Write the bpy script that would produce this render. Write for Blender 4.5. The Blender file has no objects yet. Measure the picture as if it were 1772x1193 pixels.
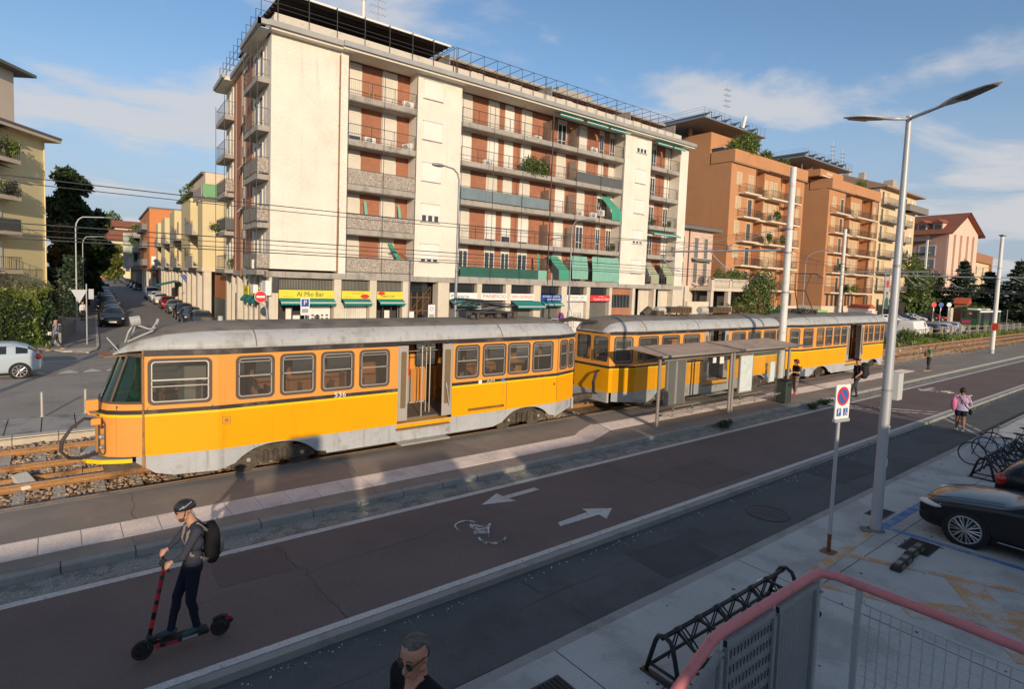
import bpy,bmesh,math,random
import numpy as np
from mathutils import Vector,Matrix,noise as mnoise
random.seed(7)
C=bpy.context.scene.collection
SC=bpy.context.scene
R=math.radians
PI=math.pi

# ------------------------------------------------------------------ camera
cam=bpy.data.cameras.new('camera')
cam.sensor_width=36.0
cam.lens=20.211
cam.shift_x=0.01052
cam.shift_y=-0.0243
cam.clip_start=0.05
cam.clip_end=3000
camo=bpy.data.objects.new('camera',cam)
C.objects.link(camo)
def cam_axes(ya,pi,ro):
 f=Vector((math.sin(ya)*math.cos(pi),math.cos(ya)*math.cos(pi),-math.sin(pi)))
 r0=Vector((math.cos(ya),-math.sin(ya),0))
 u0=r0.cross(f)
 r=r0*math.cos(ro)+u0*math.sin(ro)
 u=-r0*math.sin(ro)+u0*math.cos(ro)
 return r,u,f
_r,_u,_f=cam_axes(0.659641658,0.0674824724,0.0355502634)
camo.matrix_world=Matrix(((_r.x,_u.x,-_f.x,0),(_r.y,_u.y,-_f.y,0),(_r.z,_u.z,-_f.z,4.7),(0,0,0,1)))
SC.camera=camo

# ------------------------------------------------------------------ sun, sky, exposure
SUN_AZ=199.0          # the sun stands behind the camera, low on the left
SUN_EL=14.0
W=bpy.data.worlds.new('World');SC.world=W
W.use_nodes=True
nt=W.node_tree;nt.nodes.clear()
N=nt.nodes.new
out=N('ShaderNodeOutputWorld');bg=N('ShaderNodeBackground')
sky=N('ShaderNodeTexSky');sky.sky_type='NISHITA';sky.sun_disc=False
sky.sun_elevation=R(SUN_EL);sky.sun_rotation=R(SUN_AZ)
sky.air_density=1.0;sky.dust_density=0.7;sky.ozone_density=2.0;sky.altitude=100
tc=N('ShaderNodeTexCoord');sep=N('ShaderNodeSeparateXYZ')
nt.links.new(tc.outputs['Generated'],sep.inputs[0])
def mth(op,a,b=None,c=None,clamp=False):
 n=N('ShaderNodeMath');n.operation=op;n.use_clamp=clamp
 for i,v in enumerate((a,b,c)):
  if v is None:continue
  if isinstance(v,(int,float)):n.inputs[i].default_value=v
  else:nt.links.new(v,n.inputs[i])
 return n.outputs[0]
zz=mth('MAXIMUM',sep.outputs[2],0.02)
zden=mth('ADD',zz,0.10)
px=mth('DIVIDE',sep.outputs[0],zden);py=mth('DIVIDE',sep.outputs[1],zden)
comb=N('ShaderNodeCombineXYZ')
nt.links.new(mth('ADD',mth('MULTIPLY',px,0.85),3.1),comb.inputs[0]);nt.links.new(mth('ADD',py,1.7),comb.inputs[1])
no1=N('ShaderNodeTexNoise');no1.inputs['Scale'].default_value=0.95;no1.inputs['Detail'].default_value=7;no1.inputs['Roughness'].default_value=0.55
no1.inputs['Distortion'].default_value=0.35
nt.links.new(comb.outputs[0],no1.inputs['Vector'])
no2=N('ShaderNodeTexNoise');no2.inputs['Scale'].default_value=1.6;no2.inputs['Detail'].default_value=8;no2.inputs['Roughness'].default_value=0.6
nt.links.new(comb.outputs[0],no2.inputs['Vector'])
dens=mth('ADD',mth('MULTIPLY',no1.outputs[0],0.75),mth('MULTIPLY',no2.outputs[0],0.25))
ramp=N('ShaderNodeMapRange');ramp.interpolation_type='SMOOTHSTEP'
ramp.inputs['From Min'].default_value=0.485;ramp.inputs['From Max'].default_value=0.60
nt.links.new(dens,ramp.inputs['Value'])
lowbank=N('ShaderNodeMapRange');lowbank.interpolation_type='SMOOTHSTEP'
lowbank.inputs['From Min'].default_value=0.36;lowbank.inputs['From Max'].default_value=0.05
lowbank.inputs['To Min'].default_value=0.0;lowbank.inputs['To Max'].default_value=0.80
nt.links.new(sep.outputs[2],lowbank.inputs['Value'])
cover=mth('MULTIPLY',mth('ADD',ramp.outputs[0],0.0),0.85)
mixc=N('ShaderNodeMix');mixc.data_type='RGBA'
nt.links.new(cover,mixc.inputs[0])
skb=N('ShaderNodeMix');skb.data_type='RGBA';skb.blend_type='MULTIPLY';skb.inputs[0].default_value=1.0
nt.links.new(sky.outputs[0],skb.inputs[6]);skb.inputs[7].default_value=(0.92,1.0,1.07,1.0)
bank=N('ShaderNodeMix');bank.data_type='RGBA';nt.links.new(lowbank.outputs[0],bank.inputs[0]);nt.links.new(skb.outputs[2],bank.inputs[6]);nt.links.new(bank.outputs[2],mixc.inputs[6]);bank.inputs[7].default_value=(2.55,2.95,3.75,1)
mixc.inputs[7].default_value=(4.3,4.3,4.45,1)
nt.links.new(mixc.outputs[2],bg.inputs[0])
bg.inputs[1].default_value=0.15
nt.links.new(bg.outputs[0],out.inputs[0])

sl=bpy.data.lights.new('sun','SUN');sl.energy=4.2;sl.angle=R(0.55);sl.color=(1.0,0.80,0.58)
so=bpy.data.objects.new('sun',sl);C.objects.link(so)
_sd=Vector((math.sin(R(SUN_AZ))*math.cos(R(SUN_EL)),math.cos(R(SUN_AZ))*math.cos(R(SUN_EL)),math.sin(R(SUN_EL))))
so.rotation_euler=_sd.to_track_quat('Z','Y').to_euler()
SC.view_settings.view_transform='Standard';SC.view_settings.look='None'
SC.view_settings.exposure=0.0;SC.view_settings.gamma=1.0;SC.view_settings.use_curve_mapping=False

# ------------------------------------------------------------------ materials
MATS={}
def mat(name,col,rough=0.7,var=0.10,scale=3.0,bump=0.0,bscale=60.0,metal=0.0,spec=0.4,col2=None,c2lo=0.5,c2hi=0.7,c2scale=1.5,fine=0.0,fscale=90.0,coat=0.0,island=0.0,streak=None):
 """Procedural surface: base colour with broad noise variation, optional second colour in patches, fine grain and bump."""
 if name in MATS:return MATS[name]
 m=bpy.data.materials.new(name);m.use_nodes=True
 t=m.node_tree;b=t.nodes['Principled BSDF'];L=t.links.new;Nn=t.nodes.new
 geo=Nn('ShaderNodeNewGeometry')
 n=Nn('ShaderNodeTexNoise');n.inputs['Scale'].default_value=scale;n.inputs['Detail'].default_value=5;n.inputs['Roughness'].default_value=0.6
 L(geo.outputs['Position'],n.inputs['Vector'])
 mr=Nn('ShaderNodeMapRange');mr.inputs['From Min'].default_value=0.25;mr.inputs['From Max'].default_value=0.75
 mr.inputs['To Min'].default_value=1-var;mr.inputs['To Max'].default_value=1+var
 L(n.outputs[0],mr.inputs['Value'])
 cur=None
 base=Nn('ShaderNodeRGB');base.outputs[0].default_value=(*col,1);cur=base.outputs[0]
 if col2 is not None:
  n2=Nn('ShaderNodeTexNoise');n2.inputs['Scale'].default_value=c2scale;n2.inputs['Detail'].default_value=6;n2.inputs['Roughness'].default_value=0.65
  L(geo.outputs['Position'],n2.inputs['Vector'])
  r2=Nn('ShaderNodeMapRange');r2.interpolation_type='SMOOTHSTEP';r2.inputs['From Min'].default_value=c2lo;r2.inputs['From Max'].default_value=c2hi
  L(n2.outputs[0],r2.inputs['Value'])
  mx=Nn('ShaderNodeMix');mx.data_type='RGBA';L(r2.outputs[0],mx.inputs[0]);L(cur,mx.inputs[6]);mx.inputs[7].default_value=(*col2,1)
  cur=mx.outputs[2]
 if streak:# dirt washed down the surface: (colour, low, high, scale, strength)
  mpn=Nn('ShaderNodeVectorMath');mpn.operation='MULTIPLY';L(geo.outputs['Position'],mpn.inputs[0]);mpn.inputs[1].default_value=(streak[3],streak[3],streak[3]*.07)
  ns=Nn('ShaderNodeTexNoise');ns.inputs['Scale'].default_value=1.0;ns.inputs['Detail'].default_value=6;ns.inputs['Roughness'].default_value=.7;L(mpn.outputs[0],ns.inputs['Vector'])
  rs=Nn('ShaderNodeMapRange');rs.interpolation_type='SMOOTHSTEP';rs.inputs['From Min'].default_value=streak[1];rs.inputs['From Max'].default_value=streak[2];rs.inputs['To Max'].default_value=streak[4];L(ns.outputs[0],rs.inputs['Value'])
  ms=Nn('ShaderNodeMix');ms.data_type='RGBA';L(rs.outputs[0],ms.inputs[0]);L(cur,ms.inputs[6]);ms.inputs[7].default_value=(*streak[0],1);cur=ms.outputs[2]
 fac=mr.outputs[0]
 if fine:
  n3=Nn('ShaderNodeTexNoise');n3.inputs['Scale'].default_value=fscale;n3.inputs['Detail'].default_value=2
  L(geo.outputs['Position'],n3.inputs['Vector'])
  r3=Nn('ShaderNodeMapRange');r3.inputs['From Min'].default_value=0.3;r3.inputs['From Max'].default_value=0.7;r3.inputs['To Min'].default_value=1-fine;r3.inputs['To Max'].default_value=1+fine
  L(n3.outputs[0],r3.inputs['Value'])
  mm=Nn('ShaderNodeMath');mm.operation='MULTIPLY';L(fac,mm.inputs[0]);L(r3.outputs[0],mm.inputs[1]);fac=mm.outputs[0]
 if island:
  ri=Nn('ShaderNodeMapRange');ri.inputs['To Min'].default_value=1-island;ri.inputs['To Max'].default_value=1+island
  L(geo.outputs['Random Per Island'],ri.inputs['Value'])
  mm=Nn('ShaderNodeMath');mm.operation='MULTIPLY';L(fac,mm.inputs[0]);L(ri.outputs[0],mm.inputs[1]);fac=mm.outputs[0]
 vm=Nn('ShaderNodeVectorMath');vm.operation='SCALE';L(cur,vm.inputs[0]);L(fac,vm.inputs['Scale'])
 L(vm.outputs[0],b.inputs['Base Color'])
 b.inputs['Roughness'].default_value=rough;b.inputs['Metallic'].default_value=metal
 b.inputs['Specular IOR Level'].default_value=spec
 if coat:b.inputs['Coat Weight'].default_value=coat;b.inputs['Coat Roughness'].default_value=0.04
 if bump:
  nb=Nn('ShaderNodeTexNoise');nb.inputs['Scale'].default_value=bscale;nb.inputs['Detail'].default_value=3
  L(geo.outputs['Position'],nb.inputs['Vector'])
  bp=Nn('ShaderNodeBump');bp.inputs['Strength'].default_value=bump;bp.inputs['Distance'].default_value=0.02
  L(nb.outputs[0],bp.inputs['Height']);L(bp.outputs[0],b.inputs['Normal'])
 MATS[name]=m
 return m
def brick_mat(name,c1,c2,mortar,bw=0.26,bh=0.075,msize=0.010,var=0.12):
 m=bpy.data.materials.new(name);m.use_nodes=True
 t=m.node_tree;b=t.nodes['Principled BSDF'];L=t.links.new;Nn=t.nodes.new
 geo=Nn('ShaderNodeNewGeometry');s=Nn('ShaderNodeSeparateXYZ');L(geo.outputs['Position'],s.inputs[0])
 ad=Nn('ShaderNodeMath');ad.operation='ADD';L(s.outputs[0],ad.inputs[0]);L(s.outputs[1],ad.inputs[1])
 cb=Nn('ShaderNodeCombineXYZ');L(ad.outputs[0],cb.inputs[0]);L(s.outputs[2],cb.inputs[1])
 br=Nn('ShaderNodeTexBrick');br.inputs['Scale'].default_value=1.0;br.inputs['Brick Width'].default_value=bw;br.inputs['Row Height'].default_value=bh
 br.inputs['Mortar Size'].default_value=msize;br.inputs['Color1'].default_value=(*c1,1);br.inputs['Color2'].default_value=(*c2,1);br.inputs['Mortar'].default_value=(*mortar,1)
 L(cb.outputs[0],br.inputs['Vector'])
 n=Nn('ShaderNodeTexNoise');n.inputs['Scale'].default_value=0.9;n.inputs['Detail'].default_value=6;L(geo.outputs['Position'],n.inputs['Vector'])
 mr=Nn('ShaderNodeMapRange');mr.inputs['From Min'].default_value=0.3;mr.inputs['From Max'].default_value=0.7;mr.inputs['To Min'].default_value=1-var;mr.inputs['To Max'].default_value=1+var
 L(n.outputs[0],mr.inputs['Value'])
 vm=Nn('ShaderNodeVectorMath');vm.operation='SCALE';L(br.outputs[0],vm.inputs[0]);L(mr.outputs[0],vm.inputs['Scale'])
 L(vm.outputs[0],b.inputs['Base Color']);b.inputs['Roughness'].default_value=0.85;b.inputs['Specular IOR Level'].default_value=0.2
 MATS[name]=m
 return m
def cell_mat(name,cols,scale,rough=0.8,bump=0.0,stretch=(1,1,1)):
 """Voronoi chips in several colours: pebble mosaic, ballast stones."""
 m=bpy.data.materials.new(name);m.use_nodes=True
 t=m.node_tree;b=t.nodes['Principled BSDF'];L=t.links.new;Nn=t.nodes.new
 geo=Nn('ShaderNodeNewGeometry');v=Nn('ShaderNodeTexVoronoi');v.inputs['Scale'].default_value=scale
 L(geo.outputs['Position'],v.inputs['Vector'])
 s=Nn('ShaderNodeSeparateColor');L(v.outputs['Color'],s.inputs[0])
 cr=Nn('ShaderNodeValToRGB');cr.color_ramp.interpolation='CONSTANT'
 e=cr.color_ramp.elements;e[0].position=0;e[0].color=(*cols[0],1);e[1].position=1/len(cols);e[1].color=(*cols[1],1)
 for i,c in enumerate(cols[2:]):q=e.new((i+2)/len(cols));q.color=(*c,1)
 L(s.outputs[0],cr.inputs[0]);L(cr.outputs[0],b.inputs['Base Color']);b.inputs['Roughness'].default_value=rough
 if bump:
  bp=Nn('ShaderNodeBump');bp.inputs['Strength'].default_value=bump;bp.inputs['Distance'].default_value=0.03;bp.invert=True
  L(v.outputs['Distance'],bp.inputs['Height']);L(bp.outputs[0],b.inputs['Normal'])
 MATS[name]=m
 return m
def glass_mat(name,tint,refl=0.12,opac=0.0,body=(0.05,0.06,0.06)):
 m=bpy.data.materials.new(name);m.use_nodes=True
 t=m.node_tree;t.nodes.clear();L=t.links.new;Nn=t.nodes.new
 o=Nn('ShaderNodeOutputMaterial');tr=Nn('ShaderNodeBsdfTransparent');tr.inputs[0].default_value=(*tint,1)
 gl=Nn('ShaderNodeBsdfGlossy');gl.inputs['Roughness'].default_value=0.02;gl.inputs['Color'].default_value=(0.95,0.97,1,1)
 df=Nn('ShaderNodeBsdfDiffuse');df.inputs[0].default_value=(*body,1)
 m1=Nn('ShaderNodeMixShader');m1.inputs[0].default_value=opac;L(tr.outputs[0],m1.inputs[1]);L(df.outputs[0],m1.inputs[2])
 fr=Nn('ShaderNodeLayerWeight');fr.inputs[0].default_value=.5;pw=Nn('ShaderNodeMath');pw.operation='POWER';L(fr.outputs['Facing'],pw.inputs[0]);pw.inputs[1].default_value=4.0
 ad=Nn('ShaderNodeMath');ad.operation='MULTIPLY_ADD';ad.use_clamp=True;L(pw.outputs[0],ad.inputs[0]);ad.inputs[1].default_value=.55;ad.inputs[2].default_value=refl+.02
 m2=Nn('ShaderNodeMixShader');L(ad.outputs[0],m2.inputs[0]);L(m1.outputs[0],m2.inputs[1]);L(gl.outputs[0],m2.inputs[2])
 L(m2.outputs[0],o.inputs[0])
 MATS[name]=m
 return m

# ------------------------------------------------------------------ mesh builder
class B:
 """Collects shapes; make() links them as ONE mesh object."""
 def __init__(s):s.v=[];s.f=[];s.mi=[];s.m=0
 def add(s,vs,fs):
  o=len(s.v);s.v+=[tuple(p) for p in vs];s.f+=[tuple(i+o for i in f) for f in fs];s.mi+=[s.m]*len(fs);return s
 def box(s,x0,x1,y0,y1,z0,z1):
  return s.add([(x0,y0,z0),(x1,y0,z0),(x1,y1,z0),(x0,y1,z0),(x0,y0,z1),(x1,y0,z1),(x1,y1,z1),(x0,y1,z1)],
                     [(0,3,2,1),(4,5,6,7),(0,1,5,4),(1,2,6,5),(2,3,7,6),(3,0,4,7)])
 def obox(s,c,size,M=None):
  hx,hy,hz=size[0]/2,size[1]/2,size[2]/2
  pts=[Vector(p) for p in ((-hx,-hy,-hz),(hx,-hy,-hz),(hx,hy,-hz),(-hx,hy,-hz),(-hx,-hy,hz),(hx,-hy,hz),(hx,hy,hz),(-hx,hy,hz))]
  if M is not None:pts=[M @ p for p in pts]
  c=Vector(c)
  return s.add([p+c for p in pts],[(0,3,2,1),(4,5,6,7),(0,1,5,4),(1,2,6,5),(2,3,7,6),(3,0,4,7)])
 def quad(s,a,b,c,d):return s.add([a,b,c,d],[(0,1,2,3)])
 def poly(s,pts):return s.add(pts,[tuple(range(len(pts)))])
 def prism(s,pts,axis,a,b):
  """pts: 2-d outline (counter-clockwise); axis 'x','y','z' extruded from a to b."""
  def P(p,t):return {'x':(t,p[0],p[1]),'y':(p[0],t,p[1]),'z':(p[0],p[1],t)}[axis]
  n=len(pts)
  s.add([P(p,a) for p in pts]+[P(p,b) for p in pts],[tuple(range(n-1,-1,-1)),tuple(range(n,2*n))]+[(i,(i+1)%n,n+(i+1)%n,n+i) for i in range(n)])
  return s
 def ring(s,c,axis,r0,n,ph=0.0):
  a=Vector(axis).normalized();u=a.orthogonal().normalized();w=a.cross(u)
  return [Vector(c)+u*r0*math.cos(2*PI*i/n+ph)+w*r0*math.sin(2*PI*i/n+ph) for i in range(n)]
 def cyl(s,p0,p1,r0,r1=None,n=12,caps=True):
  r1=r0 if r1 is None else r1
  p0=Vector(p0);p1=Vector(p1);ax=p1-p0
  A=s.ring(p0,ax,r0,n);Bq=s.ring(p1,ax,r1,n)
  fs=[(i,(i+1)%n,n+(i+1)%n,n+i) for i in range(n)]
  if caps:fs+=[tuple(range(n-1,-1,-1)),tuple(range(n,2*n))]
  return s.add(A+Bq,fs)
 def tube(s,pts,r,n=8,closed=False,rs=None):
  pts=[Vector(p) for p in pts];m=len(pts);rings=[];u=None
  for i,p in enumerate(pts):
   if closed:d=pts[(i+1)%m]-pts[i-1]
   else:d=pts[min(i+1,m-1)]-pts[max(i-1,0)]
   d.normalize()
   if u is None:u=d.orthogonal().normalized()
   else:u=(u-d*u.dot(d)).normalized()
   w=d.cross(u);rr=rs[i] if rs else r
   rings.append([p+u*rr*math.cos(2*PI*k/n)+w*rr*math.sin(2*PI*k/n) for k in range(n)])
  vs=[q for rg in rings for q in rg];fs=[]
  for i in range(m if closed else m-1):
   a=i*n;b2=((i+1)%m)*n
   fs+=[(a+k,a+(k+1)%n,b2+(k+1)%n,b2+k) for k in range(n)]
  if not closed:fs+=[tuple(range(n-1,-1,-1)),tuple(range((m-1)*n,m*n))]
  return s.add(vs,fs)
 def loft(s,rings,caps=True,closed=True):
  n=len(rings[0]);vs=[p for r in rings for p in r];fs=[]
  for i in range(len(rings)-1):
   for k in range(n if closed else n-1):
    fs.append((i*n+k,i*n+(k+1)%n,(i+1)*n+(k+1)%n,(i+1)*n+k))
  if caps and closed:fs+=[tuple(range(n-1,-1,-1)),tuple(range((len(rings)-1)*n,len(rings)*n))]
  return s.add(vs,fs)
 def ball(s,c,r,nu=12,nv=8,M=None):
  rx,ry,rz=(r,r,r) if isinstance(r,(int,float)) else r
  c=Vector(c);vs=[(0,0,rz)];fs=[]
  for j in range(1,nv):
   t=PI*j/nv
   for i in range(nu):a=2*PI*i/nu;vs.append((rx*math.sin(t)*math.cos(a),ry*math.sin(t)*math.sin(a),rz*math.cos(t)))
  vs.append((0,0,-rz));L=len(vs)-1
  for i in range(nu):fs.append((0,1+i,1+(i+1)%nu))
  for j in range(nv-2):
   for i in range(nu):a=1+j*nu;fs.append((a+i,a+nu+i,a+nu+(i+1)%nu,a+(i+1)%nu))
  a=1+(nv-2)*nu
  for i in range(nu):fs.append((a+i,L,a+(i+1)%nu))
  vs=[Vector(p) for p in vs]
  if M is not None:vs=[M @ p for p in vs]
  return s.add([p+c for p in vs],fs)
 def torus(s,c,axis,Rr,r,n=24,k=8):
  a=Vector(axis).normalized();u=a.orthogonal().normalized();w=a.cross(u)
  return s.tube([Vector(c)+u*Rr*math.cos(2*PI*i/n)+w*Rr*math.sin(2*PI*i/n) for i in range(n)],r,k,closed=True)
 def make(s,name,mats,parent=None,smooth=False,world=False,sub=0,bevel=0.0,auto=None):
  me=bpy.data.meshes.new(name)
  vs=s.v
  if world and parent is not None:
   mw=parent_matrix(parent).inverted();vs=[mw @ Vector(p) for p in vs]
  me.from_pydata([tuple(p) for p in vs],[],s.f);me.update()
  if not isinstance(mats,(list,tuple)):mats=[mats]
  for m in mats:me.materials.append(m)
  if len(mats)>1:me.polygons.foreach_set('material_index',s.mi)
  if smooth:me.polygons.foreach_set('use_smooth',[True]*len(me.polygons))
  if auto is not None:
   bm=bmesh.new();bm.from_mesh(me)
   bmesh.ops.recalc_face_normals(bm,faces=bm.faces)
   for e in bm.edges:
    if len(e.link_faces)==2 and e.calc_face_angle(0)>auto:e.smooth=False
   for f in bm.faces:f.smooth=True
   bm.to_mesh(me);bm.free()
  o=bpy.data.objects.new(name,me);C.objects.link(o)
  if parent is not None:o.parent=parent
  if bevel:
   md=o.modifiers.new('bevel','BEVEL');md.width=bevel;md.segments=2;md.limit_method='ANGLE'
  if sub:
   md=o.modifiers.new('sub','SUBSURF');md.levels=sub;md.render_levels=sub
  return o
def islands(b):
 """Connected pieces of a builder, each as a builder of its own."""
 par=list(range(len(b.v)))
 def find(i):
  while par[i] !=i:par[i]=par[par[i]];i=par[i]
  return i
 for f in b.f:
  for i in f[1:]:par[find(i)]=find(f[0])
 out={}
 for f in b.f:out.setdefault(find(f[0]),[]).append(f)
 res=[]
 for fs in out.values():
  used=sorted({i for f in fs for i in f});mp={i:a for a,i in enumerate(used)};q=B();q.add([b.v[i] for i in used],[tuple(mp[i] for i in f) for f in fs]);res.append(q)
 return res
def parent_matrix(o):
 M=Matrix.LocRotScale(o.location,o.rotation_euler,o.scale)
 return parent_matrix(o.parent) @ M if o.parent else M
def tag(o,label,cat,group=None):
 o['label']=label;o['category']=cat
 if group:o['group']=group
 return o
def struct(o):o['kind']='structure';return o
def stuff(o):o['kind']='stuff';return o
def thing(name,label,cat,loc=(0,0,0),rotz=0.0,group=None):
 o=bpy.data.objects.new(name,None);C.objects.link(o);o.empty_display_size=0.3
 o.location=loc;o.rotation_euler=(0,0,rotz)
 return tag(o,label,cat,group)
def dup(root,loc,rotz=None,label=None,group=None,scale=None):
 r=root.copy();C.objects.link(r);r.location=loc
 if rotz is not None:r.rotation_euler=(0,0,rotz)
 if scale is not None:r.scale=scale
 if label:r['label']=label
 if group:r['group']=group
 for ch in list(root.children):
  c=ch.copy();C.objects.link(c);c.parent=r
  for g in ch.children:
   d=g.copy();C.objects.link(d);d.parent=c
 return r
def rrect(x0,x1,z0,z1,r,k=4):
 """Rounded rectangle outline, counter-clockwise, 4*(k+1) points."""
 pts=[]
 for cx,cz,a0 in ((x1-r,z0+r,-90),(x1-r,z1-r,0),(x0+r,z1-r,90),(x0+r,z0+r,180)):
  for i in range(k+1):a=R(a0+90*i/k);pts.append((cx+r*math.cos(a),cz+r*math.sin(a)))
 return pts
def text_mesh(body,size,width=None,bold=0.0):
 """Lettering turned into a mesh: returns verts (2-d) and faces, centred."""
 cu=bpy.data.curves.new('lettering','FONT');cu.body=body;cu.size=size;cu.align_x='CENTER';cu.align_y='CENTER';cu.resolution_u=2;cu.offset=size*bold
 to=bpy.data.objects.new('lettering',cu);C.objects.link(to)
 dg=bpy.context.evaluated_depsgraph_get();dg.update()
 me=bpy.data.meshes.new_from_object(to.evaluated_get(dg))
 vs=[tuple(v.co) for v in me.vertices];fs=[tuple(p.vertices) for p in me.polygons]
 bpy.data.objects.remove(to);bpy.data.meshes.remove(me);bpy.data.curves.remove(cu)
 if width and vs:
  w=max(v[0] for v in vs)-min(v[0] for v in vs);k=width/max(w,1e-6)
  vs=[(v[0]*k,v[1],0) for v in vs]
 return vs,fs
def add_text(b,body,origin,ux,uz,size,width=None):
 vs,fs=text_mesh(body,size,width);o=Vector(origin);ux=Vector(ux);uz=Vector(uz)
 return b.add([o+ux*v[0]+uz*v[1] for v in vs],fs)
# ================================================================== GROUND
asph_col=dict(fine=0.16,fscale=55,bump=0.25,bscale=140)
M_far=mat('far_ground',(0.13,0.125,0.10),0.95,0.2,0.05)
M_road=mat('road_asphalt',(0.31,0.28,0.245),0.88,0.12,0.35,col2=(0.25,0.23,0.205),c2lo=0.5,c2hi=0.62,c2scale=0.5,**asph_col)
M_street=mat('street_asphalt',(0.24,0.225,0.205),0.9,0.12,0.4,**asph_col)
M_plat=mat('platform_asphalt',(0.235,0.205,0.175),0.9,0.12,0.5,col2=(0.29,0.245,0.20),c2lo=0.48,c2hi=0.66,c2scale=0.7,**asph_col)
M_cyc=mat('cycle_path_red_asphalt',(0.150,0.112,0.100),0.92,0.10,0.6,col2=(0.125,0.098,0.090),c2lo=0.45,c2hi=0.7,c2scale=0.5,fine=0.2,fscale=60,bump=0.3,bscale=150)
M_lane=mat('lane_asphalt',(0.090,0.095,0.093),0.93,0.10,0.5,col2=(0.070,0.075,0.073),c2lo=0.46,c2hi=0.66,c2scale=0.9,fine=0.22,fscale=60,bump=0.4,bscale=120)
M_conc=mat('parking_concrete',(0.40,0.40,0.38),0.85,0.12,0.7,col2=(0.31,0.31,0.295),c2lo=0.48,c2hi=0.62,c2scale=0.8,fine=0.12,fscale=40,bump=0.2,bscale=70)
M_kerb=mat('kerb_stone',(0.27,0.265,0.245),0.85,0.12,1.5,fine=0.15,fscale=60,col2=(0.20,0.20,0.18),c2lo=0.5,c2hi=0.65,c2scale=2.0)
M_sand=mat('sandy_gutter',(0.25,0.245,0.215),0.95,0.15,2.0,fine=0.35,fscale=35,col2=(0.16,0.16,0.145),c2lo=0.45,c2hi=0.6,c2scale=3.5,bump=0.5,bscale=60)
M_tile=mat('tactile_tile',(0.66,0.58,0.53),0.85,0.10,1.2,fine=0.10,fscale=40,col2=(0.55,0.48,0.44),c2lo=0.5,c2hi=0.66,c2scale=1.6)
M_slab=mat('pavement_slab',(0.34,0.325,0.30),0.85,0.14,1.0,fine=0.1,fscale=50,col2=(0.18,0.18,0.17),c2lo=0.48,c2hi=0.65,c2scale=1.1)
M_pkerb=mat('pale_kerb',(0.52,0.46,0.37),0.85,0.15,2.0,fine=0.12)
M_soil=mat('ballast_soil',(0.26,0.18,0.115),0.95,0.25,2.0,fine=0.3,fscale=25,col2=(0.13,0.085,0.055),c2lo=0.45,c2hi=0.65,c2scale=2.0,bump=0.8,bscale=18)
M_dirt=mat('dry_verge_soil',(0.24,0.19,0.13),0.95,0.2,1.2,fine=0.25,fscale=20,col2=(0.17,0.15,0.085),c2lo=0.45,c2hi=0.6,c2scale=0.8,bump=0.6,bscale=12)
M_white=mat('worn_white_paint',(0.50,0.48,0.45),0.8,0.12,2.0,fine=0.22,fscale=45,col2=(0.24,0.22,0.215),c2lo=0.55,c2hi=0.70,c2scale=9.0)
M_orange_p=mat('faded_orange_paint',(0.46,0.26,0.12),0.85,0.12,2.0,fine=0.15,fscale=40,col2=(0.39,0.375,0.35),c2lo=0.40,c2hi=0.58,c2scale=2.5)
M_blue_p=mat('blue_bay_paint',(0.07,0.17,0.36),0.8,0.12,2.0,fine=0.15,fscale=40,col2=(0.26,0.30,0.34),c2lo=0.45,c2hi=0.66,c2scale=5.0)
M_dark=mat('near_black',(0.012,0.012,0.013),0.8,0.05)
M_crack=mat('dirt_joint',(0.03,0.032,0.03),0.95,0.2,4.0)
M_rust=mat('rail_rust',(0.36,0.19,0.075),0.75,0.18,3.0,fine=0.2,fscale=30,col2=(0.17,0.085,0.04),c2lo=0.5,c2hi=0.65,c2scale=1.5)
M_steel=mat('rail_steel',(0.30,0.29,0.28),0.35,0.1,4.0,metal=0.8)
M_sleep=mat('sleeper_concrete',(0.46,0.42,0.35),0.9,0.15,1.5,fine=0.15,fscale=40,col2=(0.26,0.23,0.18),c2lo=0.5,c2hi=0.7,c2scale=3)
M_stone=mat('ballast_stone',(0.34,0.245,0.165),0.9,0.2,3.0,island=0.45)

def sheet(name,x0,x1,y0,y1,z,m,t=None):
 b=B()
 if t:b.box(x0,x1,y0,y1,z-t,z)
 else:b.quad((x0,y0,z),(x1,y0,z),(x1,y1,z),(x0,y1,z))
 return struct(b.make(name,m))
sheet('ground',-900,1600,-700,1800,-0.32,M_far)
sheet('parking_lot',-60,160,-40,5.22,-0.15,M_conc,0.15)
sheet('parking_kerb',-60,160,5.235,5.40,-0.165,M_kerb,0.12)
b=B()
x=-30.0
while x<90:# crumbling black joint between lane and parking kerb
 l=random.uniform(0.3,0.9);w=random.uniform(0.02,0.055);b.box(x,x+l,5.40,5.42+w,-0.26,-0.212);x+=l
struct(b.make('gutter_joint',M_crack))
sheet('side_lane',-60,160,5.41,7.12,-0.22,M_lane,0.09)
sheet('lane_kerb',-60,160,7.10,7.235,-0.118,M_kerb,0.18)
sheet('cycle_path',-60,200,7.237,10.99,-0.12,M_cyc,0.15)
sheet('gutter_strip',-60,200,10.42,11.0,-0.116,M_sand)
b=B();x=-60.0
while x<200:b.box(x,x+0.99,11.0,11.2,-0.2,0.002+random.uniform(-.002,.003));x+=1.0
struct(b.make('platform_kerb',M_kerb,bevel=0.02))
sheet('platform',-60,220,11.2,14.02,0.0,M_plat,0.3)
b=B();b.box(-60,220,14.02,14.12,-0.25,0.004);struct(b.make('platform_edge',M_kerb))
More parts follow.
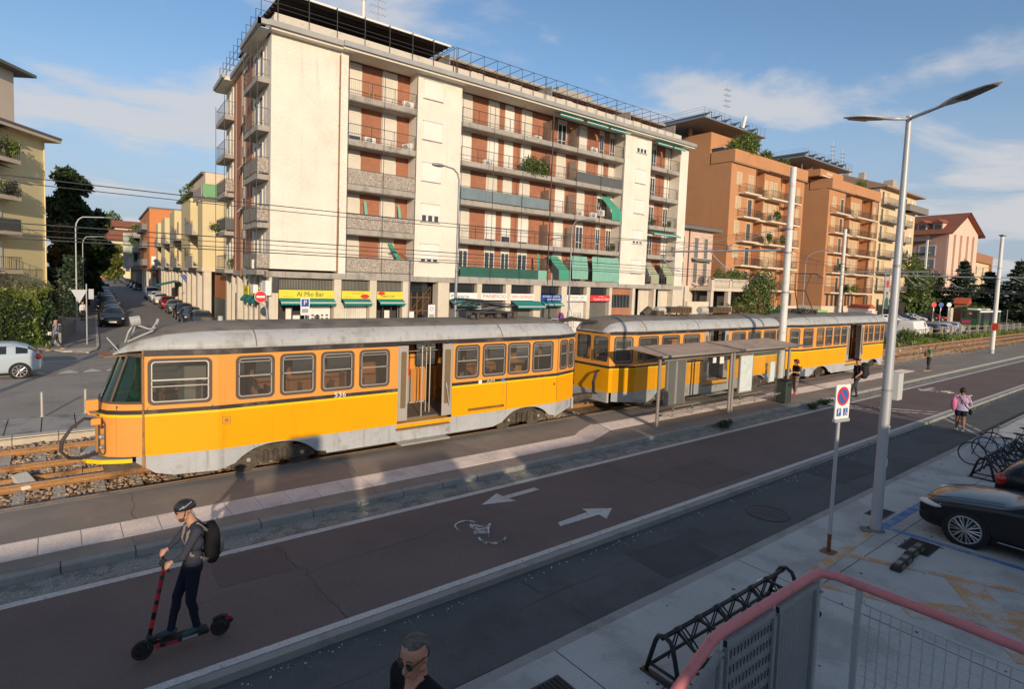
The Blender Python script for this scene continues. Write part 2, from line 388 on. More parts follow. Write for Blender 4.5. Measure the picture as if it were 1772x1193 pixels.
# litter of pale grit along the lane kerb and in the gutter
b=B();rg=random.Random(4)
for i in range(1500):
 x=rg.uniform(-2,42);y=7.02-abs(rg.gauss(0,0.10)) if i % 3==0 else 10.5+abs(rg.gauss(0,0.22));z=-0.22 if i % 3==0 else -0.116
 if y>10.96:continue
 s=rg.uniform(0.006,0.020);b.obox((x,y,z+s*0.3),(s,s*rg.uniform(.5,1.6),s*0.6),Matrix.Rotation(rg.uniform(0,3),3,'Z'))
stuff(b.make('litter_grit',mat('pale_grit',(0.40,0.41,0.39),0.9,0.2,island=0.4)))['label']='pale grit and litter lying along the kerbs'
b=B()
for i in range(130):
 x=rg.uniform(3,25);y=rg.uniform(0,5.1);s=rg.uniform(0.008,0.03);b.cyl((x,y,-0.152),(x,y,-0.146),s,s*0.9,7)
stuff(b.make('gum_spots',M_crack))['label']='small black gum spots on the concrete'
# leaf litter and weeds in the gutter beside the shelter
# concrete joints in the parking slab
b=B()
for x in (5.15,9.6,17.2,21.5,26.0):b.box(x-.007,x+.007,-6,5.22,-0.155,-0.1485)
for y in (3.95,-0.4):b.box(-20,60,y-.006,y+.006,-0.155,-0.1482)
struct(b.make('slab_joint',M_crack))

# tactile strip: pale ribbed tiles in a row, jogging towards the track by the shelter
b=B();bj=B();w=0.56
x=-12.0
while x<12.6:
 x1=min(x+0.585,12.62);b.box(x+.004,x1-.004,11.62,12.36,0.0,0.012)
 for k in range(13):yy=11.66+k*0.053;b.box(x+.01,x1-.01,yy,yy+0.022,0.0,0.016)
 x+=0.585
for k in range(3):
 a=12.62+k*0.5;c0=k*0.3;c1=(k+1)*0.3 if k<2 else 0.62
 c0=k*0.207;c1=(k+1)*0.207
 b.prism([(a,11.62+c0),(a+0.5,11.62+c1),(a+0.5,12.36+c1+.1),(a,12.36+c0+(.1 if k else 0))],'z',0.0,0.013)
x=14.12
while x<42:
 b.box(x+.004,x+.581,12.24,13.0,0.0,0.012)
 for k in range(13):yy=12.28+k*0.053;b.box(x+.01,x+.575,yy,yy+0.022,0.0,0.016)
 x+=0.585
struct(b.make('tactile_strip',M_tile))

# repairs and seams in the asphalt
M_patch=mat('asphalt_patch',(0.065,0.066,0.066),0.95,0.15,2.0,fine=0.25,fscale=50);M_seam=mat('tar_seam',(0.05,0.047,0.046),0.7,0.1)
M_patch2=mat('red_asphalt_patch',(0.128,0.092,0.083),0.95,0.12,1.5,fine=0.22,fscale=60)
b=B();rp_=random.Random(21)
def crack(x0,y0,x1,y1,z,w=.005):
 n=14;pts=[(x0+(x1-x0)*i/n+rp_.gauss(0,.03),y0+(y1-y0)*i/n+rp_.gauss(0,.03)) for i in range(n+1)]
 for a,c in zip(pts[:-1],pts[1:]):
  d=Vector((c[0]-a[0],c[1]-a[1])).normalized();q=Vector((-d.y,d.x))*w*rp_.uniform(.4,1.3);b.quad((a[0]-q.x,a[1]-q.y,z),(c[0]-q.x,c[1]-q.y,z),(c[0]+q.x,c[1]+q.y,z),(a[0]+q.x,a[1]+q.y,z))
for x in (3.2,11.4,16.8,23.5):crack(x,7.4,x+rp_.uniform(-.3,.3),10.2,-.1155)
crack(1.5,8.9,9.0,9.2,-.1152,.004);crack(9.5,8.7,21,8.5,-.1152,.004)
for x in (6.2,9.9,14.5,20.2):crack(x,5.45,x+rp_.uniform(-.4,.4),7.05,-.2155)
crack(2,6.3,14,6.5,-.2152,.004)
for x in (1.0,5.5,8.8,11.0):crack(x,11.25,x+.2,14.0,.0035)
struct(b.make('road_crack',M_seam))
b=B();b.prism([(8.1,5.6),(9.6,5.55),(9.7,6.5),(8.2,6.6)],'z',-.221,-.2165);b.prism([(16,6.0),(18.4,5.9),(18.5,7.0),(16.1,7.0)],'z',-.221,-.2165);struct(b.make('asphalt_repair',M_patch))
b=B();b.prism([(12.2,7.6),(14.4,7.6),(14.4,9.0),(12.2,9.0)],'z',-.121,-.1162);b.prism([(1.9,9.2),(3.0,9.15),(3.05,10.1),(1.95,10.15)],'z',-.121,-.1162);struct(b.make('asphalt_repair',M_patch2))
# painted lines, arrows, cycle symbol
def mark(name,polys,z,m=None):
 b=B()
 for i,p in enumerate(polys):b.prism(p,'z',z-0.002-i*.0003,z+0.003+i*.0009)
 return struct(b.make(name,m or M_white))
zc=-0.117
mark('edge_line',[[(-60,10.25),(200,10.25),(200,10.40),(-60,10.40)]],zc)
mark('edge_line',[[(-60,7.25),(200,7.25),(200,7.375),(-60,7.375)]],zc)
mark('lane_arrow',[[(7.15,9.68),(7.92,9.46),(7.86,9.655),(8.82,9.70),(8.80,9.86),(7.84,9.82),(7.83,10.04)]],zc+.004)
mark('lane_arrow',[[(9.42,8.01),(8.84,8.34),(8.82,8.16),(7.92,8.11),(7.83,7.96),(8.92,7.93),(8.90,7.70)]],zc+.004)
mark('lane_arrow',[[(34.6,9.75),(35.3,9.35),(35.25,9.62),(36.4,9.62),(36.4,9.78),(35.25,9.82),(35.3,10.1)]],zc+.004)
def wheel_poly(cx,cy,r,a0,a1,w):
 out=[]
 n=14
 for i in range(n):
  t0=R(a0+(a1-a0)*i/n);t1=R(a0+(a1-a0)*(i+1)/n)
  out.append([(cx+r*math.cos(t0),cy+r*math.sin(t0)),(cx+r*math.cos(t1),cy+r*math.sin(t1)),(cx+(r+w)*math.cos(t1),cy+(r+w)*math.sin(t1)),(cx+(r+w)*math.cos(t0),cy+(r+w)*math.sin(t0))][::-1 if a1<a0 else 1])
 return out
def bar(x0,y0,x1,y1,w):
 d=Vector((x1-x0,y1-y0));n=Vector((-d.y,d.x)).normalized()*w/2
 return [(x0-n.x,y0-n.y),(x1-n.x,y1-n.y),(x1+n.x,y1+n.y),(x0+n.x,y0+n.y)]
def bike_mark(cx,cy,s=1.0):
 ps=wheel_poly(cx-.05,cy+.42*s,.27*s,20,200,.035)+wheel_poly(cx+.05,cy-.36*s,.27*s,150,330,.035)
 for a in ((0,.42,.28,.1),(.28,.1,.02,-.3),(.0,.1,.3,.05),(-.02,.38,.02,.05),(.1,-.1,-.15,.05),(.28,.1,.42,.2)):
  ps.append(bar(cx+a[0]*s,cy+a[1]*s,cx+a[2]*s,cy+a[3]*s,.035))
 return ps
M_ghost=mat('ghost_paint',(0.52,0.50,0.48),0.85,0.12,2.0,fine=0.3,fscale=45,col2=(0.15,0.115,0.105),c2lo=0.50,c2hi=0.56,c2scale=6.0)
mark('cycle_symbol',bike_mark(6.35,8.6,.85),zc+.004,M_ghost)
mark('cycle_symbol',bike_mark(35.4,8.7,1.3),zc+.004,M_ghost)
mark('crossing_line',[bar(25.4,11.0,28.3,7.4,.09),bar(26.1,11.0,29.0,7.4,.09)],zc+.006,M_ghost)
mark('crossing_line',[bar(28.3,7.05,26.0,5.45,.09),bar(29.0,7.05,26.7,5.45,.09)],-0.216,M_ghost)
mark('crossing_line',[bar(25.9,5.2,23.5,2.0,.09),bar(26.6,5.2,24.2,2.0,.09)],-0.146,M_ghost)
# parking bay paint
mark('bay_line',[[(8.6,4.05),(13.1,4.24),(13.1,4.42),(8.6,4.23)],bar(11.5,4.25,13.2,0.6,.14),bar(9.9,4.1,11.35,1.0,.14)],-0.146,M_orange_p)
mark('bay_line',[bar(10.3,2.9,12.0,1.2,.5),bar(10.2,1.3,12.2,2.6,.5)],-0.1465,M_orange_p)
mark('bay_line',[bar(13.5,4.26,17.5,4.26,.16),bar(13.6,4.34,13.75,0.5,.14)],-0.146,M_blue_p)
# orange cast of the old bay fill
# manhole and drains
b=B();b.cyl((12.35,6.09,-.23),(12.35,6.09,-.215),.46,.46,28);b.torus((12.35,6.09,-.214),(0,0,1),.43,.012,28,5)
for i in range(-3,4):
 for j in range(-3,4):
  if i*i+j*j<10:b.box(12.35+i*.11-.03,12.35+i*.11+.03,6.09+j*.11-.03,6.09+j*.11+.03,-.216,-.210)
tag(b.make('manhole_cover',mat('cast_iron',(0.065,0.06,0.058),0.7,0.2,5.0)),'round cast iron manhole cover set in the dark lane','manhole cover')
M_grate=mat('grate_iron',(0.035,0.034,0.034),0.6,0.2,5.0)
def drain(x0,x1,y0,y1,label,along='y'):
 t=thing('drain_grate',label,'drain',(x0,y0,-0.15),0,'drain grates in the concrete')
 f=B();w=.03
 f.box(0,x1-x0,0,w,0,.006);f.box(0,x1-x0,y1-y0-w,y1-y0,0,.006);f.box(0,w,w,y1-y0-w,0,.006);f.box(x1-x0-w,x1-x0,w,y1-y0-w,0,.006)
 f.make('frame',M_grate,t)
 p=B();p.box(w,x1-x0-w,w,y1-y0-w,-.004,.002);p.make('pit',M_dark,t)
 g=B();n=int((x1-x0)/.06)
 for i in range(1,n):xx=(x1-x0)*i/n;g.box(xx-.009,xx+.009,w,y1-y0-w,.002,.007)
 g.make('bars',M_grate,t)
drain(4.35,4.85,4.35,4.86,'square black drain grate at the bottom edge of the picture')
drain(14.05,14.75,4.42,4.8,'black slotted drain grate behind the foot of the tall lamp post')
drain(12.75,13.5,3.25,3.75,'black slotted drain grate beside the rubber wheel stops')

# ---------------------------------------------------------------- tram tracks
b=B();xs=np.linspace(-14,44,160);ys=np.linspace(14.12,19.9,26)
vs=[];fs=[]
for j,y in enumerate(ys):
 for i,x in enumerate(xs):
  vs.append((x,y,-0.19+0.035*mnoise.noise((x*2.2,y*2.2,0))+0.02*mnoise.noise((x*6,y*6,3))))
nx=len(xs)
for j in range(len(ys)-1):
 for i in range(nx-1):fs.append((j*nx+i,j*nx+i+1,(j+1)*nx+i+1,(j+1)*nx+i))
b.add(vs,fs);b.quad((44,14.12,-.19),(300,14.12,-.19),(300,19.6,-.19),(44,19.6,-.19));b.quad((-80,14.12,-.19),(-14,14.12,-.19),(-14,19.6,-.19),(-80,19.6,-.19))
struct(b.make('track_bed',M_soil,smooth=True))
RAILS=(14.23,15.70,17.27,18.76)
def rail_sec(y):return [(y-.035,-.0),(y-.035,-.035),(y-.012,-.055),(y-.012,-.125),(y-.065,-.145),(y-.065,-.16),(y+.065,-.16),(y+.065,-.145),(y+.012,-.125),(y+.012,-.055),(y+.035,-.035),(y+.035,-.0)]
for y in RAILS:
 b=B();b.prism(rail_sec(y),'x',-80,300)
 b.m=1;b.box(-80,300,y-.028,y+.028,-.001,.004)
 struct(b.make('tram_rail',[M_rust,M_steel]))
b=B();b.box(-2.0,1.6,16.35,16.42,-.19,-.06);b.box(.28,.42,16.3,16.47,-.19,-.03);tag(b.make('cable_trough',M_rust),'rusty steel cable trough lying between the two tracks','trough')
sb=B()
sb.prism([(-.11,-.19),(.11,-.19),(.10,-.135),(-.10,-.135)],'y',0,1.96)
proto=None;k=0
def sleeper(x,y):
 global proto
 if proto is None:
  proto=sb.make('sleeper',M_sleep);o=proto
  tag(o,'pale concrete sleeper lying in the brown track ballast','sleeper','concrete sleepers under the rails')
 else:
  o=proto.copy();C.objects.link(o)
 o.location=(x,y,random.uniform(-.012,.006));o.rotation_euler=(0,0,random.uniform(-.012,.012))
xx=-4.82
while xx<4.5:sleeper(xx,14.0+.2);sleeper(xx+.32,17.03);xx+=0.69
xx=12.8
while xx<15.2:sleeper(xx,14.2);xx+=0.69
xx=42.3
while xx<62:sleeper(xx,14.2);sleeper(xx+.3,17.03);xx+=0.69
# loose ballast stones
ico=bmesh.new();bmesh.ops.create_icosphere(ico,subdivisions=1,radius=1.0);iv=np.array([v.co[:] for v in ico.verts]);ifc=np.array([[v.index for v in f.verts] for f in ico.faces]);ico.free()
oc_v=np.array([(1,0,0),(-1,0,0),(0,1,0),(0,-1,0),(0,0,1),(0,0,-1)],float);oc_f=np.array([(0,2,4),(2,1,4),(1,3,4),(3,0,4),(2,0,5),(1,2,5),(3,1,5),(0,3,5)])
def stones(name,label,n,region,smin,smax,m,base_v=iv,base_f=ifc,seed=1,zf=lambda x,y:-0.17):
 rng=np.random.default_rng(seed);x=rng.uniform(region[0],region[1],n);y=rng.uniform(region[2],region[3],n)
 V=[];F=[];nv=len(base_v)
 for i in range(n):
  skip=False
  for ry in RAILS:
   if abs(y[i]-ry)<.075:skip=True
  if skip:continue
  s=rng.uniform(smin,smax)
  p=base_v*(rng.uniform(.75,1.25,base_v.shape))*np.array([s*rng.uniform(.8,1.3),s*rng.uniform(.8,1.3),s*rng.uniform(.6,.95)])
  a=rng.uniform(0,6.28);c,q=math.cos(a),math.sin(a);p=p @ np.array([[c,-q,0],[q,c,0],[0,0,1]])
  V.append(p+np.array([x[i],y[i],zf(x[i],y[i])+rng.uniform(-.01,.03)]));F.append(base_f+nv*(len(V)-1))
 me=bpy.data.meshes.new(name);me.from_pydata(np.concatenate(V).tolist(),[],np.concatenate(F).tolist());me.materials.append(m)
 o=bpy.data.objects.new(name,me);C.objects.link(o);stuff(o);o['label']=label
 return o
def clear_sleepers(x,y):return -0.17
stones('ballast_stones','brown ballast stones between the rails',6200,(-3.2,5.2,14.3,19.8),.022,.05,M_stone,seed=2)
stones('ballast_stones','brown ballast stones between the rails',700,(12.6,15.4,14.3,15.6),.022,.05,M_stone,seed=3)
stones('ballast_stones','brown ballast stones on the tracks beyond the trams',6500,(41,85,14.3,19.4),.03,.075,M_stone,oc_v,oc_f,seed=5)
b=B();b.prism([(-.44,-.02),(.44,-.02),(.42,.10),(-.42,.10)],'x',-.13,.16)
o=b.make('concrete_block',mat('white_concrete',(0.62,0.58,0.50),0.85,0.1,3,fine=0.08),bevel=0.015);o.location=(-.62,16.1,-.12);o.rotation_euler=(R(4),R(-5),R(14))
tag(o,'loose whitish concrete block lying on the track in front of the tram','concrete block')

# ---------------------------------------------------------------- beyond the tracks
sheet('pavement_base',-80,24,19.9,22.62,-0.01,M_crack)
b=B();x=-13.2
while x<20:b.box(x+.014,x+.786,20.32,22.55,-.1,random.uniform(-.001,.004));x+=.8
struct(b.make('paving_slabs',M_slab))
b=B();x=-30.0
while x<24:b.box(x+.006,x+.994,19.98,20.30,-.3,.02+random.uniform(-.004,.004));x+=1.0
struct(b.make('pale_kerb',M_pkerb,bevel=0.015))
sheet('verge',24,300,19.4,22.6,-0.10,M_dirt)
b=B()
b.quad((-80,22.55,-.03),(300,22.55,-.03),(300,36,-.03),(-80,36,-.03));struct(b.make('avenue',M_road))
b=B();b.box(9,60,33.6,37.2,-.2,0.06);struct(b.make('building_pavement',M_slab))
b=B();b.box(60,300,36.0,58,-.2,-.035);struct(b.make('car_park',M_road))
b=B();b.quad((-80,36,-.025),(60,36,-.025),(60,330,-.025),(-80,330,-.025));struct(b.make('side_street',M_street))
mark('give_way_mark',[[(-1.15,31.45),(-.35,31.45),(-.70,32.35)],[(-.02,31.4),(.72,31.4),(.40,32.3)],[(.9,31.45),(1.55,31.5),(1.24,32.3)],[(1.75,31.5),(2.4,31.5),(2.1,32.3)],[(-2.1,31.45),(-1.4,31.45),(-1.75,32.35)],[(2.7,31.5),(3.35,31.5),(3.05,32.3)]],-.024,mat('yield_paint',(0.55,0.52,0.48),0.8,0.1,fine=0.2))
# left pavement of the side street, its rounded corner and kerb
pave=[(-9,41.3),(-2.4,40.9),(-1.0,40.7),(.2,39.6),(.75,38.6),(1.35,38.3),(1.75,39.2),(1.95,41.0),(2.2,47),(2.65,58),(3.2,70),(4.2,90),(6.4,140),(-12,140),(-12,41.3)]
b=B();b.prism(pave,'z',-.2,.05);struct(b.make('street_pavement',M_street))
b=B()
kp=pave[:13]
for a,c in zip(kp[:-1],kp[1:]):
 d=Vector((c[0]-a[0],c[1]-a[1]));n=Vector((-d.y,d.x)).normalized()*.14
 b.prism([a,c,(c[0]+n.x,c[1]+n.y),(a[0]+n.x,a[1]+n.y)],'z',-.2,.056)
struct(b.make('street_kerb',M_pkerb))
b=B();b.prism([(.25,38.9),(.9,38.75),(1.5,38.9),(1.8,40.2),(.6,40.1),(-.4,40.4)],'z',0,.06);struct(b.make('kerb_ramp',M_pkerb))
# bollards along the far pavement
bb=B();bb.cyl((0,0,0),(0,0,.76),.043,.043,16);bb.cyl((0,0,.76),(0,0,.775),.043,.03,16);bb.cyl((0,0,0),(0,0,.012),.07,.07,16)
M_bol=mat('brushed_steel',(0.60,0.57,0.50),0.38,0.05,3,metal=0.6)
pb=None
for i,x in enumerate((-.40,.69,-1.48,1.8,2.9,-2.56)):
 lab={-.40:'steel bollard on the far pavement, left of the two in view',.69:'steel bollard on the far pavement, close to the tram nose'}.get(x)
 if lab is None:continue
 if pb is None:pb=bb.make('bollard',M_bol,auto=R(40));o=pb
 else:o=pb.copy();C.objects.link(o)
 o.location=(x,22.47,0);tag(o,lab,'bollard','steel bollards on the far pavement')
# ================================================================== MAIN APARTMENT BLOCK
M_stucco=mat('white_pebbledash',(0.74,0.69,0.60),0.92,0.08,0.5,fine=0.13,fscale=14,bump=0.9,bscale=9,spec=0.2,col2=(0.68,0.62,0.53),c2lo=0.5,c2hi=0.75,c2scale=0.6,streak=((.50,.45,.38),.56,.74,2.2,.45))
M_brick=brick_mat('red_facing_brick',(0.40,0.155,0.085),(0.33,0.125,0.07),(0.34,0.20,0.14))
M_concr=mat('weathered_concrete',(0.36,0.335,0.30),0.9,0.15,0.8,fine=0.1,fscale=20,streak=((.17,.155,.135),.52,.70,5.0,.7),col2=(0.24,0.22,0.195),c2lo=0.5,c2hi=0.7,c2scale=1.2)
M_gutter=mat('zinc_gutter',(0.36,0.36,0.35),0.55,0.12,1.0,metal=0.2)
M_shut=brick_mat('roller_shutter',(0.70,0.66,0.57),(0.68,0.64,0.55),(0.45,0.42,0.36),30.0,0.055,0.006,0.06)
M_shut2=brick_mat('white_roller_shutter',(0.80,0.78,0.72),(0.78,0.76,0.70),(0.55,0.53,0.48),30.0,0.05,0.005,0.04)
M_head=mat('shutter_box',(0.66,0.61,0.52),0.8,0.06)
M_iron=mat('dark_iron',(0.055,0.057,0.062),0.6,0.1)
M_mosaic=cell_mat('pebble_mosaic',[(.30,.26,.22),(.42,.38,.33),(.20,.17,.15),(.50,.46,.40),(.26,.22,.18),(.36,.31,.27)],22,0.85)
M_bluep=brick_mat('blue_corrugated',(0.20,0.255,0.28),(0.18,0.235,0.26),(0.11,0.14,0.16),0.14,30,0.012)
M_darkp=mat('dark_grey_panel',(0.10,0.11,0.11),0.6,0.12)
M_gcloth=mat('dark_green_cloth',(0.03,0.11,0.09),0.9,0.15,1.5,fine=.1)
M_teal=mat('teal_awning',(0.02,0.22,0.20),0.85,0.1,2)
M_tealw=mat('awning_white_band',(0.75,0.74,0.68),0.85,0.05)
M_drape=mat('green_drape',(0.06,0.30,0.20),0.85,0.1,2)
M_drape2=mat('pale_green_drape',(0.20,0.42,0.34),0.85,0.08,1.5)
M_drape3=mat('sage_drape',(0.33,0.36,0.24),0.85,0.08,1.5)
M_wglass=glass_mat('window_glass',(0.3,0.33,0.33),0.10,0.72,(0.03,0.035,0.04))
M_wframe=mat('white_frame',(0.74,0.72,0.67),0.6,0.04)
M_tar=mat('roof_brown',(0.11,0.08,0.065),0.9,0.15)
M_cop=mat('copper_pipe',(0.26,0.115,0.06),0.6,0.15)
M_pill=mat('pillar_stone',(0.60,0.54,0.44),0.8,0.1,1.0,fine=.06,fscale=20,streak=((.40,.35,.28),.5,.72,4.0,.5))
M_grill=brick_mat('grille',(0.24,0.23,0.20),(0.22,0.21,0.185),(0.06,0.06,0.055),0.10,30,0.03)
M_metal_sh=brick_mat('grey_metal_shutter',(0.17,0.165,0.155),(0.16,0.155,0.145),(0.08,0.08,0.075),30,0.08,0.012)
BX,BY=10.45,37.0
bld=thing('apartment_building','six storey cream pebbledash apartment block with red brick balconies and shops below','apartment building',(BX,BY,0))
def bp(name,b,m,parent=None,**k):return b.make(name,m,parent or bld,world=True,**k)
ZB=[4.50,7.42,10.36,13.30,16.20];ZT=19.15
def lx(y):return 8.6+0.05*y                            # the side-street front
# solid panels of the front
b=B()
def panel(x0,x1,y0=37.0,y1=38.15,z0=4.5,z1=19.15):b.box(x0,x1,y0,y1,z0,z1)
b.prism([(10.45,37.0),(14.78,37.0),(14.78,38.3),(10.53,38.3)],'z',4.95,19.15)
panel(20.45,24.25);panel(42.72,46.75);panel(51.45,52.8,36.93)
b.box(14.785,15.28,36.88,38.3,4.5,19.15)
[bp('front_wall',q,M_stucco) for q in islands(b)]
b=B();b.prism([(15.28,38.20),(52.3,38.20),(52.3,50),(11.4,51.9),(10.75,38.31)][::1],'z',4.6,19.1);bp('brick_core',b,M_brick)
# side-street wall, white with brick strips
b=B();b.prism([(lx(38.2)-.0,38.31),(lx(38.2)+.3,38.31),(lx(52.1)+.3,52.1),(lx(52.1),52.1)],'z',4.6,19.15);bp('side_wall',b,M_stucco)
def side(y0,y1,z0,z1,off=0.0,d=0.05):
 return [(lx(y0)-off-d,y0),(lx(y0)-off,y0),(lx(y1)-off,y1),(lx(y1)-off-d,y1)],z0,z1
def sidebox(b,y0,y1,z0,z1,off=0.0,d=0.05):
 p,a,c=side(y0,y1,z0,z1,off,d);b.prism([p[0],p[1],p[2],p[3]],'z',a,c)
b=B()
for y0,y1 in ((42.1,43.6),(45.6,47.4),(47.9,48.4)):sidebox(b,y0,y1,4.6,19.1,0,.06)
[bp('side_brick',q,M_brick) for q in islands(b)]
for zb in ZB:
 for y0,y1 in ((39.0,39.8),(40.3,41.2),(44.1,45.2),(49.0,49.8),(50.3,51.3)):
  b=B();sidebox(b,y0,y1,zb+.42 if y0 !=44.1 else zb+1.1,zb+2.55,0.0,.03)
  w=bp('window',b,M_wglass if (y0*7+zb) % 3<1.5 else M_shut)
  f=B();sidebox(f,y0-.07,y0,zb+.42,zb+2.62,0,.07);sidebox(f,y1,y1+.07,zb+.42,zb+2.62,0,.07);sidebox(f,y0,y1,zb+2.55,zb+2.8,0,.07)
  bp('frame',f,M_head,w)
for y0,yy in ((44.3,13.8),(44.3,10.9),(44.2,7.9)):
 b=B();b.quad((lx(44.2)-.05,44.2,yy+1.6),(lx(45.2)-.05,45.2,yy+1.6),(lx(45.2)-.5,45.2,yy+1.05),(lx(44.2)-.5,44.2,yy+1.05));bp('awning_shutter',b,M_shut)
# slabs and fascia over the shops
b=B();b.prism([(10.2,36.86),(52.9,36.86),(52.9,38.3),(10.3,38.3)],'z',4.42,4.80);b.prism([(lx(38.3)-.1,38.3),(lx(38.3)+.5,38.3),(lx(52.2)+.5,52.2),(lx(52.2)-.1,52.2)],'z',4.42,4.78);bp('base_slab',b,M_concr)
# railings ---------------------------------------------------------------
def rail_front(x0,x1,y,z0,z1,mid=True,posts=None,bars=True,yb=None):
 b=B();b.box(x0,x1,y-.02,y+.02,z1-.035,z1);b.box(x0,x1,y-.012,y+.012,z0+.10,z0+.125)
 n=max(1,int((x1-x0)/1.5));
 for i in range(n+1):xx=x0+(x1-x0)*i/n;b.box(xx-.014,xx+.014,y-.013,y+.013,z0-.1,z1-.03)
 if bars:
  n=int((x1-x0)/.13)
  for i in range(n):xx=x0+(x1-x0)*(i+.5)/n;b.cyl((xx,y,z0+.11),(xx,y,z1-.03),.0055,n=4,caps=False)
 return b
def balcony(x0,x1,zb,style,split=None):
 b=B();b.box(x0,x1,36.95,38.2,zb+.02,zb+.36);b.box(x0,x1,36.90,36.97,zb+.06,zb+.42)
 o=bp('balcony',b,M_concr)
 if style=='none':return o
 z0,z1=zb+.42,zb+1.46
 if style=='open':bp('railing',rail_front(x0+.05,x1-.05,36.99,z0,z1),M_iron,o)
 elif style=='panel':
  bp('railing',rail_front(x0+.05,x1-.05,36.99,z0,z1,bars=False),M_iron,o)
 return o
def rail_panel(o,x0,x1,zb,m,z0=.46,z1=1.40,y=36.95):
 b=B();b.box(x0,x1,y,y+.03,zb+z0,zb+z1);return bp('railing_panel',b,m,o)
BAYS=((15.3,20.43),(24.27,42.7),(46.77,51.43))
for i,zb in enumerate(ZB):
 o=balcony(*BAYS[0],zb,'panel' if i<3 else 'open')
 if i<3:rail_panel(o,15.33,17.85,zb,M_mosaic);rail_panel(o,17.87,20.40,zb,M_mosaic)
 o=balcony(*BAYS[1],zb,'open')
 if i==0:rail_panel(o,24.5,32.45,zb,M_gcloth,.4,1.2);rail_panel(o,32.47,33.45,zb,M_drape2,.4,1.2)
 if i==2:rail_panel(o,24.3,33.35,zb,M_bluep,.5,1.36)
 if i==3:rail_panel(o,36.5,42.6,zb,M_darkp,.44,1.32)
 o=balcony(*BAYS[2],zb,'open')
# doors and roller shutters of the recessed brick walls
DOORS=[(15.9,16.72),(18.33,19.42),(25.05,25.95),(27.58,28.6),(29.28,30.15),(31.05,32.1),(35.15,36.2),(37.85,38.78),(40.5,41.12),(41.92,42.65),(48.2,49.0),(50.55,51.35)]
OPENW={(0,4),(0,5),(0,3),(0,2),(4,6),(4,8),(4,9),(4,10),(3,10),(2,10),(2,11),(1,10),(0,7),(0,11),(2,8),(1,7),(1,8),(1,9)}
rd=random.Random(11)
for i,zb in enumerate(ZB):
 for j,(x0,x1) in enumerate(DOORS):
  z0,z1=zb+.37,zb+2.52
  hb=B();hb.box(x0-.02,x1+.02,38.14,38.2,z1,zb+2.93)
  if (i,j) in OPENW:
   b=B();b.box(x0,x1,38.17,38.19,z0,z1)
   o=bp('window',b,M_wglass);f=B();mx=(x0+x1)/2
   for a in (x0,mx-.03,x1-.06):f.box(a,a+.06,38.13,38.168,z0,z1)
   f.box(x0+.06,mx-.03,38.132,38.166,z1-.06,z1);f.box(mx+.03,x1-.06,38.132,38.166,z1-.06,z1);f.box(x0+.06,mx-.03,38.132,38.166,z0+.7,z0+.76);f.box(mx+.03,x1-.06,38.132,38.166,z0+.7,z0+.76)
   bp('frame',f,M_wframe,o)
  else:
   lo=z0+rd.choice((0,0,0,0,.25,.6)) if i<4 else z0
   b=B();b.box(x0,x1,38.155,38.198,lo,z1);o=bp('shutter',b,M_shut if (j<2 or rd.random()<.6) else M_shut2)
   if lo>z0:
    q=B();q.box(x0,x1,38.17,38.19,z0,lo);bp('window',q,M_wglass)
   f=B();f.box(x0-.05,x0,38.12,38.2,z0,z1);f.box(x1,x1+.05,38.12,38.2,z0,z1);bp('frame',f,M_head,o)
  bp('shutter_box',hb,M_head,o)
# glazed dividers between neighbouring balconies
for i,zb in enumerate(ZB):
 for x in (33.45,36.5):
  b=B();b.box(x-.02,x+.02,37.1,38.15,zb+.42,zb+2.25);bp('divider',b,glass_mat('divider_glass',(.75,.75,.7),.05,.45,(.30,.26,.22)) if i==0 and x==33.45 else MATS['divider_glass'])
# windows in the white panels
for i,zb in enumerate(ZB):
 for x0,x1,low in ((20.98,22.53,(.18,.38,0,0,0)[i]),(44.5,46.0,(0,.18,.05,0,.33)[i])):
  z0,z1=zb+1.38,zb+2.68
  b=B();zlo=z0+low*(z1-z0);b.box(x0,x1,36.955,37.01,zlo,z1);o=bp('shutter',b,M_shut2)
  f=B();f.box(x0-.05,x1+.05,36.94,37.0,z1,z1+.035);bp('lintel',f,M_concr,o);f=B();f.box(x0-.06,x1+.06,36.92,37.0,z0-.05,z0);bp('sill',f,M_concr,o)
  if low:
   g=B();n=3;w=(x1-x0)/n
   for k in range(n):g.box(x0+k*w+.09,x0+(k+1)*w-.09,36.975,37.005,z0+.05,zlo-.02)
   bp('pane',g,MATS['window_glass'],o);h=B();h.box(x0,x1,36.985,37.02,z0,zlo);bp('window_frame',h,M_wframe,o)
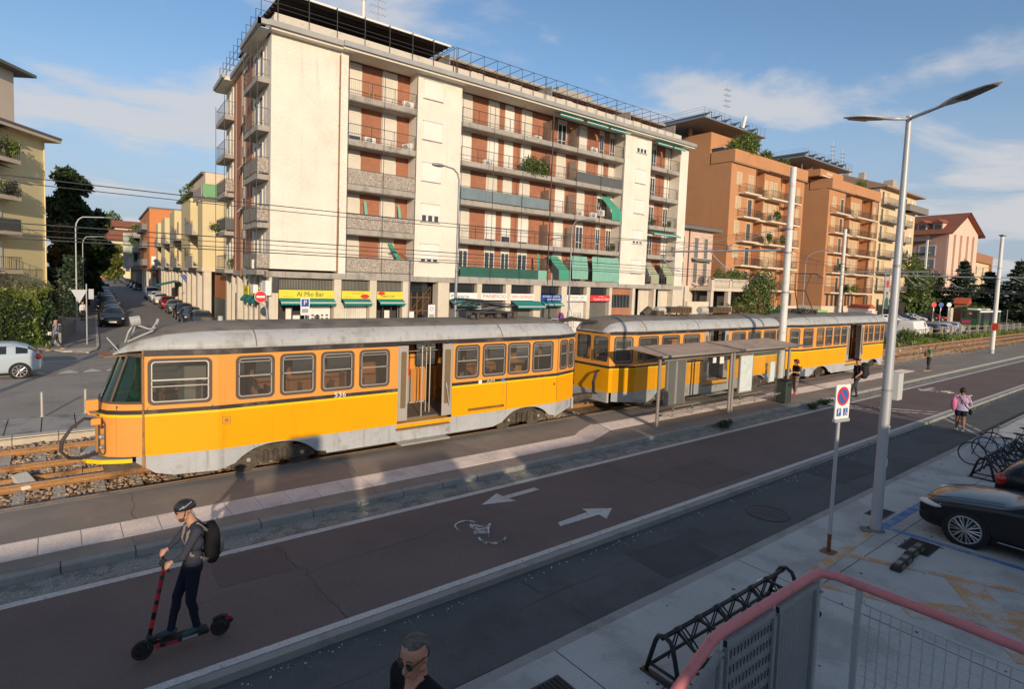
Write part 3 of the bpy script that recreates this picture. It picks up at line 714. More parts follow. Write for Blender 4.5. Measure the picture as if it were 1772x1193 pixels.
# balconies of the side street front
for i,zb in enumerate(ZB):
 for y0,y1,st in ((37.45,41.45,i<3),(48.4,52.3,False)):
  def q(y,off):return (lx(y)-off,y)
  b=B();b.prism([q(y0,.74),q(y0,0),q(y1,0),q(y1,.74)],'z',zb+.05,zb+.36);o=bp('balcony',b,M_concr)
  r=B();pts=[q(y0,.02),q(y0,.70),q(y1,.70),q(y1,.02)]
  for a,c in zip(pts[:-1],pts[1:]):
   r.tube([(*a,zb+1.42),(*c,zb+1.42)],.018,5);r.tube([(*a,zb+.5),(*c,zb+.5)],.012,5)
   L=math.dist(a,c);n=max(1,int(L/.14))
   for k in range(n+1):t=k/n;p=(a[0]+(c[0]-a[0])*t,a[1]+(c[1]-a[1])*t);r.cyl((*p,zb+.36),(*p,zb+1.42),.006,n=4,caps=False)
  bp('railing',r,M_iron,o)
  if st or (y0>45 and i in (1,2)):
   pn=B();pn.prism([q(y0+.02,.66),q(y0+.02,.69),q(y1,.69),q(y1,.66)],'z',zb+.46,zb+1.36);pn.prism([q(y0,.69),(q(y0,.69)[0],y0+.02),(q(y0,.02)[0],y0+.02),q(y0,.02)][::-1],'z',zb+.46,zb+1.36);bp('railing_panel',pn,M_mosaic if y0<45 or i==2 else M_darkp,o)
# tall thin tubes running past the balconies
def vt(name,pts,r=.022):b=B();b.tube(pts,r,6);return bp(name,b,M_iron)
for x,r in ((15.33,.02),(17.9,.02),(20.41,.02),(24.3,.02),(27.3,.02),(30.32,.02),(33.47,.05),(36.45,.025),(39.6,.02),(42.66,.03),(46.8,.02),(49.35,.03)):vt('facade_pole',[(x,36.87,4.5),(x,36.87,19.0)],r)
for y in (37.4,39.4,41.5):vt('facade_pole',[(lx(y)-.72,y,4.4),(lx(y)-.72,y,18.9)])
for y in (48.4,52.4):vt('facade_pole',[(lx(y)-.75,y,4.4),(lx(y)-.75,y,18.0)])
for y,m in ((43.8,M_cop),(45.4,M_cop)):
 b=B();b.tube([(lx(y)-.1,y,4.3),(lx(y)-.1,y,18.8)],.05,8);bp('drainpipe',b,m)
b=B();b.tube([(14.72,36.95,4.8),(14.72,36.95,8.5),(14.74,36.95,8.6),(14.74,36.95,18.9)],.045,8)
for z in (7.2,9.6,12.0,14.4,16.8):b.torus((14.73,36.95,z),(0,0,1),.05,.015,10,5)
bp('drainpipe',b,M_cop)
# cornice, gutter and parapet
b=B();b.prism([(10.3,36.5),(14.72,36.5),(14.72,36.3),(52.95,36.3),(52.95,38.2),(10.45,38.2)],'z',19.15,19.42);b.prism([(lx(38.2)-.8,37.2),(lx(38.2)+.2,37.2),(lx(41.5)+.2,41.6),(lx(41.5)-.8,41.6)],'z',19.15,19.40);b.prism([(lx(41.6)-.25,41.6),(lx(41.6)+.3,41.6),(lx(48.3)+.3,48.3),(lx(48.3)-.25,48.3)],'z',19.15,19.40)
b.prism([(lx(48.3)-.8,48.3),(lx(48.3)+.2,48.3),(lx(52.3)+.2,52.4),(lx(52.3)-.8,52.4)],'z',19.15,19.40);bp('cornice',b,M_head)
b=B();b.prism([(10.1,36.30),(14.68,36.30),(14.68,36.12),(53.0,36.12),(53.0,36.34),(14.9,36.34),(14.9,36.52),(10.1,36.52)],'z',19.30,19.62)
b.prism([(lx(36.3)-.95,36.3),(lx(36.3)-.75,36.3),(lx(41.6)-.75,41.6),(lx(41.6)-.95,41.6)],'z',19.26,19.55);b.prism([(lx(48.2)-.95,48.2),(lx(48.2)-.75,48.2),(lx(52.5)-.75,52.5),(lx(52.5)-.95,52.5)],'z',19.26,19.55);b.prism([(lx(41.6)-.42,41.6),(lx(41.6)-.25,41.6),(lx(48.2)-.25,48.2),(lx(48.2)-.42,48.2)],'z',19.26,19.55)
b.box(lx(36.3)-.95,10.1,36.30,36.5,19.26,19.55)
bp('gutter',b,M_gutter)
b=B();b.prism([(10.6,36.95),(51.4,36.95),(51.4,37.15),(10.75,37.15)],'z',19.42,20.35);b.prism([(lx(37.15)+.15,37.15),(lx(37.15)+.35,37.15),(lx(52)+.35,52),(lx(52)+.15,52)],'z',19.40,20.3);bp('parapet',b,mat('stained_parapet',(0.58,0.53,0.45),0.9,0.1,1,col2=(0.40,0.37,0.32),c2lo=.48,c2hi=.7,c2scale=1.0))
b=B();b.prism([(10.75,38.0),(52.2,38.0),(52.2,50),(11.5,52)],'z',19.1,19.5);bp('roof_terrace',b,M_tar)
# set-back top storey with brick and shutters, flat roof
b=B();b.prism([(24.0,39.8),(51.0,39.8),(51.0,49),(24.0,49)],'z',19.5,21.75);bp('penthouse_wall',b,M_brick)
b=B();b.prism([(23.6,39.2),(51.6,39.2),(51.6,50),(23.6,50)],'z',21.75,22.0);b.prism([(36.4,39.6),(40.8,39.6),(40.8,43),(36.4,43)],'z',22.0,22.55);bp('penthouse_roof',b,M_concr)
for x0,x1 in ((26.9,28.0),(30.6,32.2),(34.0,35.0),(37.0,38.3),(40.4,41.6),(44.0,45.0),(47,48.2)):
 b=B();b.box(x0,x1,39.74,39.82,19.6,21.6);bp('shutter',b,M_shut)
# dark boarded canopy over the corner terrace
b=B();b.box(11.1,23.1,37.2,43.0,21.72,21.78)
for k in range(9):y=37.4+k*.65;b.box(11.1,23.1,y,y+.07,21.62,21.715)
b.prism([(lx(40)+.6,43.0),(23.1,43.0),(23.1,50.5),(lx(50)+.6,50.5)],'z',21.7,21.78)
cp=bp('canopy',b,M_tar)
b=B();b.box(11.05,23.15,37.05,37.19,21.70,21.83);bp('canopy_edge',b,M_wframe,cp)
b=B();b.box(11.6,23.0,43.0,43.2,19.5,21.6);bp('terrace_wall',b,M_tar)
# pipe frames along the roof edge
b=B()
xs_=[10.75,12.64,14.45,16.35,18.15,19.9,21.6,23.3]
for x in xs_:
 b.tube([(x,36.82,19.9),(x,36.82,21.72),(x,38.6,21.68)],.026,5)
b.tube([(10.75,36.85,20.62),(23.3,36.85,20.62)],.016,5);b.tube([(10.75,36.85,20.9),(23.3,36.85,20.9)],.016,5)
bp('roof_frame',b,M_iron)
b=B();x=23.5;k=0
while x<50.4:
 b.tube([(x,36.75,19.8),(x,36.75,21.68),(x,39.6,21.72)],.024,5);
 if k in (0,7,14):b.tube([(x+.12,36.75,19.8),(x+.12,36.75,21.68)],.024,5)
 x+=1.25;k+=1
b.tube([(23.5,36.75,21.68),(x-1.25,36.75,21.68)],.022,5);b.tube([(23.5,39.4,21.72),(x-1.25,39.4,21.72)],.018,5);b.tube([(23.5,36.78,20.75),(x-1.25,36.78,20.75)],.016,5);b.tube([(23.5,36.78,20.5),(x-1.25,36.78,20.5)],.012,5)
bp('roof_frame',b,M_iron)
b=B()
for k in range(11):
 y=37.3+k*1.45;X=lx(y)-.55
 b.tube([(X,y,19.5),(X,y,21.0),(X+.9,y,21.0)],.024,5)
 if k<10:b.tube([(X,y,20.3),(lx(y+1.45)-.55,y+1.45,20.3)],.014,5);b.tube([(X+.1,y,20.0),(lx(y+1.45)-.45,y+1.45,20.0)],.014,5)
bp('roof_frame',b,M_iron)
for x,y in ((23.2,38),(33.4,39),(43.6,39),(50.6,38.2)):
 b=B();b.box(x-.03,x+.03,37.2,39.6,19.5,21.3);bp('divider',b,M_concr)
# chimney pipe and antenna
b=B();b.cyl((17.6,40.0,21.7),(17.6,40.0,24.3),.11,n=10);b.cyl((17.6,40,24.3),(17.6,40,24.42),.15,n=10);bp('flue',b,M_wframe)
b=B();b.tube([(19.0,40.6,21.7),(19.0,40.6,25.6)],.025,5)
for z,l in ((24.0,.5),(24.5,.4),(25.0,.5)):
 b.tube([(18.4,40.6,z),(19.6,40.6,z)],.012,4)
 for k in range(6):b.tube([(18.4+k*.24,40.6-l/2,z),(18.4+k*.24,40.6+l/2,z)],.008,4)
tag(b.make('roof_antenna',M_gutter),'television antenna on the roof of the cream apartment block','antenna')
# ---------------------------------------------------------------- ground floor
b=B()
for x0,x1 in ((14.55,15.05),(17.1,17.6),(19.62,20.2),(22.57,23.55),(26.14,26.6),(29.0,29.56),(32.0,32.82),(35.25,35.93),(38.4,38.88),(41.5,41.88),(44.85,45.25),(48.2,48.5),(51.35,52.75)):b.box(x0,x1,36.92,37.7,0,4.42)
b.prism([(10.4,36.92),(10.95,36.92),(10.95,37.8),(10.45,37.8)],'z',0,4.42)
for y in (39.3,41.0,42.7,44.4,47.0,49.2,51.5):b.prism([(lx(y)-.02,y),(lx(y)+.4,y),(lx(y)+.4,y+.38),(lx(y)-.02,y+.38)],'z',0,4.42)
[bp('pillar',q,M_pill) for q in islands(b)]
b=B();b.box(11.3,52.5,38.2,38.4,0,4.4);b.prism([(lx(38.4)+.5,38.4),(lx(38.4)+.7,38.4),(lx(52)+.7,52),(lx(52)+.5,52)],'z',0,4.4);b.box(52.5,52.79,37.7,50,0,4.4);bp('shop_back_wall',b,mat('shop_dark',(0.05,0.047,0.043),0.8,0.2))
def gf(x0,x1,items):
 for nm,z0,z1,m,y in items:
  b=B();b.box(x0,x1,y,y+.05,z0,z1);bp(nm,b,m)
for x0,x1 in ((10.95,14.55),(15.05,17.1),(17.6,19.62)):gf(x0,x1,[('transom_grille',3.68,4.42,M_grill,37.25)])
for x0,x1 in ((23.55,26.14),(26.6,29.0),(29.56,32.0),(32.82,35.25),(35.93,38.4),(38.88,41.5)):gf(x0,x1,[('transom_window',3.72,4.42,M_wglass,37.3)])
for x0,x1 in ((23.55,26.14),(26.6,29.0),(29.56,32.0),(32.82,35.25),(38.88,41.5)):gf(x0,x1,[('metal_shutter',0.0,3.1,M_metal_sh,37.35)])
M_poster=mat('pale_poster',(0.62,0.60,0.55),0.8,0.05,2)
gf(35.93,38.4,[('mural_board',0.2,3.05,M_poster,37.25)])
b=B()                                                    # ink drawing of a domed church and house front
for pts in ([(36.3,.6),(36.3,1.7),(37.0,1.7),(37.0,.6)],[(36.35,1.7),(36.4,2.1),(36.65,2.4),(36.9,2.1),(36.95,1.7)],[(36.65,2.4),(36.65,2.75)],[(37.2,.6),(37.2,2.0),(38.1,2.0),(38.1,.6)],[(37.3,1.3),(38.0,1.3)],[(37.4,1.9),(37.4,1.4),(37.65,1.4),(37.65,1.9)],[(37.8,1.9),(37.8,1.4),(38.0,1.4),(38.0,1.9)],[(36.45,1.6),(36.45,1.0),(36.85,1.0),(36.85,1.6)]):
 b.tube([(x,37.245,z) for x,z in pts],.022,4)
bp('mural_drawing',b,M_darkp)
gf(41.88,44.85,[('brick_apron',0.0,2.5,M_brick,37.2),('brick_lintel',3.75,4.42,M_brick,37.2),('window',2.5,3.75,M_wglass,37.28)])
b=B()
for k in range(7):x=41.95+k*.46;b.box(x,x+.07,37.2,37.27,2.5,3.75)
bp('window_frame',b,M_darkp)
# bar interior seen through the glass: white drinks cabinet, posters, curtains
M_wh=mat('white_enamel',(0.75,0.73,0.69),0.5,0.03)
M_curt=brick_mat('white_curtain',(0.68,0.65,0.57),(0.60,0.57,0.50),(0.45,0.42,0.36),.16,30,.02)
gf(15.1,17.05,[('curtain',0.0,2.85,M_curt,37.4)])
b=B();b.box(12.9,14.45,37.35,37.42,.1,2.6);o=bp('shop_poster',b,M_wh);q=B();q.box(13.4,13.75,37.33,37.348,1.3,2.0)
for k in range(4):
 for l in range(3):q.box(13.2+k*.32,13.36+k*.32,37.33,37.348,1.5+l*.22,1.62+l*.22)
bp('print',q,M_darkp,o)
for x0,x1,z0,z1 in ((11.6,11.95,1.7,2.5),(11.65,11.95,1.0,1.6),(12.05,12.5,1.2,2.0),(17.9,18.3,.8,1.6),(18.5,18.9,1.5,2.3),(18.6,19.2,.5,1.2),(20.5,20.9,1.0,2.2),(11.1,11.4,.6,1.4)):
 b=B();b.box(x0,x1,37.5,37.53,z0,z1);bp('shop_poster',b,M_wh)
b=B()
for k in range(3):b.box(11.0+k*.9,11.06+k*.9,37.3,37.36,0,3.1)
for x in (17.62,18.25,18.9,19.56):b.box(x,x+.06,37.3,37.36,0,3.1)
bp('shop_frame',b,M_iron)
# entrance hall with glazed door in wood bars
b=B();b.box(20.2,22.57,38.1,38.15,0,4.3);o=bp('entrance_door',b,M_wglass);f=B()
M_woodb=mat('brown_wood',(0.17,0.085,0.035),0.6,0.15)
for x in (20.9,21.4,21.9,22.4):f.box(x,x+.06,38.03,38.09,0,3.6)
for z in (1.2,2.2,3.2):f.box(20.2,22.57,38.032,38.088,z,z+.07)
f.tube([(20.9,38.0,1.4),(22.5,38.0,3.2)],.03,5);f.tube([(20.9,38.0,2.3),(22.5,38.0,4.0)],.03,5)
bp('door_frame',f,M_woodb,o)
b=B();b.box(20.22,20.9,37.3,38.0,0,1.5);bp('letter_box',b,M_pill)
gf(45.25,46.6,[('side_gate',0.0,4.0,MATS['shop_dark'],37.9)])
gf(46.6,48.2,[('entrance_wall',0.0,4.42,M_pill,37.6)])
gf(48.5,49.8,[('entrance_door',0.0,4.2,M_wglass,37.9)])
gf(49.8,51.35,[('entrance_wall',0.0,4.42,M_pill,37.6)])
# side street shop doors
for y0,y1 in ((39.68,41.0),(41.38,42.7),(43.08,44.4),(47.4,49.2)):
 b=B();b.prism([(lx(y0)+.2,y0),(lx(y0)+.25,y0),(lx(y1)+.25,y1),(lx(y1)+.2,y1)],'z',0,3.0);bp('metal_shutter',b,M_metal_sh)
 b=B();b.prism([(lx(y0)+.2,y0),(lx(y0)+.25,y0),(lx(y1)+.25,y1),(lx(y1)+.2,y1)],'z',3.75,4.4);bp('transom_window',b,M_wglass)
b=B();b.prism([(lx(52.2),52.2),(lx(52.2)+.2,52.2),(lx(57)+.2,57.6),(lx(57),57.6)],'z',2.3,4.3);tag(b.make('garden_wall_panel',mat('orange_render',(0.42,0.155,0.06),0.85,0.08)),'orange rendered panel in the gap beside the cream block','wall panel')
b=B();b.prism([(lx(52.2)-.05,52.15),(lx(52.2)+.12,52.15),(lx(57)+.12,57.5),(lx(57)-.05,57.5)],'z',0,2.29);tag(b.make('yard_gate',M_darkp),'dark metal yard gate beside the cream block','gate')

# ---------------------------------------------------------------- shop signs, awnings, drapes (things fixed to the building front)
M_yel=mat('yellow_sign',(0.72,0.62,0.05),0.5,0.05)
M_ink=mat('sign_ink',(0.03,0.06,0.045),0.6,0.02)
M_redp=mat('sign_red',(0.62,0.035,0.045),0.5,0.03)
M_bluei=mat('sign_blue',(0.02,0.07,0.32),0.5,0.03)
M_white_p=mat('sign_white',(0.78,0.76,0.72),0.5,0.03)
M_brn=mat('sign_brown',(0.35,0.17,0.03),0.6,0.03)
def sign(x0,x1,z0,z1,m,label,texts=(),disc=None,y=36.84):
 t=thing('shop_sign',label,'shop sign',((x0+x1)/2,y,z0),0,'shop signs above the pavement')
 b=B();b.box(x0,x1,y,y+.08,z0,z1);b.make('board',m,t,world=True)
 for tx,cx,cz,sz,w,tm in texts:
  q=B();add_text(q,tx,(cx,y-.006,cz),(1,0,0),(0,0,1),sz,w);q.make('lettering',tm,t,world=True)
 if disc:
  for cx,cz,rx,rz,dm,z_ in disc:
   q=B();q.poly([(cx+rx*math.cos(2*PI*i/24),y-.012,cz+rz*math.sin(2*PI*i/24)) for i in range(24)]);q.make('disc',dm,t,world=True)
 return t
t=sign(10.97,14.53,3.13,3.66,M_yel,'yellow shop sign reading Al Mio Bar, above a white front',[('Al Mio Bar',12.95,3.39,.42,1.75,M_ink),('caffetteria',11.55,3.24,.11,.7,M_brn),('~ . ~',11.55,3.45,.22,.35,M_ink),('_ o',14.2,3.3,.2,.25,M_brn)])
sign(15.07,17.08,3.13,3.66,M_yel,'yellow shop sign with a red disc at its right end, reading BIGLIETTI',[('~ . ~',15.5,3.5,.2,.35,M_ink),('BIGLIETTI',16.2,3.5,.18,.8,M_brn),('colazione',15.5,3.25,.11,.6,M_brn)],[(16.7,3.3,.32,.15,M_redp,0)])
sign(17.62,19.6,3.13,3.66,M_yel,'yellow shop sign with a red flash at its left end, reading TABACCHI',[('TABACCHI',18.4,3.32,.24,1.1,M_ink),('~ , ~',19.3,3.4,.2,.3,M_brn)],[(17.93,3.53,.28,.12,M_redp,0)])
sign(23.57,26.12,3.13,3.68,M_white_p,'white shop sign with blue script reading Pizzeria',[('Pizzeria',24.5,3.4,.38,1.6,M_bluei)])
sign(26.5,29.1,3.13,3.68,M_white_p,'white shop sign with red letters reading PANIFICIO',[('PANIFICIO',27.85,3.42,.38,2.3,M_redp)])
sign(29.45,32.0,3.13,3.68,M_white_p,'white shop sign with red letters reading SAN GIORGIO',[('SAN GIORGIO',30.75,3.42,.34,2.3,M_redp)])
sign(32.85,35.22,3.1,3.64,M_bluei,'blue shop sign with white letters reading ASIAN & LATIN ALIMENTARI',[('ASIAN & LATIN',34.0,3.48,.24,2.0,M_white_p),('ALIMENTARI',34.3,3.23,.24,1.6,M_white_p)])
sign(35.9,38.4,3.1,3.66,M_white_p,'white shop sign with small dark letters above the drawn mural',[('immobiliare - affitti',37.15,3.45,.2,1.7,M_ink),('vendite e consulenze',37.2,3.24,.14,1.5,M_bluei)])
sign(38.9,41.48,3.1,3.68,M_redp,'red shop sign with white letters reading CUCINE in CITTA',[('e arte',40.3,3.58,.18,.6,M_white_p),('Cucine in Citta',40.3,3.32,.34,2.1,M_white_p)])
for k,(y0,y1) in enumerate(((39.5,40.95),(41.2,42.65),(42.9,44.3))):
 t=thing('shop_sign',('small yellow sign round the corner in the side street, nearest the corner','small yellow sign in the side street, middle of the three','small yellow sign in the side street, farthest from the corner')[k],'shop sign',(lx(y0)-.1,y0,3.1),0,'shop signs above the pavement')
 b=B();sidebox(b,y0,y1,3.1,3.7,.03,.06);b.make('board',M_yel,t,world=True)
 q=B();add_text(q,('BAR','PIZZA','CAFFE')[k],(lx((y0+y1)/2)-.11,(y0+y1)/2,3.4),(-.05,-1,0),(0,0,1),.3,.9);q.make('lettering',M_brn,t,world=True)
def awning(x0,x1,ztop,zval,label,proj=.55,y=36.86,m=None,group='teal awnings over the shops'):
 t=thing('awning',label,'awning',((x0+x1)/2,y,ztop),0,group);m=m or M_teal
 b=B();n=max(4,int((x1-x0)/.2));zl=zval+.14
 b.quad((x0,y,ztop),(x1,y,ztop),(x1,y-proj,zl),(x0,y-proj,zl))
 b.make('cloth',m,t,world=True)
 b=B();b.quad((x0,y-proj-.004,zl+.05),(x1,y-proj-.004,zl+.05),(x1,y-proj-.004,zl),(x0,y-proj-.004,zl));b.make('white_band',M_tealw,t,world=True)
 b=B();pts=[]
 for i in range(n*4+1):
  xx=x0+(x1-x0)*i/(n*4);pts.append((xx,zl-.10-.04*abs(math.sin(PI*i/4))))
 vs=[(x0+(x1-x0)*i/(n*4),y-proj-.002,zl) for i in range(n*4+1)]+[(p[0],y-proj-.002,p[1]) for p in pts]
 b.add(vs,[(i,i+1,n*4+1+i+1,n*4+1+i) for i in range(n*4)]);b.make('valance',m,t,world=True)
 return t
awning(10.95,14.5,3.13,2.72,'teal scalloped awning under the sign reading Al Mio Bar')
awning(15.05,17.05,3.13,2.73,'teal scalloped awning under the yellow sign with a red disc on its right')
awning(17.6,19.6,3.13,2.74,'teal scalloped awning under the sign reading TABACCHI')
awning(23.6,26.1,3.1,2.66,'teal scalloped awning under the sign reading Pizzeria')
awning(29.6,32.6,3.08,2.5,'teal scalloped awning under the sign reading SAN GIORGIO',.9)
awning(32.8,35.1,3.05,2.66,'teal scalloped awning under the blue sign')
for k,(y0,y1) in enumerate(((39.5,40.95),(41.2,42.65),(42.9,44.3))):
 b=B();X0=lx(y0)-.06;X1=lx(y1)-.06
 b.loft([[(X0,y0,3.08),(X0-.28,y0,2.78),(X0-.28,y0,2.62)],[(X1,y1,3.08),(X1-.28,y1,2.78),(X1-.28,y1,2.62)]],closed=False)
 tag(b.make('awning',M_teal),('small teal awning round the corner, nearest the corner','small teal awning in the side street, middle of three','small teal awning in the side street, farthest from the corner')[k],'awning','teal awnings over the shops')
G2='teal sun awnings of the flats'
awning(33.5,36.2,19.1,18.62,'teal sun awning on the top floor, leftmost of three in a row',.9,37.0,group=G2)
awning(36.7,39.4,19.1,18.62,'teal sun awning on the top floor, middle of three in a row',.9,37.0,group=G2)
awning(39.7,42.5,19.1,18.62,'teal sun awning on the top floor, rightmost of three in a row',.9,37.0,group=G2)
awning(46.9,49.2,19.1,18.6,'teal sun awning at the top right corner of the block, left one of the pair',.6,36.95,group=G2)
awning(49.5,51.4,19.1,18.6,'teal sun awning at the top right corner of the block, right one of the pair',.6,36.95,group=G2)
awning(46.9,51.3,10.2,9.75,'long teal sun awning on the second floor at the right end of the block',.7,36.95,group=G2)
def drape(x0,x1,ztop,zbot,label,m,y0=37.6,y1=36.8,bulge=.35):
 b=B();n=10;rows=[]
 for j in range(13):
  t=j/12;zz_=ztop+(zbot-ztop)*t;yy=y0+(y1-y0)*min(1,t*1.7)
  rows.append([(x0+(x1-x0)*i/n+bulge*min(1,t*1.6),yy+.02*math.sin(i*2.1+j*.3),zz_) for i in range(n+1)])
 b.loft(rows,closed=False);return tag(b.make('sun_drape',m,smooth=True),label,'sun blind','cloth sun blinds hung from the balconies')
drape(40.3,41.6,12.95,10.75,'bright green cloth blind billowing from the third floor balcony',M_drape,bulge=.9)
drape(34.0,35.2,7.05,4.95,'mid green cloth blind hanging at a slant on the first floor',M_drape,bulge=.75)
drape(36.3,38.3,7.15,5.1,'pale green cloth blind hanging flat, middle of the first floor',M_drape2,36.95,36.8,.05)
drape(38.95,40.1,7.2,4.95,'narrow pale green cloth blind beside the widest one on the first floor',M_drape2,36.95,36.8,.0)
drape(40.1,42.6,7.2,4.95,'widest pale green cloth blind on the first floor',M_drape2,36.95,36.78,.0)
drape(46.9,48.1,7.1,4.95,'sage green cloth blind at the right end of the first floor, left of two',M_drape3,37.5,36.8,.6)
drape(49.4,50.6,7.1,4.95,'sage green cloth blind at the right end of the first floor, right of two',M_drape3,37.5,36.8,.6)
drape(18.9,19.25,7.1,4.95,'green cloth gathered beside a shutter above the bar, first floor',M_drape,38.0,37.3,.5)
drape(16.95,17.15,9.9,7.9,'furled pale green blind on the left of the second floor above the bar',M_drape2,37.9,37.6,.0)
drape(19.55,19.75,9.9,7.9,'furled pale green blind on the right of the second floor above the bar',M_drape2,37.9,37.6,.0)
drape(32.3,32.5,7.1,5.8,'narrow strip of green cloth hanging beside the first floor divider',M_drape,37.0,36.9,.0)
# air conditioners
acb=None
def ac(x,y,z,label,rot=0):
 global acb
 if acb is None:
  t=thing('air_conditioner',label,'air conditioner',(x,y,z),rot,'air conditioners on the balconies')
  b=B();b.box(-.40,.40,-.15,.15,0,.56);b.make('casing',M_wh,t,bevel=.02)
  b=B();b.torus((-.1,-.155,.28),(0,1,0),.22,.012,20,5);b.cyl((-.1,-.152,.28),(-.1,-.158,.28),.2,n=20);b.make('fan_grille',mat('ac_grille',(.32,.32,.31),.6,.05),t);acb=t
 else:dup(acb,(x,y,z),rot,label)
ac(17.2,37.7,ZB[3]+.36,'white air conditioner on the fourth floor balcony at the left, under the brick')
ac(19.9,37.35,ZB[4]+.36,'white air conditioner at the right end of the top left balcony')
ac(20.0,37.4,ZB[3]+.36,'grey white air conditioner in the corner of the fourth floor left balcony',-1.2)
ac(32.6,37.9,ZB[4]+.36,'white air conditioner under the brick on the top floor, by the first divider')
ac(39.0,37.4,ZB[4]+.36,'white air conditioner below the middle top awning')
ac(37.6,37.5,ZB[2]+.36,'white air conditioner on the third floor right of the second divider')
ac(39.3,37.4,ZB[2]+.36,'white air conditioner on the third floor, left of the billowing blind')
ac(40.3,37.4,ZB[2]+.7,'white air conditioner on the third floor, right beside the billowing blind')
ac(27.2,37.6,ZB[3]+.36,'grey white box on the fourth floor balcony near its left end',.2)
ac(10.1,38.2,ZB[0]+.42,'white air conditioner on the corner balcony above the side street')
ac(9.95,38.6,3.35,'white air conditioner hung on the side street wall under the corner balcony',PI/2)
# things on the balconies
t=thing('wooden_chairs','folded wooden chair stacked against brick on the top left balcony','chair',(17.3,37.7,ZB[4]+.36));b=B()
for k in range(3):
 x=-.3+k*.3;b.tube([(x-.12,0,0),(x-.12,.1,.95)],.016,5);b.tube([(x+.12,0,0),(x+.12,.1,.95)],.016,5)
 for z in (.3,.55,.8):b.tube([(x-.12,z*.1,z),(x+.12,z*.1,z)],.014,5)
b.make('frame',mat('pine',(.45,.27,.09),.6,.1),t)
b=B();b.prism([(lx(36.9)-.35,36.6),(lx(36.9)+.0,36.6),(lx(36.9)+0,37.4),(lx(36.9)-.35,37.4)],'z',3.3,4.2)
tag(b.make('sign_box',M_wh),'white rounded sign box on the corner above the pavement','sign box')
b=B();b.box(10.55,10.9,36.7,36.82,3.5,4.45)
for k in range(5):b.box(10.58,10.87,36.69,36.70,3.6+k*.16,3.68+k*.16)
tag(b.make('vent_box',M_iron),'dark slotted box on the corner pillar of the cream block','vent box')
# ================================================================== TRAMS
M_ty=mat('tram_deep_yellow',(0.80,0.36,0.003),0.42,0.04,0.8,fine=0.02,fscale=30,col2=(0.60,0.25,0.02),c2lo=0.64,c2hi=0.80,c2scale=2.2,spec=.25,streak=((.42,.17,.02),.55,.76,5.0,.5))
M_to=mat('tram_light_orange',(0.72,0.315,0.065),0.45,0.06,0.8,fine=0.02,fscale=30,spec=.3,streak=((.45,.19,.05),.55,.78,5.0,.5))
M_tl=mat('tram_yellow_line',(0.85,0.56,0.01),0.4,0.03)
M_tb=mat('tram_black_band',(0.035,0.03,0.03),0.5,0.15,2.0,col2=(0.10,0.085,0.075),c2lo=.5,c2hi=.7,c2scale=2)
M_tg=mat('tram_grey_skirt',(0.40,0.42,0.44),0.55,0.08,1.2,fine=0.05,fscale=25,col2=(0.27,0.265,0.25),c2lo=0.52,c2hi=0.74,c2scale=2.5,streak=((.20,.18,.15),.52,.74,6.0,.6))
M_tr=mat('tram_roof_grey',(0.42,0.43,0.43),0.5,0.08,0.9,col2=(0.32,0.315,0.29),c2lo=0.5,c2hi=0.7,c2scale=2.0,streak=((.21,.19,.16),.50,.72,5.0,.6))
M_trt=mat('tram_roof_grime',(0.20,0.175,0.145),0.75,0.15,0.9,col2=(0.13,0.11,0.09),c2lo=0.45,c2hi=0.65,c2scale=1.5)
M_rub=mat('window_rubber',(0.10,0.075,0.06),0.7,0.08)
M_alu=mat('window_aluminium',(0.50,0.48,0.44),0.4,0.08,3,metal=0.5)
M_tin=mat('tram_interior',(0.30,0.29,0.27),0.7,0.08)
M_tino=mat('tram_interior_orange',(0.55,0.24,0.06),0.6,0.06)
M_seat=mat('tram_seat_brown',(0.17,0.065,0.03),0.5,0.12)
M_door=mat('tram_door_grey',(0.38,0.355,0.32),0.5,0.12,1.5,col2=(.26,.23,.19),c2lo=.5,c2hi=.7)
M_bog=mat('bogie_grime',(0.105,0.085,0.065),0.8,0.25,4.0,fine=.2,fscale=25,col2=(0.06,0.05,0.04),c2lo=.45,c2hi=.6,c2scale=4)
M_tgl=glass_mat('tram_glass',(0.62,0.62,0.58),0.03,0.22,(0.20,0.19,0.17))
M_wsh=glass_mat('tram_windscreen',(0.22,0.40,0.30),0.03,0.38,(0.015,0.05,0.035))
M_flo=mat('tram_floor',(0.16,0.135,0.11),0.7,0.1)
M_hose=mat('rubber_hose',(0.05,0.038,0.03),0.6,0.15)
M_redbox=mat('red_ticket_box',(0.55,0.05,0.02),0.45,0.05)
TY=14.965
def rr_cell(b,pt,cx0,cx1,cz0,cz1,hx0,hx1,hz0,hz1,r,k=4):
 """Wall cell with a rounded window hole; pt maps (x, z) to 3-d."""
 inner=rrect(hx0,hx1,hz0,hz1,r,k);out=[]
 mx,mz=(hx0+hx1)/2,(hz0+hz1)/2
 for x,z in inner:
  dx,dz=x-mx,z-mz;t=1e9
  if dx>1e-9:t=min(t,(cx1-mx)/dx)
  if dx<-1e-9:t=min(t,(cx0-mx)/dx)
  if dz>1e-9:t=min(t,(cz1-mz)/dz)
  if dz<-1e-9:t=min(t,(cz0-mz)/dz)
  out.append([mx+dx*t,mz+dz*t])
 n=len(inner)
 corners=[(cx1,cz0),(cx1,cz1),(cx0,cz1),(cx0,cz0)]
 for ci,c in enumerate(corners):# snap the middle point of each rounded corner to the cell's corner
  out[ci*(k+1)+k//2]=list(c)
 b.add([pt(*p) for p in inner]+[pt(*p) for p in out],[(i,(i+1)%n,n+(i+1)%n,n+i) for i in range(n)])
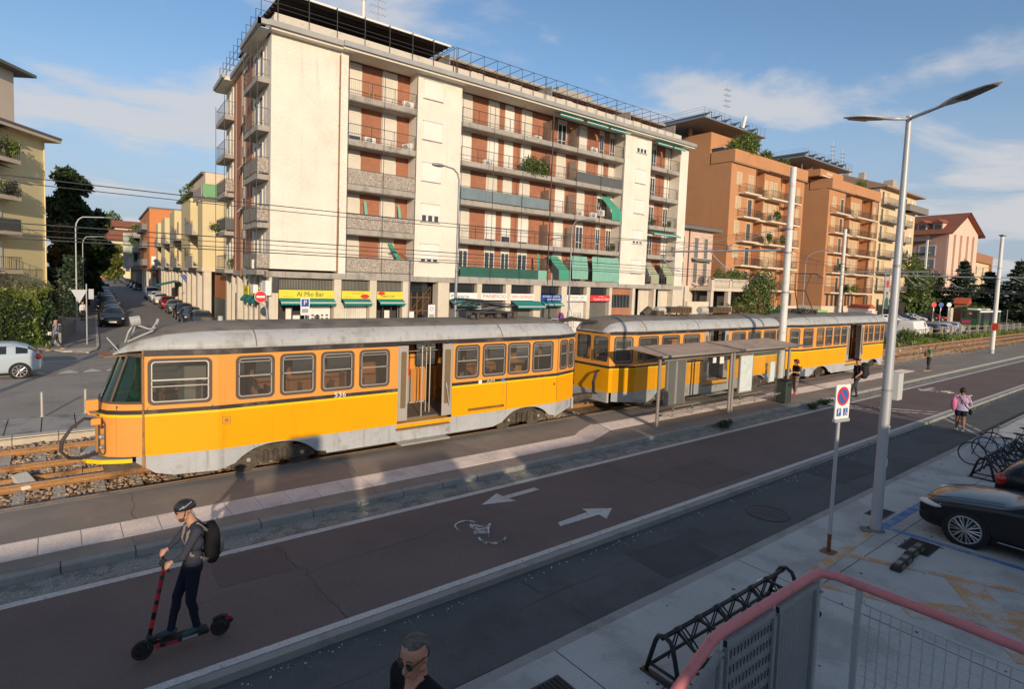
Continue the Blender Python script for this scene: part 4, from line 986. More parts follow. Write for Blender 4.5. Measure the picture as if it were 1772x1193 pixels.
def joined(b,spans,side):
 out=[]
 for s0,s1 in spans:
  q=B();fs=[f for f in b.f if s0-.02<=sum(b.v[i][0] for i in f)/len(f)<=s1+.02]
  if fs:q.add([b.v[i] for f in fs for i in f],[tuple(range(k,k+len(f))) for k,f in zip(np.cumsum([0]+[len(f) for f in fs[:-1]]).tolist(),fs)]);out.append(q)
 return out
def tram(x0,plan,wins,doors,bogies,label,number=None,front=False,z_off=0.0):
 """plan: list of (x, halfwidth) along the near side; wins: (x0,x1,z0,z1); doors: (x0,x1)."""
 T=thing('tram_car',label,'tram',(x0,TY,0),0,'orange tram cars coupled in a row')
 def P(b,nm,m,parent=None,**k):return b.make(nm,m,parent or T,world=True,**k)
 xs=[p[0] for p in plan];ws=[p[1] for p in plan]
 def hw(x):return float(np.interp(x,xs,ws))
 xa,xb=xs[0],xs[-1]
 Z=dict(sk=.24,y0=.72,b0=1.62,b1=1.71,t0=2.85,t1=2.97)
 for side in (-1,1):
  def pt(x,z,o=0.0):return (x,TY+side*(hw(x)+o),z)
  def wall(b,x_0,x_1,z0,z1,o=0.0):
   cuts=sorted({x_0,x_1,*[x for x in xs if x_0<x<x_1]})
   for a,c in zip(cuts[:-1],cuts[1:]):b.quad(pt(a,z0,o),pt(c,z0,o),pt(c,z1,o),pt(a,z1,o))
  spans=[];cur=xa
  for d0,d1 in sorted(doors):
   if side==-1:spans.append((cur,d0));cur=d1
  spans.append((cur,xb))
  up=B();lo=B();be=B();tb=B();yl=B()
  for s0,s1 in spans:
   wall(lo,s0,s1,Z['y0'],Z['b0']);wall(tb,s0,s1,Z['t0'],Z['t1'],.006);wall(be,s0,s1,Z['b0'],Z['b1'],.006);wall(yl,s0,s1,Z['b0']-.055,Z['b0'],.004)
   w_in=[w for w in wins if w[0]>=s0-.01 and w[1]<=s1+.01]
   c=s0
   for i,w in enumerate(w_in):
    m0=w[0]-.05;m1=w[1]+.05
    if m0>c:wall(up,c,m0,Z['b1'],Z['t0'])
    rr_cell(up,pt,m0,m1,Z['b1'],Z['t0'],w[0],w[1],w[2],w[3],.10)
    c=m1
   if c<s1:wall(up,c,s1,Z['b1'],Z['t0'])
  for d0,d1 in (doors if side==-1 else []):wall(tb,d0,d1,Z['t0']+.04,Z['t1'],.006)
  [P(q,'upper_panel',M_to) for q in ((joined(up,spans,side))if len(spans)>1 else [up])];[P(q,'lower_panel',M_ty) for q in (joined(lo,spans,side) if len(spans)>1 else [lo])];P(be,'belt_band',M_tb);P(tb,'top_band',M_tb)
  if front or side==-1:P(yl,'yellow_line',M_tl)
  for w in wins:# every window: rubber ring, glass, sash bars
   if side==1 and w[1]-w[0]<.6:continue
   f=B();k=4;o_=rrect(w[0]-.03,w[1]+.03,w[2]-.03,w[3]+.03,.12,k);i_=rrect(w[0]+.03,w[1]-.03,w[2]+.03,w[3]-.03,.075,k);n=len(o_)
   f.add([pt(*p,.012) for p in o_]+[pt(*p,.012) for p in i_]+[pt(*p,-.02) for p in o_]+[pt(*p,-.04) for p in i_],[(i,(i+1)%n,n+(i+1)%n,n+i) for i in range(n)]+[(n+i,n+(i+1)%n,3*n+(i+1)%n,3*n+i) for i in range(n)]+[(2*n+i,2*n+(i+1)%n,(i+1)%n,i) for i in range(n)])
   fo=P(f,'window',M_rub)
   g=B();g.add([pt(*p,-.02) for p in rrect(w[0]+.01,w[1]-.01,w[2]+.01,w[3]-.01,.08,k)],[tuple(range(n))]);P(g,'pane',M_tgl,fo)
   s=B();zm=w[2]+(w[3]-w[2])*.52
   for (za,hh) in ((zm,.03),(zm-.13 if w[1]-w[0]>1.1 else w[3]-.12,.018)):s.add([pt(w[0]+.03,za,.0),pt(w[1]-.03,za,.0),pt(w[1]-.03,za+hh,.0),pt(w[0]+.03,za+hh,.0)],[(0,1,2,3)])
   i2=rrect(w[0]+.055,w[1]-.055,w[2]+.055,w[3]-.055,.06,k);i1=rrect(w[0]+.03,w[1]-.03,w[2]+.03,w[3]-.03,.075,k)
   s.add([pt(*p,.0) for p in i1]+[pt(*p,.0) for p in i2],[(i,(i+1)%n,n+(i+1)%n,n+i) for i in range(n)]);P(s,'sash',M_alu,fo)
  # skirt with wheel arches
  sk=B();segs=[];cur=xa-.12 if front else xa+.15
  def skirt(a,c,za,zc):
   pts=sorted({a,c,*[x for x in xs if a<x<c]})
   for p,q in zip(pts[:-1],pts[1:]):
    ta=(p-a)/(c-a);tcq=(q-a)/(c-a)
    z_p=za+(zc-za)*ta;z_q=za+(zc-za)*tcq
    sk.quad(pt(p,z_p,-.015),pt(q,z_q,-.015),pt(q,Z['y0']+.002,-.015),pt(p,Z['y0']+.002,-.015))
  for (b0,b1) in bogies:
   if cur<b0:
    first=cur==(xa-.12 if front else xa+.15)
    if first and front:skirt(cur,cur+.35,.60,.33);skirt(cur+.35,cur+.7,.33,.25);skirt(cur+.7,b0-.1,.25,Z['sk'])
    elif first:skirt(cur,b0-.1,.38,Z['sk'])
    else:skirt(cur,b0-.1,Z['sk'],Z['sk'])
   n=14;W=b1-b0
   arch=[(b0-.1,Z['sk']),(b0,.27)]+[(b0+W*(.10+.80*i/n),.70-.36*abs(2*i/n-1)**2.6) for i in range(n+1)]+[(b1,.30),(b1+.02,Z['sk'])]
   for (p,zp),(q,zq) in zip(arch[:-1],arch[1:]):sk.quad(pt(p,zp,-.015),pt(q,zq,-.015),pt(q,Z['y0']+.002,-.015),pt(p,Z['y0']+.002,-.015))
   cur=b1+.02
  skirt(cur,xb-.12,Z['sk'],.42);P(sk,'skirt',M_tg)
 # ends (flat face across, with panes)
 def endface(x,w,sgn):
  e=B();e.quad((x,TY-w,.72),(x,TY+w,.72),(x,TY+w,1.62),(x,TY-w,1.62));P(e,'end_lower',M_ty)
  e=B();ptx=lambda y,z:(x,TY+y,z)
  rr_cell(e,ptx,-w,0,1.71,2.9,-w+.09,-.07,1.85,2.78,.1);rr_cell(e,ptx,0,w,1.71,2.9,.07,w-.09,1.85,2.78,.1);P(e,'end_upper',M_to)
  e=B();e.box(x-.006,x+.006,TY-w,TY+w,1.62,1.71);P(e,'end_band',M_tb)
  for a,c in ((-w+.07,-.05),(.05,w-.07)):
   g=B();g.poly([(x+sgn*.012,TY+p,q) for p,q in rrect(a,c,1.83,2.8,.1)]);P(g,'end_window',M_tgl)
  e=B();e.box(x-.05,x+.05,TY-w,TY+w,.35,.72);P(e,'end_skirt',M_tg)
 endface(xb,ws[-1],-1)
 if not front:endface(xa,ws[0],1)
 # roof
 rp=B();prof=[(-1.0,.0),(-1.02,.06),(-.985,.16),(-.90,.28),(-.76,.385),(-.58,.46),(-.40,.505),(-.2,.53),(0,.54)];prof=prof+[(-a,z) for a,z in prof[-2::-1]]
 st=[]
 L=xb-xa
 if front:
  ends=[(xa-.50,.34,.02,-.17),(xa-.40,.46,.16,-.11),(xa-.22,.62,.34,-.06),(xa+.05,.80,.56,-.02),(xa+.45,.95,.80,0),(xa+1.1,1.0,.96,0)]
 else:
  ends=[(xa-.10,.80,.10,-.04),(xa-.02,.92,.40,-.03),(xa+.15,.98,.68,0),(xa+.5,1.0,.88,0),(xa+1.1,1.0,.97,0)]
 for x,f,h,dz in ends:st.append((x,(hw(max(x,xa))+.03)*f,h,dz))
 n=12
 for i in range(n+1):x=xa+1.7+(xb-xa-3.4)*i/n;st.append((x,hw(x)+.03,1.0,0))
 for x,f,h,dz in [(xb-1.1,1.0,.97,0),(xb-.5,1.0,.88,0),(xb-.15,.98,.68,0),(xb+.02,.92,.40,-.03),(xb+.10,.80,.10,-.04)]:st.append((x,(hw(min(x,xb))+.03)*f,h,dz))
 rings=[[(x,TY+a*w,2.975+z*h+dz) for a,z in prof] for x,w,h,dz in st]
 rp.loft(rings,closed=False)
 for a in (0,len(rings)-1):rp.poly(rings[a])
 o=P(rp,'roof',[M_tr,M_trt],auto=R(50));npf=len(prof)-1
 mi=[1 if 4<=(i % npf)<=npf-5 else 0 for i in range(len(o.data.polygons))];o.data.polygons.foreach_set('material_index',mi)
 g=B()
 for side in (-1,1):g.tube([(x,TY+side*(w+.015),3.0) for x,w,h,dz in st[(4 if front else 2):-2]],.022,5)
 P(g,'roof_gutter',M_tr,o)
 g=B()
 for x in ((xa+2.2,xb-3.5) if front else (xa+1.6,xa+5.0,xb-2.4)):
  g.tube([(x,TY+a*(hw(x)+.034),2.98+z*1.003) for a,z in prof],.014,5)
 P(g,'roof_seam',M_trt,o)
 # inside: floor, ceiling, lining, seats, poles
 b=B();b.box(xa+.4,xb-.2,TY-.82,TY+.82,.70,.76);P(b,'floor',M_flo)
 b=B();b.box(xa+.7,xb-.4,TY-.95,TY+.95,2.90,2.93);P(b,'ceiling',M_tin)
 b=B();b.box(xa+2.2,xb-1.2,TY+1.02,TY+1.05,.76,1.80);P(b,'inner_lining',M_tino)
 for px_ in (xa+(1.15 if front else 1.0),xb-.9):
  b=B();b.box(px_-.02,px_+.02,TY-.85,TY+.2,.76,2.2);P(b,'partition',M_tin)
 sx=xa+2.6
 while sx<xb-1.4:
  if all(not (d0-.5<sx<d1+.4) for d0,d1 in doors):
   for y in (-.85,.45):
    b=B();b.box(sx-.03,sx+.03,TY+y,TY+y+.40,1.2,1.98);b.box(sx,sx+.42,TY+y,TY+y+.40,1.16,1.22);b.box(sx+.18,sx+.24,TY+y+.1,TY+y+.3,.76,1.16);P(b,'seat',M_seat if (int(sx*7) % 3) else M_tino,bevel=.02)
  sx+=.82
 b=B()
 for d0,d1 in doors:
  for x,y in ((d0+.45,-.75),(d0+.6,-.2),((d0+d1)/2+.1,-.8),(d1-.3,-.45)):b.cyl((x,TY+y,.76),(x,TY+y,2.9),.018,n=8)
 for k in range(5):x=xa+2.8+k*2.2;b.cyl((x,TY-.35,.76),(x,TY-.35,2.9),.016,n=8)
 b.cyl((xa+2,TY-.5,2.6),(xb-1,TY-.5,2.6),.015,n=6);P(b,'handrail',M_alu)
 # folding doors and steps
 for d0,d1 in doors:
  for s0,s1,y0,y1 in ((d0,d0+.06,-1.2,-.85),(d0+.02,d0+.30,-1.22,-1.19),(d1-.34,d1-.02,-1.22,-1.19),(d1-.06,d1,-1.2,-.85)):
   b=B();b.box(s0,s1,TY+y0,TY+y1,.80,2.86);o=P(b,'door_leaf',M_door,bevel=.008)
   if s1-s0>.2:
    g=B();g.poly([(p,TY+y0-.004,q) for p,q in rrect(s0+.06,s1-.06,1.15,2.7,.04)]);P(g,'door_pane',mat('door_glass_brown',(.19,.135,.075),.3,.08,3),o)
  b=B();b.tube([(d1-.24,TY-1.26,1.75),(d1-.22,TY-1.28,1.6),(d1-.14,TY-1.28,1.15),(d1-.12,TY-1.24,1.08)],.016,6);P(b,'door_handle',M_alu)
  b=B();b.box(d0,d1,TY-1.19,TY-.82,.60,.70);b.m=0;P(b,'door_sill',M_ty)
  b=B();b.box(d0-.02,d1-.1,TY-1.30,TY-1.10,.56,.60);P(b,'upper_step',mat('step_brown',(.20,.14,.10),.8,.15))
  b=B();b.box(d0,d0+1.55,TY-1.48,TY-1.12,.19,.235);P(b,'lower_step',M_door,bevel=.01)
  b=B();b.box(d0+.1,d1-.1,TY+1.0,TY+1.03,.76,1.5);P(b,'opposite_panel',M_tin)
  t=B();t.box(d0+.42,d0+.60,TY-.78,TY-.68,1.95,2.35);P(t,'ticket_machine',M_redbox,bevel=.02)
 # underframe and bogies
 b=B();b.box(xa+.7,xb-.5,TY-.75,TY+.75,.32,.70);P(b,'underframe',mat('underframe_black',(.02,.018,.016),.9,.2))
 for b0,b1 in bogies:
  c=(b0+b1)/2;Q=B()
  for side in (-1,1):
   y=TY+side*.93
   Q.prism([(b0+.20,.20),(b1-.20,.20),(b1-.20,.42),(c+.55,.52),(c-.55,.52),(b0+.20,.42)],'y',y-.05,y+.05)
   for k in (-.62,.62):
    Q.cyl((c+k,y+side*.05,.33),(c+k,y+side*.10,.33),.13,n=14);Q.cyl((c+k,y+side*.10,.33),(c+k,y+side*.13,.33),.075,n=12)
   for k in (-.22,.0,.22):
    pts=[(c+k+.062*math.cos(i*.9),y+side*.10+.062*math.sin(i*.9),.22+.26*i/34) for i in range(35)];Q.tube(pts,.014,5)
    Q.cyl((c+k,y+side*.1,.2),(c+k,y+side*.1,.5),.04,n=8)
   Q.box(c-.42,c+.42,y-.10,y+.10,.52,.62);Q.box(c-.95,c-.85,y,y+.12,.12,.4);Q.tube([(c-.5,y+side*.12,.55),(c-.2,y+side*.16,.6),(c+.3,y+side*.14,.57),(c+.6,y+side*.12,.45)],.02,5)
  Q.box(c-.1,c+.1,TY-.95,TY+.95,.40,.50)
  o=P(Q,'bogie',M_bog)
  for k in (-.62,.62):
   w=B()
   for side in (-1,1):
    y=TY+side*.735;w.cyl((c+k,y-.04,.335),(c+k,y+.04,.335),.335,n=28);w.cyl((c+k,y-.055 if side<0 else y+.03,.335),(c+k,y-.03 if side<0 else y+.055,.335),.365,n=28)
   w.cyl((c+k,TY-.9,.335),(c+k,TY+.9,.335),.07,n=10);P(w,'wheelset',M_bog,o,auto=R(40))
   if True:
    w=B();w.cyl((c+k,TY-1.062,.33),(c+k,TY-1.075,.33),.05,n=12);P(w,'axle_cap',M_alu,o)
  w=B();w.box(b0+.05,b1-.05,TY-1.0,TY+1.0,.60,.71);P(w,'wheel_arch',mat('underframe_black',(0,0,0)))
 return T,P,hw
Z0,Z1=1.83,2.77
# --- first car, number 536
plan1=[(0.62,.34),(0.78,.62),(1.05,.80),(1.40,.97),(2.81,1.2),(13.1,1.2),(14.2,.86)]
w1=[(1.52,2.66,Z0,Z1),(3.2,3.99,Z0,Z1),(4.17,4.97,Z0,Z1),(5.15,5.96,Z0,Z1),(6.15,6.95,Z0,Z1),(9.08,9.89,Z0,Z1),(10.05,10.89,Z0,Z1),(11.02,11.86,Z0,Z1),(12.01,12.86,Z0,Z1),(13.26,13.70,Z0,Z1),(13.80,14.12,Z0,Z1)]
def tram_front_plan():pass
T1,P1,hw1=tram(0.62,[(1.40,.97)]+plan1[4:],w1,[(7.23,8.97)],[(2.93,5.28),(10.62,13.05)],'first orange tram car, numbered 536, nearest the camera with its cab at the left',front=True)
# rounded nose of the cab
nose=[(1.40,-.97),(1.05,-.82),(.80,-.64),(.66,-.38),(.62,0),(.66,.38),(.80,.64),(1.05,.82),(1.40,.97)]
def nz(nm,z0,z1,m,o=0.0,sh0=0.0,sh1=0.0,w1=1.0):
 b=B();A=[(x-o+sh0*(1.40-x),TY+y*(1+o),z0) for x,y in nose];D=[(x-o+sh1*(1.40-x),TY+y*(1+o),z1) for x,y in nose]
 b.loft([A,D],closed=False);return P1(b,nm,m,auto=R(35))
nz('nose_lower',.72,1.62,M_to);nz('nose_band',1.62,1.71,M_tb,.006);nz('nose_line',1.56,1.62,M_tl,.004);nz('nose_upper',1.71,1.86,M_to,0,0,.10)
g=nz('windscreen',1.86,2.86,M_wsh,0,.10,.62)
b=B()
for i in (0,2,6,8):
 x,y=nose[i];b.tube([(x+.10*(1.40-x),TY+y,1.86),(x+.62*(1.40-x),TY+y,2.86)],.03,6)
b.tube([(x+.10*(1.40-x),TY+y,1.865) for x,y in nose],.03,6);b.tube([(x+.62*(1.40-x),TY+y,2.86) for x,y in nose],.035,6);P1(b,'windscreen_frame',M_rub,g)
b=B();b.tube([(.82,TY-.50,1.9),(1.0,TY-.52,2.2),(1.2,TY-.62,2.75)],.012,5);b.tube([(.76,TY-.1,1.9),(.92,TY-.3,2.2)],.012,5);P1(b,'wiper',M_iron,g)
# grey lower nose, bumper with yellow edge
b=B();pts=[(1.22,-.90),(1.05,-.86),(.70,-.70),(.45,-.48),(.34,0),(.45,.48),(.70,.70),(1.05,.86),(1.22,.90)]
b.prism([(x,TY+y) for x,y in pts],'z',.60,.68);o=P1(b,'bumper',M_tg)
b=B();b.loft([[(x-.008,TY+y*1.01,.60) for x,y in pts],[(x-.008,TY+y*1.01,.685) for x,y in pts]],closed=False);P1(b,'bumper_edge',M_tl,o)
b=B();b.tube([(.42,TY-.2,.70),(.36,TY-.3,.76),(.42,TY-.36,.80),(.5,TY-.30,.78),(.5,TY-.2,.74)],.022,6);P1(b,'tow_hook',M_tg,o)
b=B();b.box(.75,1.6,TY-.5,TY+.5,.34,.60);P1(b,'coupler_box',M_bog)
# lamp cluster on the front corner
c=Vector((.72,TY-.54,1.12));n_=Vector((-.80,-.60,0)).normalized();u_=Vector((.60,-.80,0)).normalized()
b=B();b.tube([c+n_*.012+u_*p+Vector((0,0,1))*q for p,q in rrect(-.085,.085,-.36,.36,.085)],.014,5,closed=True);o=P1(b,'lamp_cluster',M_rub)
for zz_,r_,m_ in ((.02,.066,'lens_clear'),(-.20,.052,'lens_clear'),(.23,.035,'lens_dark')):
 b=B();b.cyl(c+n_*.0+Vector((0,0,zz_)),c+n_*.03+Vector((0,0,zz_)),r_,r_*.8,16);b.ball(c+n_*.028+Vector((0,0,zz_)),r_*.75,12,8)
 P1(b,'headlight',mat('lens_clear',(.55,.50,.42),.15,.05,metal=.6) if m_=='lens_clear' else mat('lens_dark',(.12,.03,.02),.3,.05),o)
b=B();b.box(.44,.66,TY-.62,TY-.46,1.72,1.95)
b.tube([(.62,TY-.58,1.62),(.5,TY-.62,1.66),(.46,TY-.6,1.75)],.03,6);P1(b,'front_bracket',M_to,bevel=.02)
b=B();b.box(.52,.70,TY-.66,TY-.56,1.42,1.56);P1(b,'hose_socket',M_to,bevel=.02)
b=B()
for k in range(3):
 d=k*.045
 b.tube([(.62,TY-.60+d,1.52),(.42,TY-.66+d,1.58),(.20,TY-.72+d,1.42),(.06-d*.3,TY-.76+d,1.18),(.04-d*.3,TY-.76+d,.98),(.14,TY-.74+d,.82),(.36,TY-.66+d,.76),(.60,TY-.56+d,.80)],.022,7)
P1(b,'jumper_cable',M_hose)
b=B();b.tube([(1.41,TY-.985,.62),(1.41,TY-.985,2.98)],.02,6);b.box(1.385,1.435,TY-1.0,TY-.98,.45,.95);P1(b,'corner_seam',M_rust)
# sun visor plate, cradle and lamp on the roof nose
b=B();b.prism([(.10,-.55),(.0,-.1),(.0,.3),(.15,.55),(.9,.7),(.95,-.72)][::1],'z',0,.02);b.v=[(x*.75+.70,TY+y,z+2.80+.06*x) for x,y,z in b.v];P1(b,'visor',mat('rusty_visor',(.27,.155,.09),.8,.2,3))
b=B();b.quad((1.0,TY-.45,2.90),(1.0,TY+.3,2.90),(.88,TY+.25,3.14),(.88,TY-.40,3.14));b.tube([(1.05,TY-.48,2.9),(.82,TY-.44,3.22)],.014,5);P1(b,'number_plate_holder',M_tr)
def cr_(pts):return [(x*.72+.90,y,(z-3.0)*.80+3.08) for x,y,z in pts]
b=B()
for p in ([(.35,TY-.35,3.02),(.42,TY-.45,3.30),(.58,TY-.45,3.56)],[(.5,TY-.1,3.1),(.55,TY-.38,3.3),(.62,TY-.45,3.55)],[(.62,TY-.45,3.5),(.95,TY-.55,3.38),(1.1,TY-.55,3.42)],[(.40,TY-.45,3.05),(1.05,TY-.55,3.35)],[(1.0,TY-.5,3.35),(1.14,TY-.55,3.60)]):b.tube(cr_(p),.018,6)
b.cyl(*cr_([(1.12,TY-.55,3.52),(1.17,TY-.55,3.66)]),.03,n=8)
o=P1(b,'lamp_cradle',M_tr);b=B();b.cyl(*cr_([(.46,TY-.45,3.58),(.72,TY-.45,3.62)]),.115,.105,16);P1(b,'roof_headlight',M_tr,o,auto=R(40));b=B();b.cyl(*cr_([(.452,TY-.45,3.58),(.458,TY-.45,3.58)]),.105,n=16);P1(b,'lens',mat('amber_lens',(.35,.24,.10),.2,.05),o)
# driver's desk, seat, mirror seen through the windscreen
b=B();b.box(.95,1.35,TY-.75,TY+.7,.76,1.80);P1(b,'driver_desk',M_iron);b=B();b.torus((1.28,TY-.55,1.98),(.5,.3,.8),.13,.014,16,5);b.cyl((1.30,TY-.72,2.02),(1.28,TY-.75,2.02),.09,n=14);P1(b,'hand_wheel',M_alu)
b=B();b.box(1.75,1.85,TY-.5,TY-.05,1.2,2.0);b.box(1.75,2.2,TY-.5,TY-.05,1.15,1.25);P1(b,'driver_seat',M_seat,bevel=.03)
b=B();b.box(2.3,2.75,TY-.2,TY+.7,.76,2.5);P1(b,'equipment_cabinet',mat('cabinet_grey',(.40,.42,.42),.5,.05))
b=B();add_text(b,'536',(5.62,TY-1.2-.012,1.69),(1,0,0),(0,0,1),.19,.30);P1(b,'car_number',M_white_p)
b=B();add_text(b,'A/M',(10.35,TY-1.2-.012,1.665),(1,0,0),(0,0,1),.10,.3);P1(b,'operator_mark',M_white_p)
b=B();b.box(9.9,10.02,TY-1.213,TY-1.207,1.61,1.72);P1(b,'notice_sticker',M_white_p);b=B();b.box(10.75,10.88,TY-1.213,TY-1.207,1.61,1.72);P1(b,'notice_sticker',mat('sticker_blue',(.05,.2,.5),.5))
b=B();b.cyl((2.98,TY-1.2,1.36),(2.98,TY-1.225,1.36),.045,n=12);b.tube([(2.9,TY-1.205,1.28),(3.06,TY-1.205,1.28),(3.06,TY-1.205,1.44),(2.9,TY-1.205,1.44)],.008,4,closed=True);P1(b,'reflector',M_rust)
b=B();b.cyl((12.98,TY-1.2,1.36),(12.98,TY-1.225,1.36),.04,n=12);P1(b,'reflector',M_redbox)
# seams, panel lines
b=B()
for x,z0,z1 in ((10.98,.72,1.62),(10.98,1.71,2.97),(13.1,.8,2.9)):b.box(x-.006,x+.006,TY-1.207,TY-1.202,z0,z1)
P1(b,'panel_seam',M_rub)
# folded pantograph and roof gear
def pantograph(P,cx,base,label_hint,up=False):
 b=B()
 for dx in (-.6,.6):
  for dy in (-.5,.5):b.cyl((cx+dx,TY+dy,base),(cx+dx,TY+dy,base+.18),.05,n=8)
  b.tube([(cx+dx,TY-.55,base+.2),(cx+dx,TY+.55,base+.2)],.03,6)
 for dy in (-.5,.5):b.tube([(cx-.75,TY+dy,base+.2),(cx+.75,TY+dy,base+.2)],.035,6)
 b.box(cx-.9,cx-.5,TY-.3,TY+.1,base,base+.2);b.box(cx+.3,cx+.8,TY-.1,TY+.4,base,base+.15)
 o=P(b,'pantograph',M_iron);b=B()
 if not up:
  for dy in (-.4,.4):b.tube([(cx-.5,TY+dy,base+.22),(cx+1.0,TY+dy*.8,base+.42)],.022,6);b.tube([(cx+1.0,TY+dy*.8,base+.42),(cx-.7,TY+dy*1.1,base+.56)],.018,6)
  for k in range(3):b.tube([(cx-.8+k*.14,TY-.85,base+.50),(cx-.75+k*.14,TY-.6,base+.58),(cx-.75+k*.14,TY+.6,base+.58),(cx-.8+k*.14,TY+.85,base+.50)],.02,5)
  for k in (-.3,0,.3):b.tube([(cx-.9,TY+k,base+.45),(cx+.9,TY+k,base+.34)],.02,5)
  for k in (-.5,-.1,.3):b.tube([(cx-1.0,TY+k,base+.40),(cx-.3,TY+k,base+.52),(cx+.6,TY+k,base+.36)],.03,6)
 else:
  for dy in (-.4,.4):b.tube([(cx+.4,TY+dy,base+.22),(cx-.35,TY+dy*.7,base+1.25)],.028,6);b.tube([(cx-.35,TY+dy*.7,base+1.25),(cx-.1,TY+dy*1.0,base+2.15)],.02,6)
  b.tube([(cx-.35,TY-.3,base+1.25),(cx-.35,TY+.3,base+1.25)],.03,6)
  for k in (0,.3):b.tube([(cx-.25+k,TY-.95,base+1.95),(cx-.25+k,TY-.7,base+2.18),(cx-.25+k,TY+.7,base+2.18),(cx-.25+k,TY+.95,base+1.95)],.022,5)
 P(b,'pantograph_arm',M_iron,o)
 rg_=random.Random(int(cx));b=B()
 for k in range(12):x=cx+rg_.uniform(-.9,.9);y=TY+rg_.uniform(-.5,.5);b.box(x-.08,x+.08,y-.06,y+.06,base+.02,base+.02+rg_.uniform(.08,.22))
 P(b,'roof_switchgear',M_bog,o)
pantograph(P1,10.9,3.50,'')
b=B();b.tube([(13.2,TY-.62,3.38),(13.2,TY-.7,3.48),(13.55,TY-.68,3.47),(13.55,TY-.6,3.36)],.015,5);b.cyl((3.1,TY,3.5),(3.1,TY,3.62),.06,n=8);P1(b,'roof_handle',M_tr)
# grime smears on the side
b=B();b.box(9.55,10.9,TY-1.2035,TY-1.2,.82,.90);P1(b,'grime_smear',mat('soot_smear',(.22,.105,.02),.8,.4,6))
# --- second car
plan2=[(16.0,.88),(17.15,1.2),(27.6,1.2),(28.55,.86)]
w2=[(16.2,16.95,Z0,Z1),(17.25,18.4,Z0,Z1),(18.65,19.75,Z0,Z1),(20.05,21.15,Z0,Z1),(23.65,24.75,Z0,Z1),(25.0,26.1,Z0,Z1),(26.4,27.5,Z0,Z1),(27.75,28.2,Z0,Z1)]
T2,P2,hw2=tram(16.0,plan2,w2,[(21.5,23.4)],[(18.0,20.2),(24.9,27.1)],'second orange tram car, in the middle, partly behind the waiting shelters')
b=B()
for k in range(3):d=k*.05;b.tube([(16.0,TY-.45+d,1.5),(15.8,TY-.5+d,1.45),(15.65,TY-.52+d,1.1),(15.7,TY-.5+d,.7),(15.95,TY-.42+d,.62)],.022,6)
b.tube([(15.96,TY-.3,2.3),(15.9,TY-.3,2.3),(15.9,TY-.3,1.9),(15.96,TY-.3,1.9)],.018,5);P2(b,'jumper_cable',M_hose)
b=B();b.box(14.25,16.0,TY-.15,TY+.15,.40,.58);b.tube([(14.3,TY-.2,.5),(15.1,TY-.22,.4),(15.9,TY-.2,.5)],.03,6);P2(b,'coupling',M_bog)
b=B();b.tube([(14.2,TY,3.3),(14.6,TY-.3,3.4),(15.2,TY+.1,3.35),(16.0,TY-.2,3.3)],.05,6);b.tube([(14.3,TY+.3,3.3),(15.1,TY+.3,3.42),(16.0,TY+.2,3.3)],.05,6);P2(b,'roof_cable',M_hose)
def resist(P,cx,base=3.50):
 b=B();b.box(cx-.75,cx+.75,TY-.42,TY+.36,base+.10,base+.16);
 for k in range(13):x=cx-.7+k*.115;b.box(x-.02,x+.02,TY-.45,TY-.40,base+.12,base+.36)
 for dx in (-.7,.7):
  for dy in (-.3,.3):b.cyl((cx+dx,TY+dy,base),(cx+dx,TY+dy,base+.12),.035,n=6)
 o=P(b,'resistor_bank',mat('resistor_brown',(.16,.10,.06),.7,.2));b=B();b.box(cx-.72,cx+.72,TY-.38,TY+.32,base+.16,base+.34);P(b,'resistor_core',M_iron,o)
 b=B();b.box(cx+.72,cx+.98,TY-.3,TY+.3,base+.05,base+.38);b.cyl((cx-1.3,TY-.1,base+.2),(cx-.8,TY-.1,base+.2),.16,n=10);P(b,'end_box',mat('cream_insulator',(.50,.47,.40),.6,.08),o)
resist(P2,20.9);resist(P2,24.0);
b=B();b.cyl((18.9,TY,3.5),(19.3,TY,3.74),.16,n=10);b.box(19.4,19.9,TY-.3,TY+.3,3.5,3.7);P2(b,'roof_fan',M_bog)
b=B();b.tube([(26.2,TY+a*(1.24),2.98+z) for a,z in [(-1.0,.0),(-1.02,.06),(-.985,.16),(-.90,.28),(-.76,.385),(-.58,.46)]],.035,5);P2(b,'roof_strap',mat('faded_blue',(.10,.17,.26),.6,.1))
# --- third car
plan3=[(29.3,.88),(30.3,1.2),(41.2,1.2),(42.25,.86)]
w3=[(29.5,30.1,Z0,Z1),(30.4,31.45,Z0,Z1),(31.92,32.72,Z0,Z1),(32.95,33.75,Z0,Z1),(34.0,34.75,Z0,Z1),(34.95,35.65,Z0,Z1),(38.15,38.6,Z0,Z1),(38.8,39.45,Z0,Z1),(39.7,40.45,Z0,Z1),(40.65,41.1,Z0,Z1)]
T3,P3,hw3=tram(29.3,plan3,w3,[(35.75,38.0)],[(31.4,33.9),(38.6,40.9)],'third orange tram car, farthest away, with its doorway near the walking man')
pantograph(P3,32.6,3.50,'',up=True)
b=B();rg_=random.Random(3)
for k in range(26):x=31.6+rg_.uniform(0,2.0);y=TY+rg_.uniform(-.6,.6);b.tube([(x,y,3.52),(x+rg_.uniform(-.3,.3),y+rg_.uniform(-.3,.3),3.62+rg_.uniform(0,.15)),(x+rg_.uniform(-.5,.5),y+rg_.uniform(-.4,.4),3.58)],.035,5)
P3(b,'roof_cabling',M_iron)
b=B();b.box(28.5,29.3,TY-.15,TY+.15,.40,.58);P3(b,'coupling',M_bog)
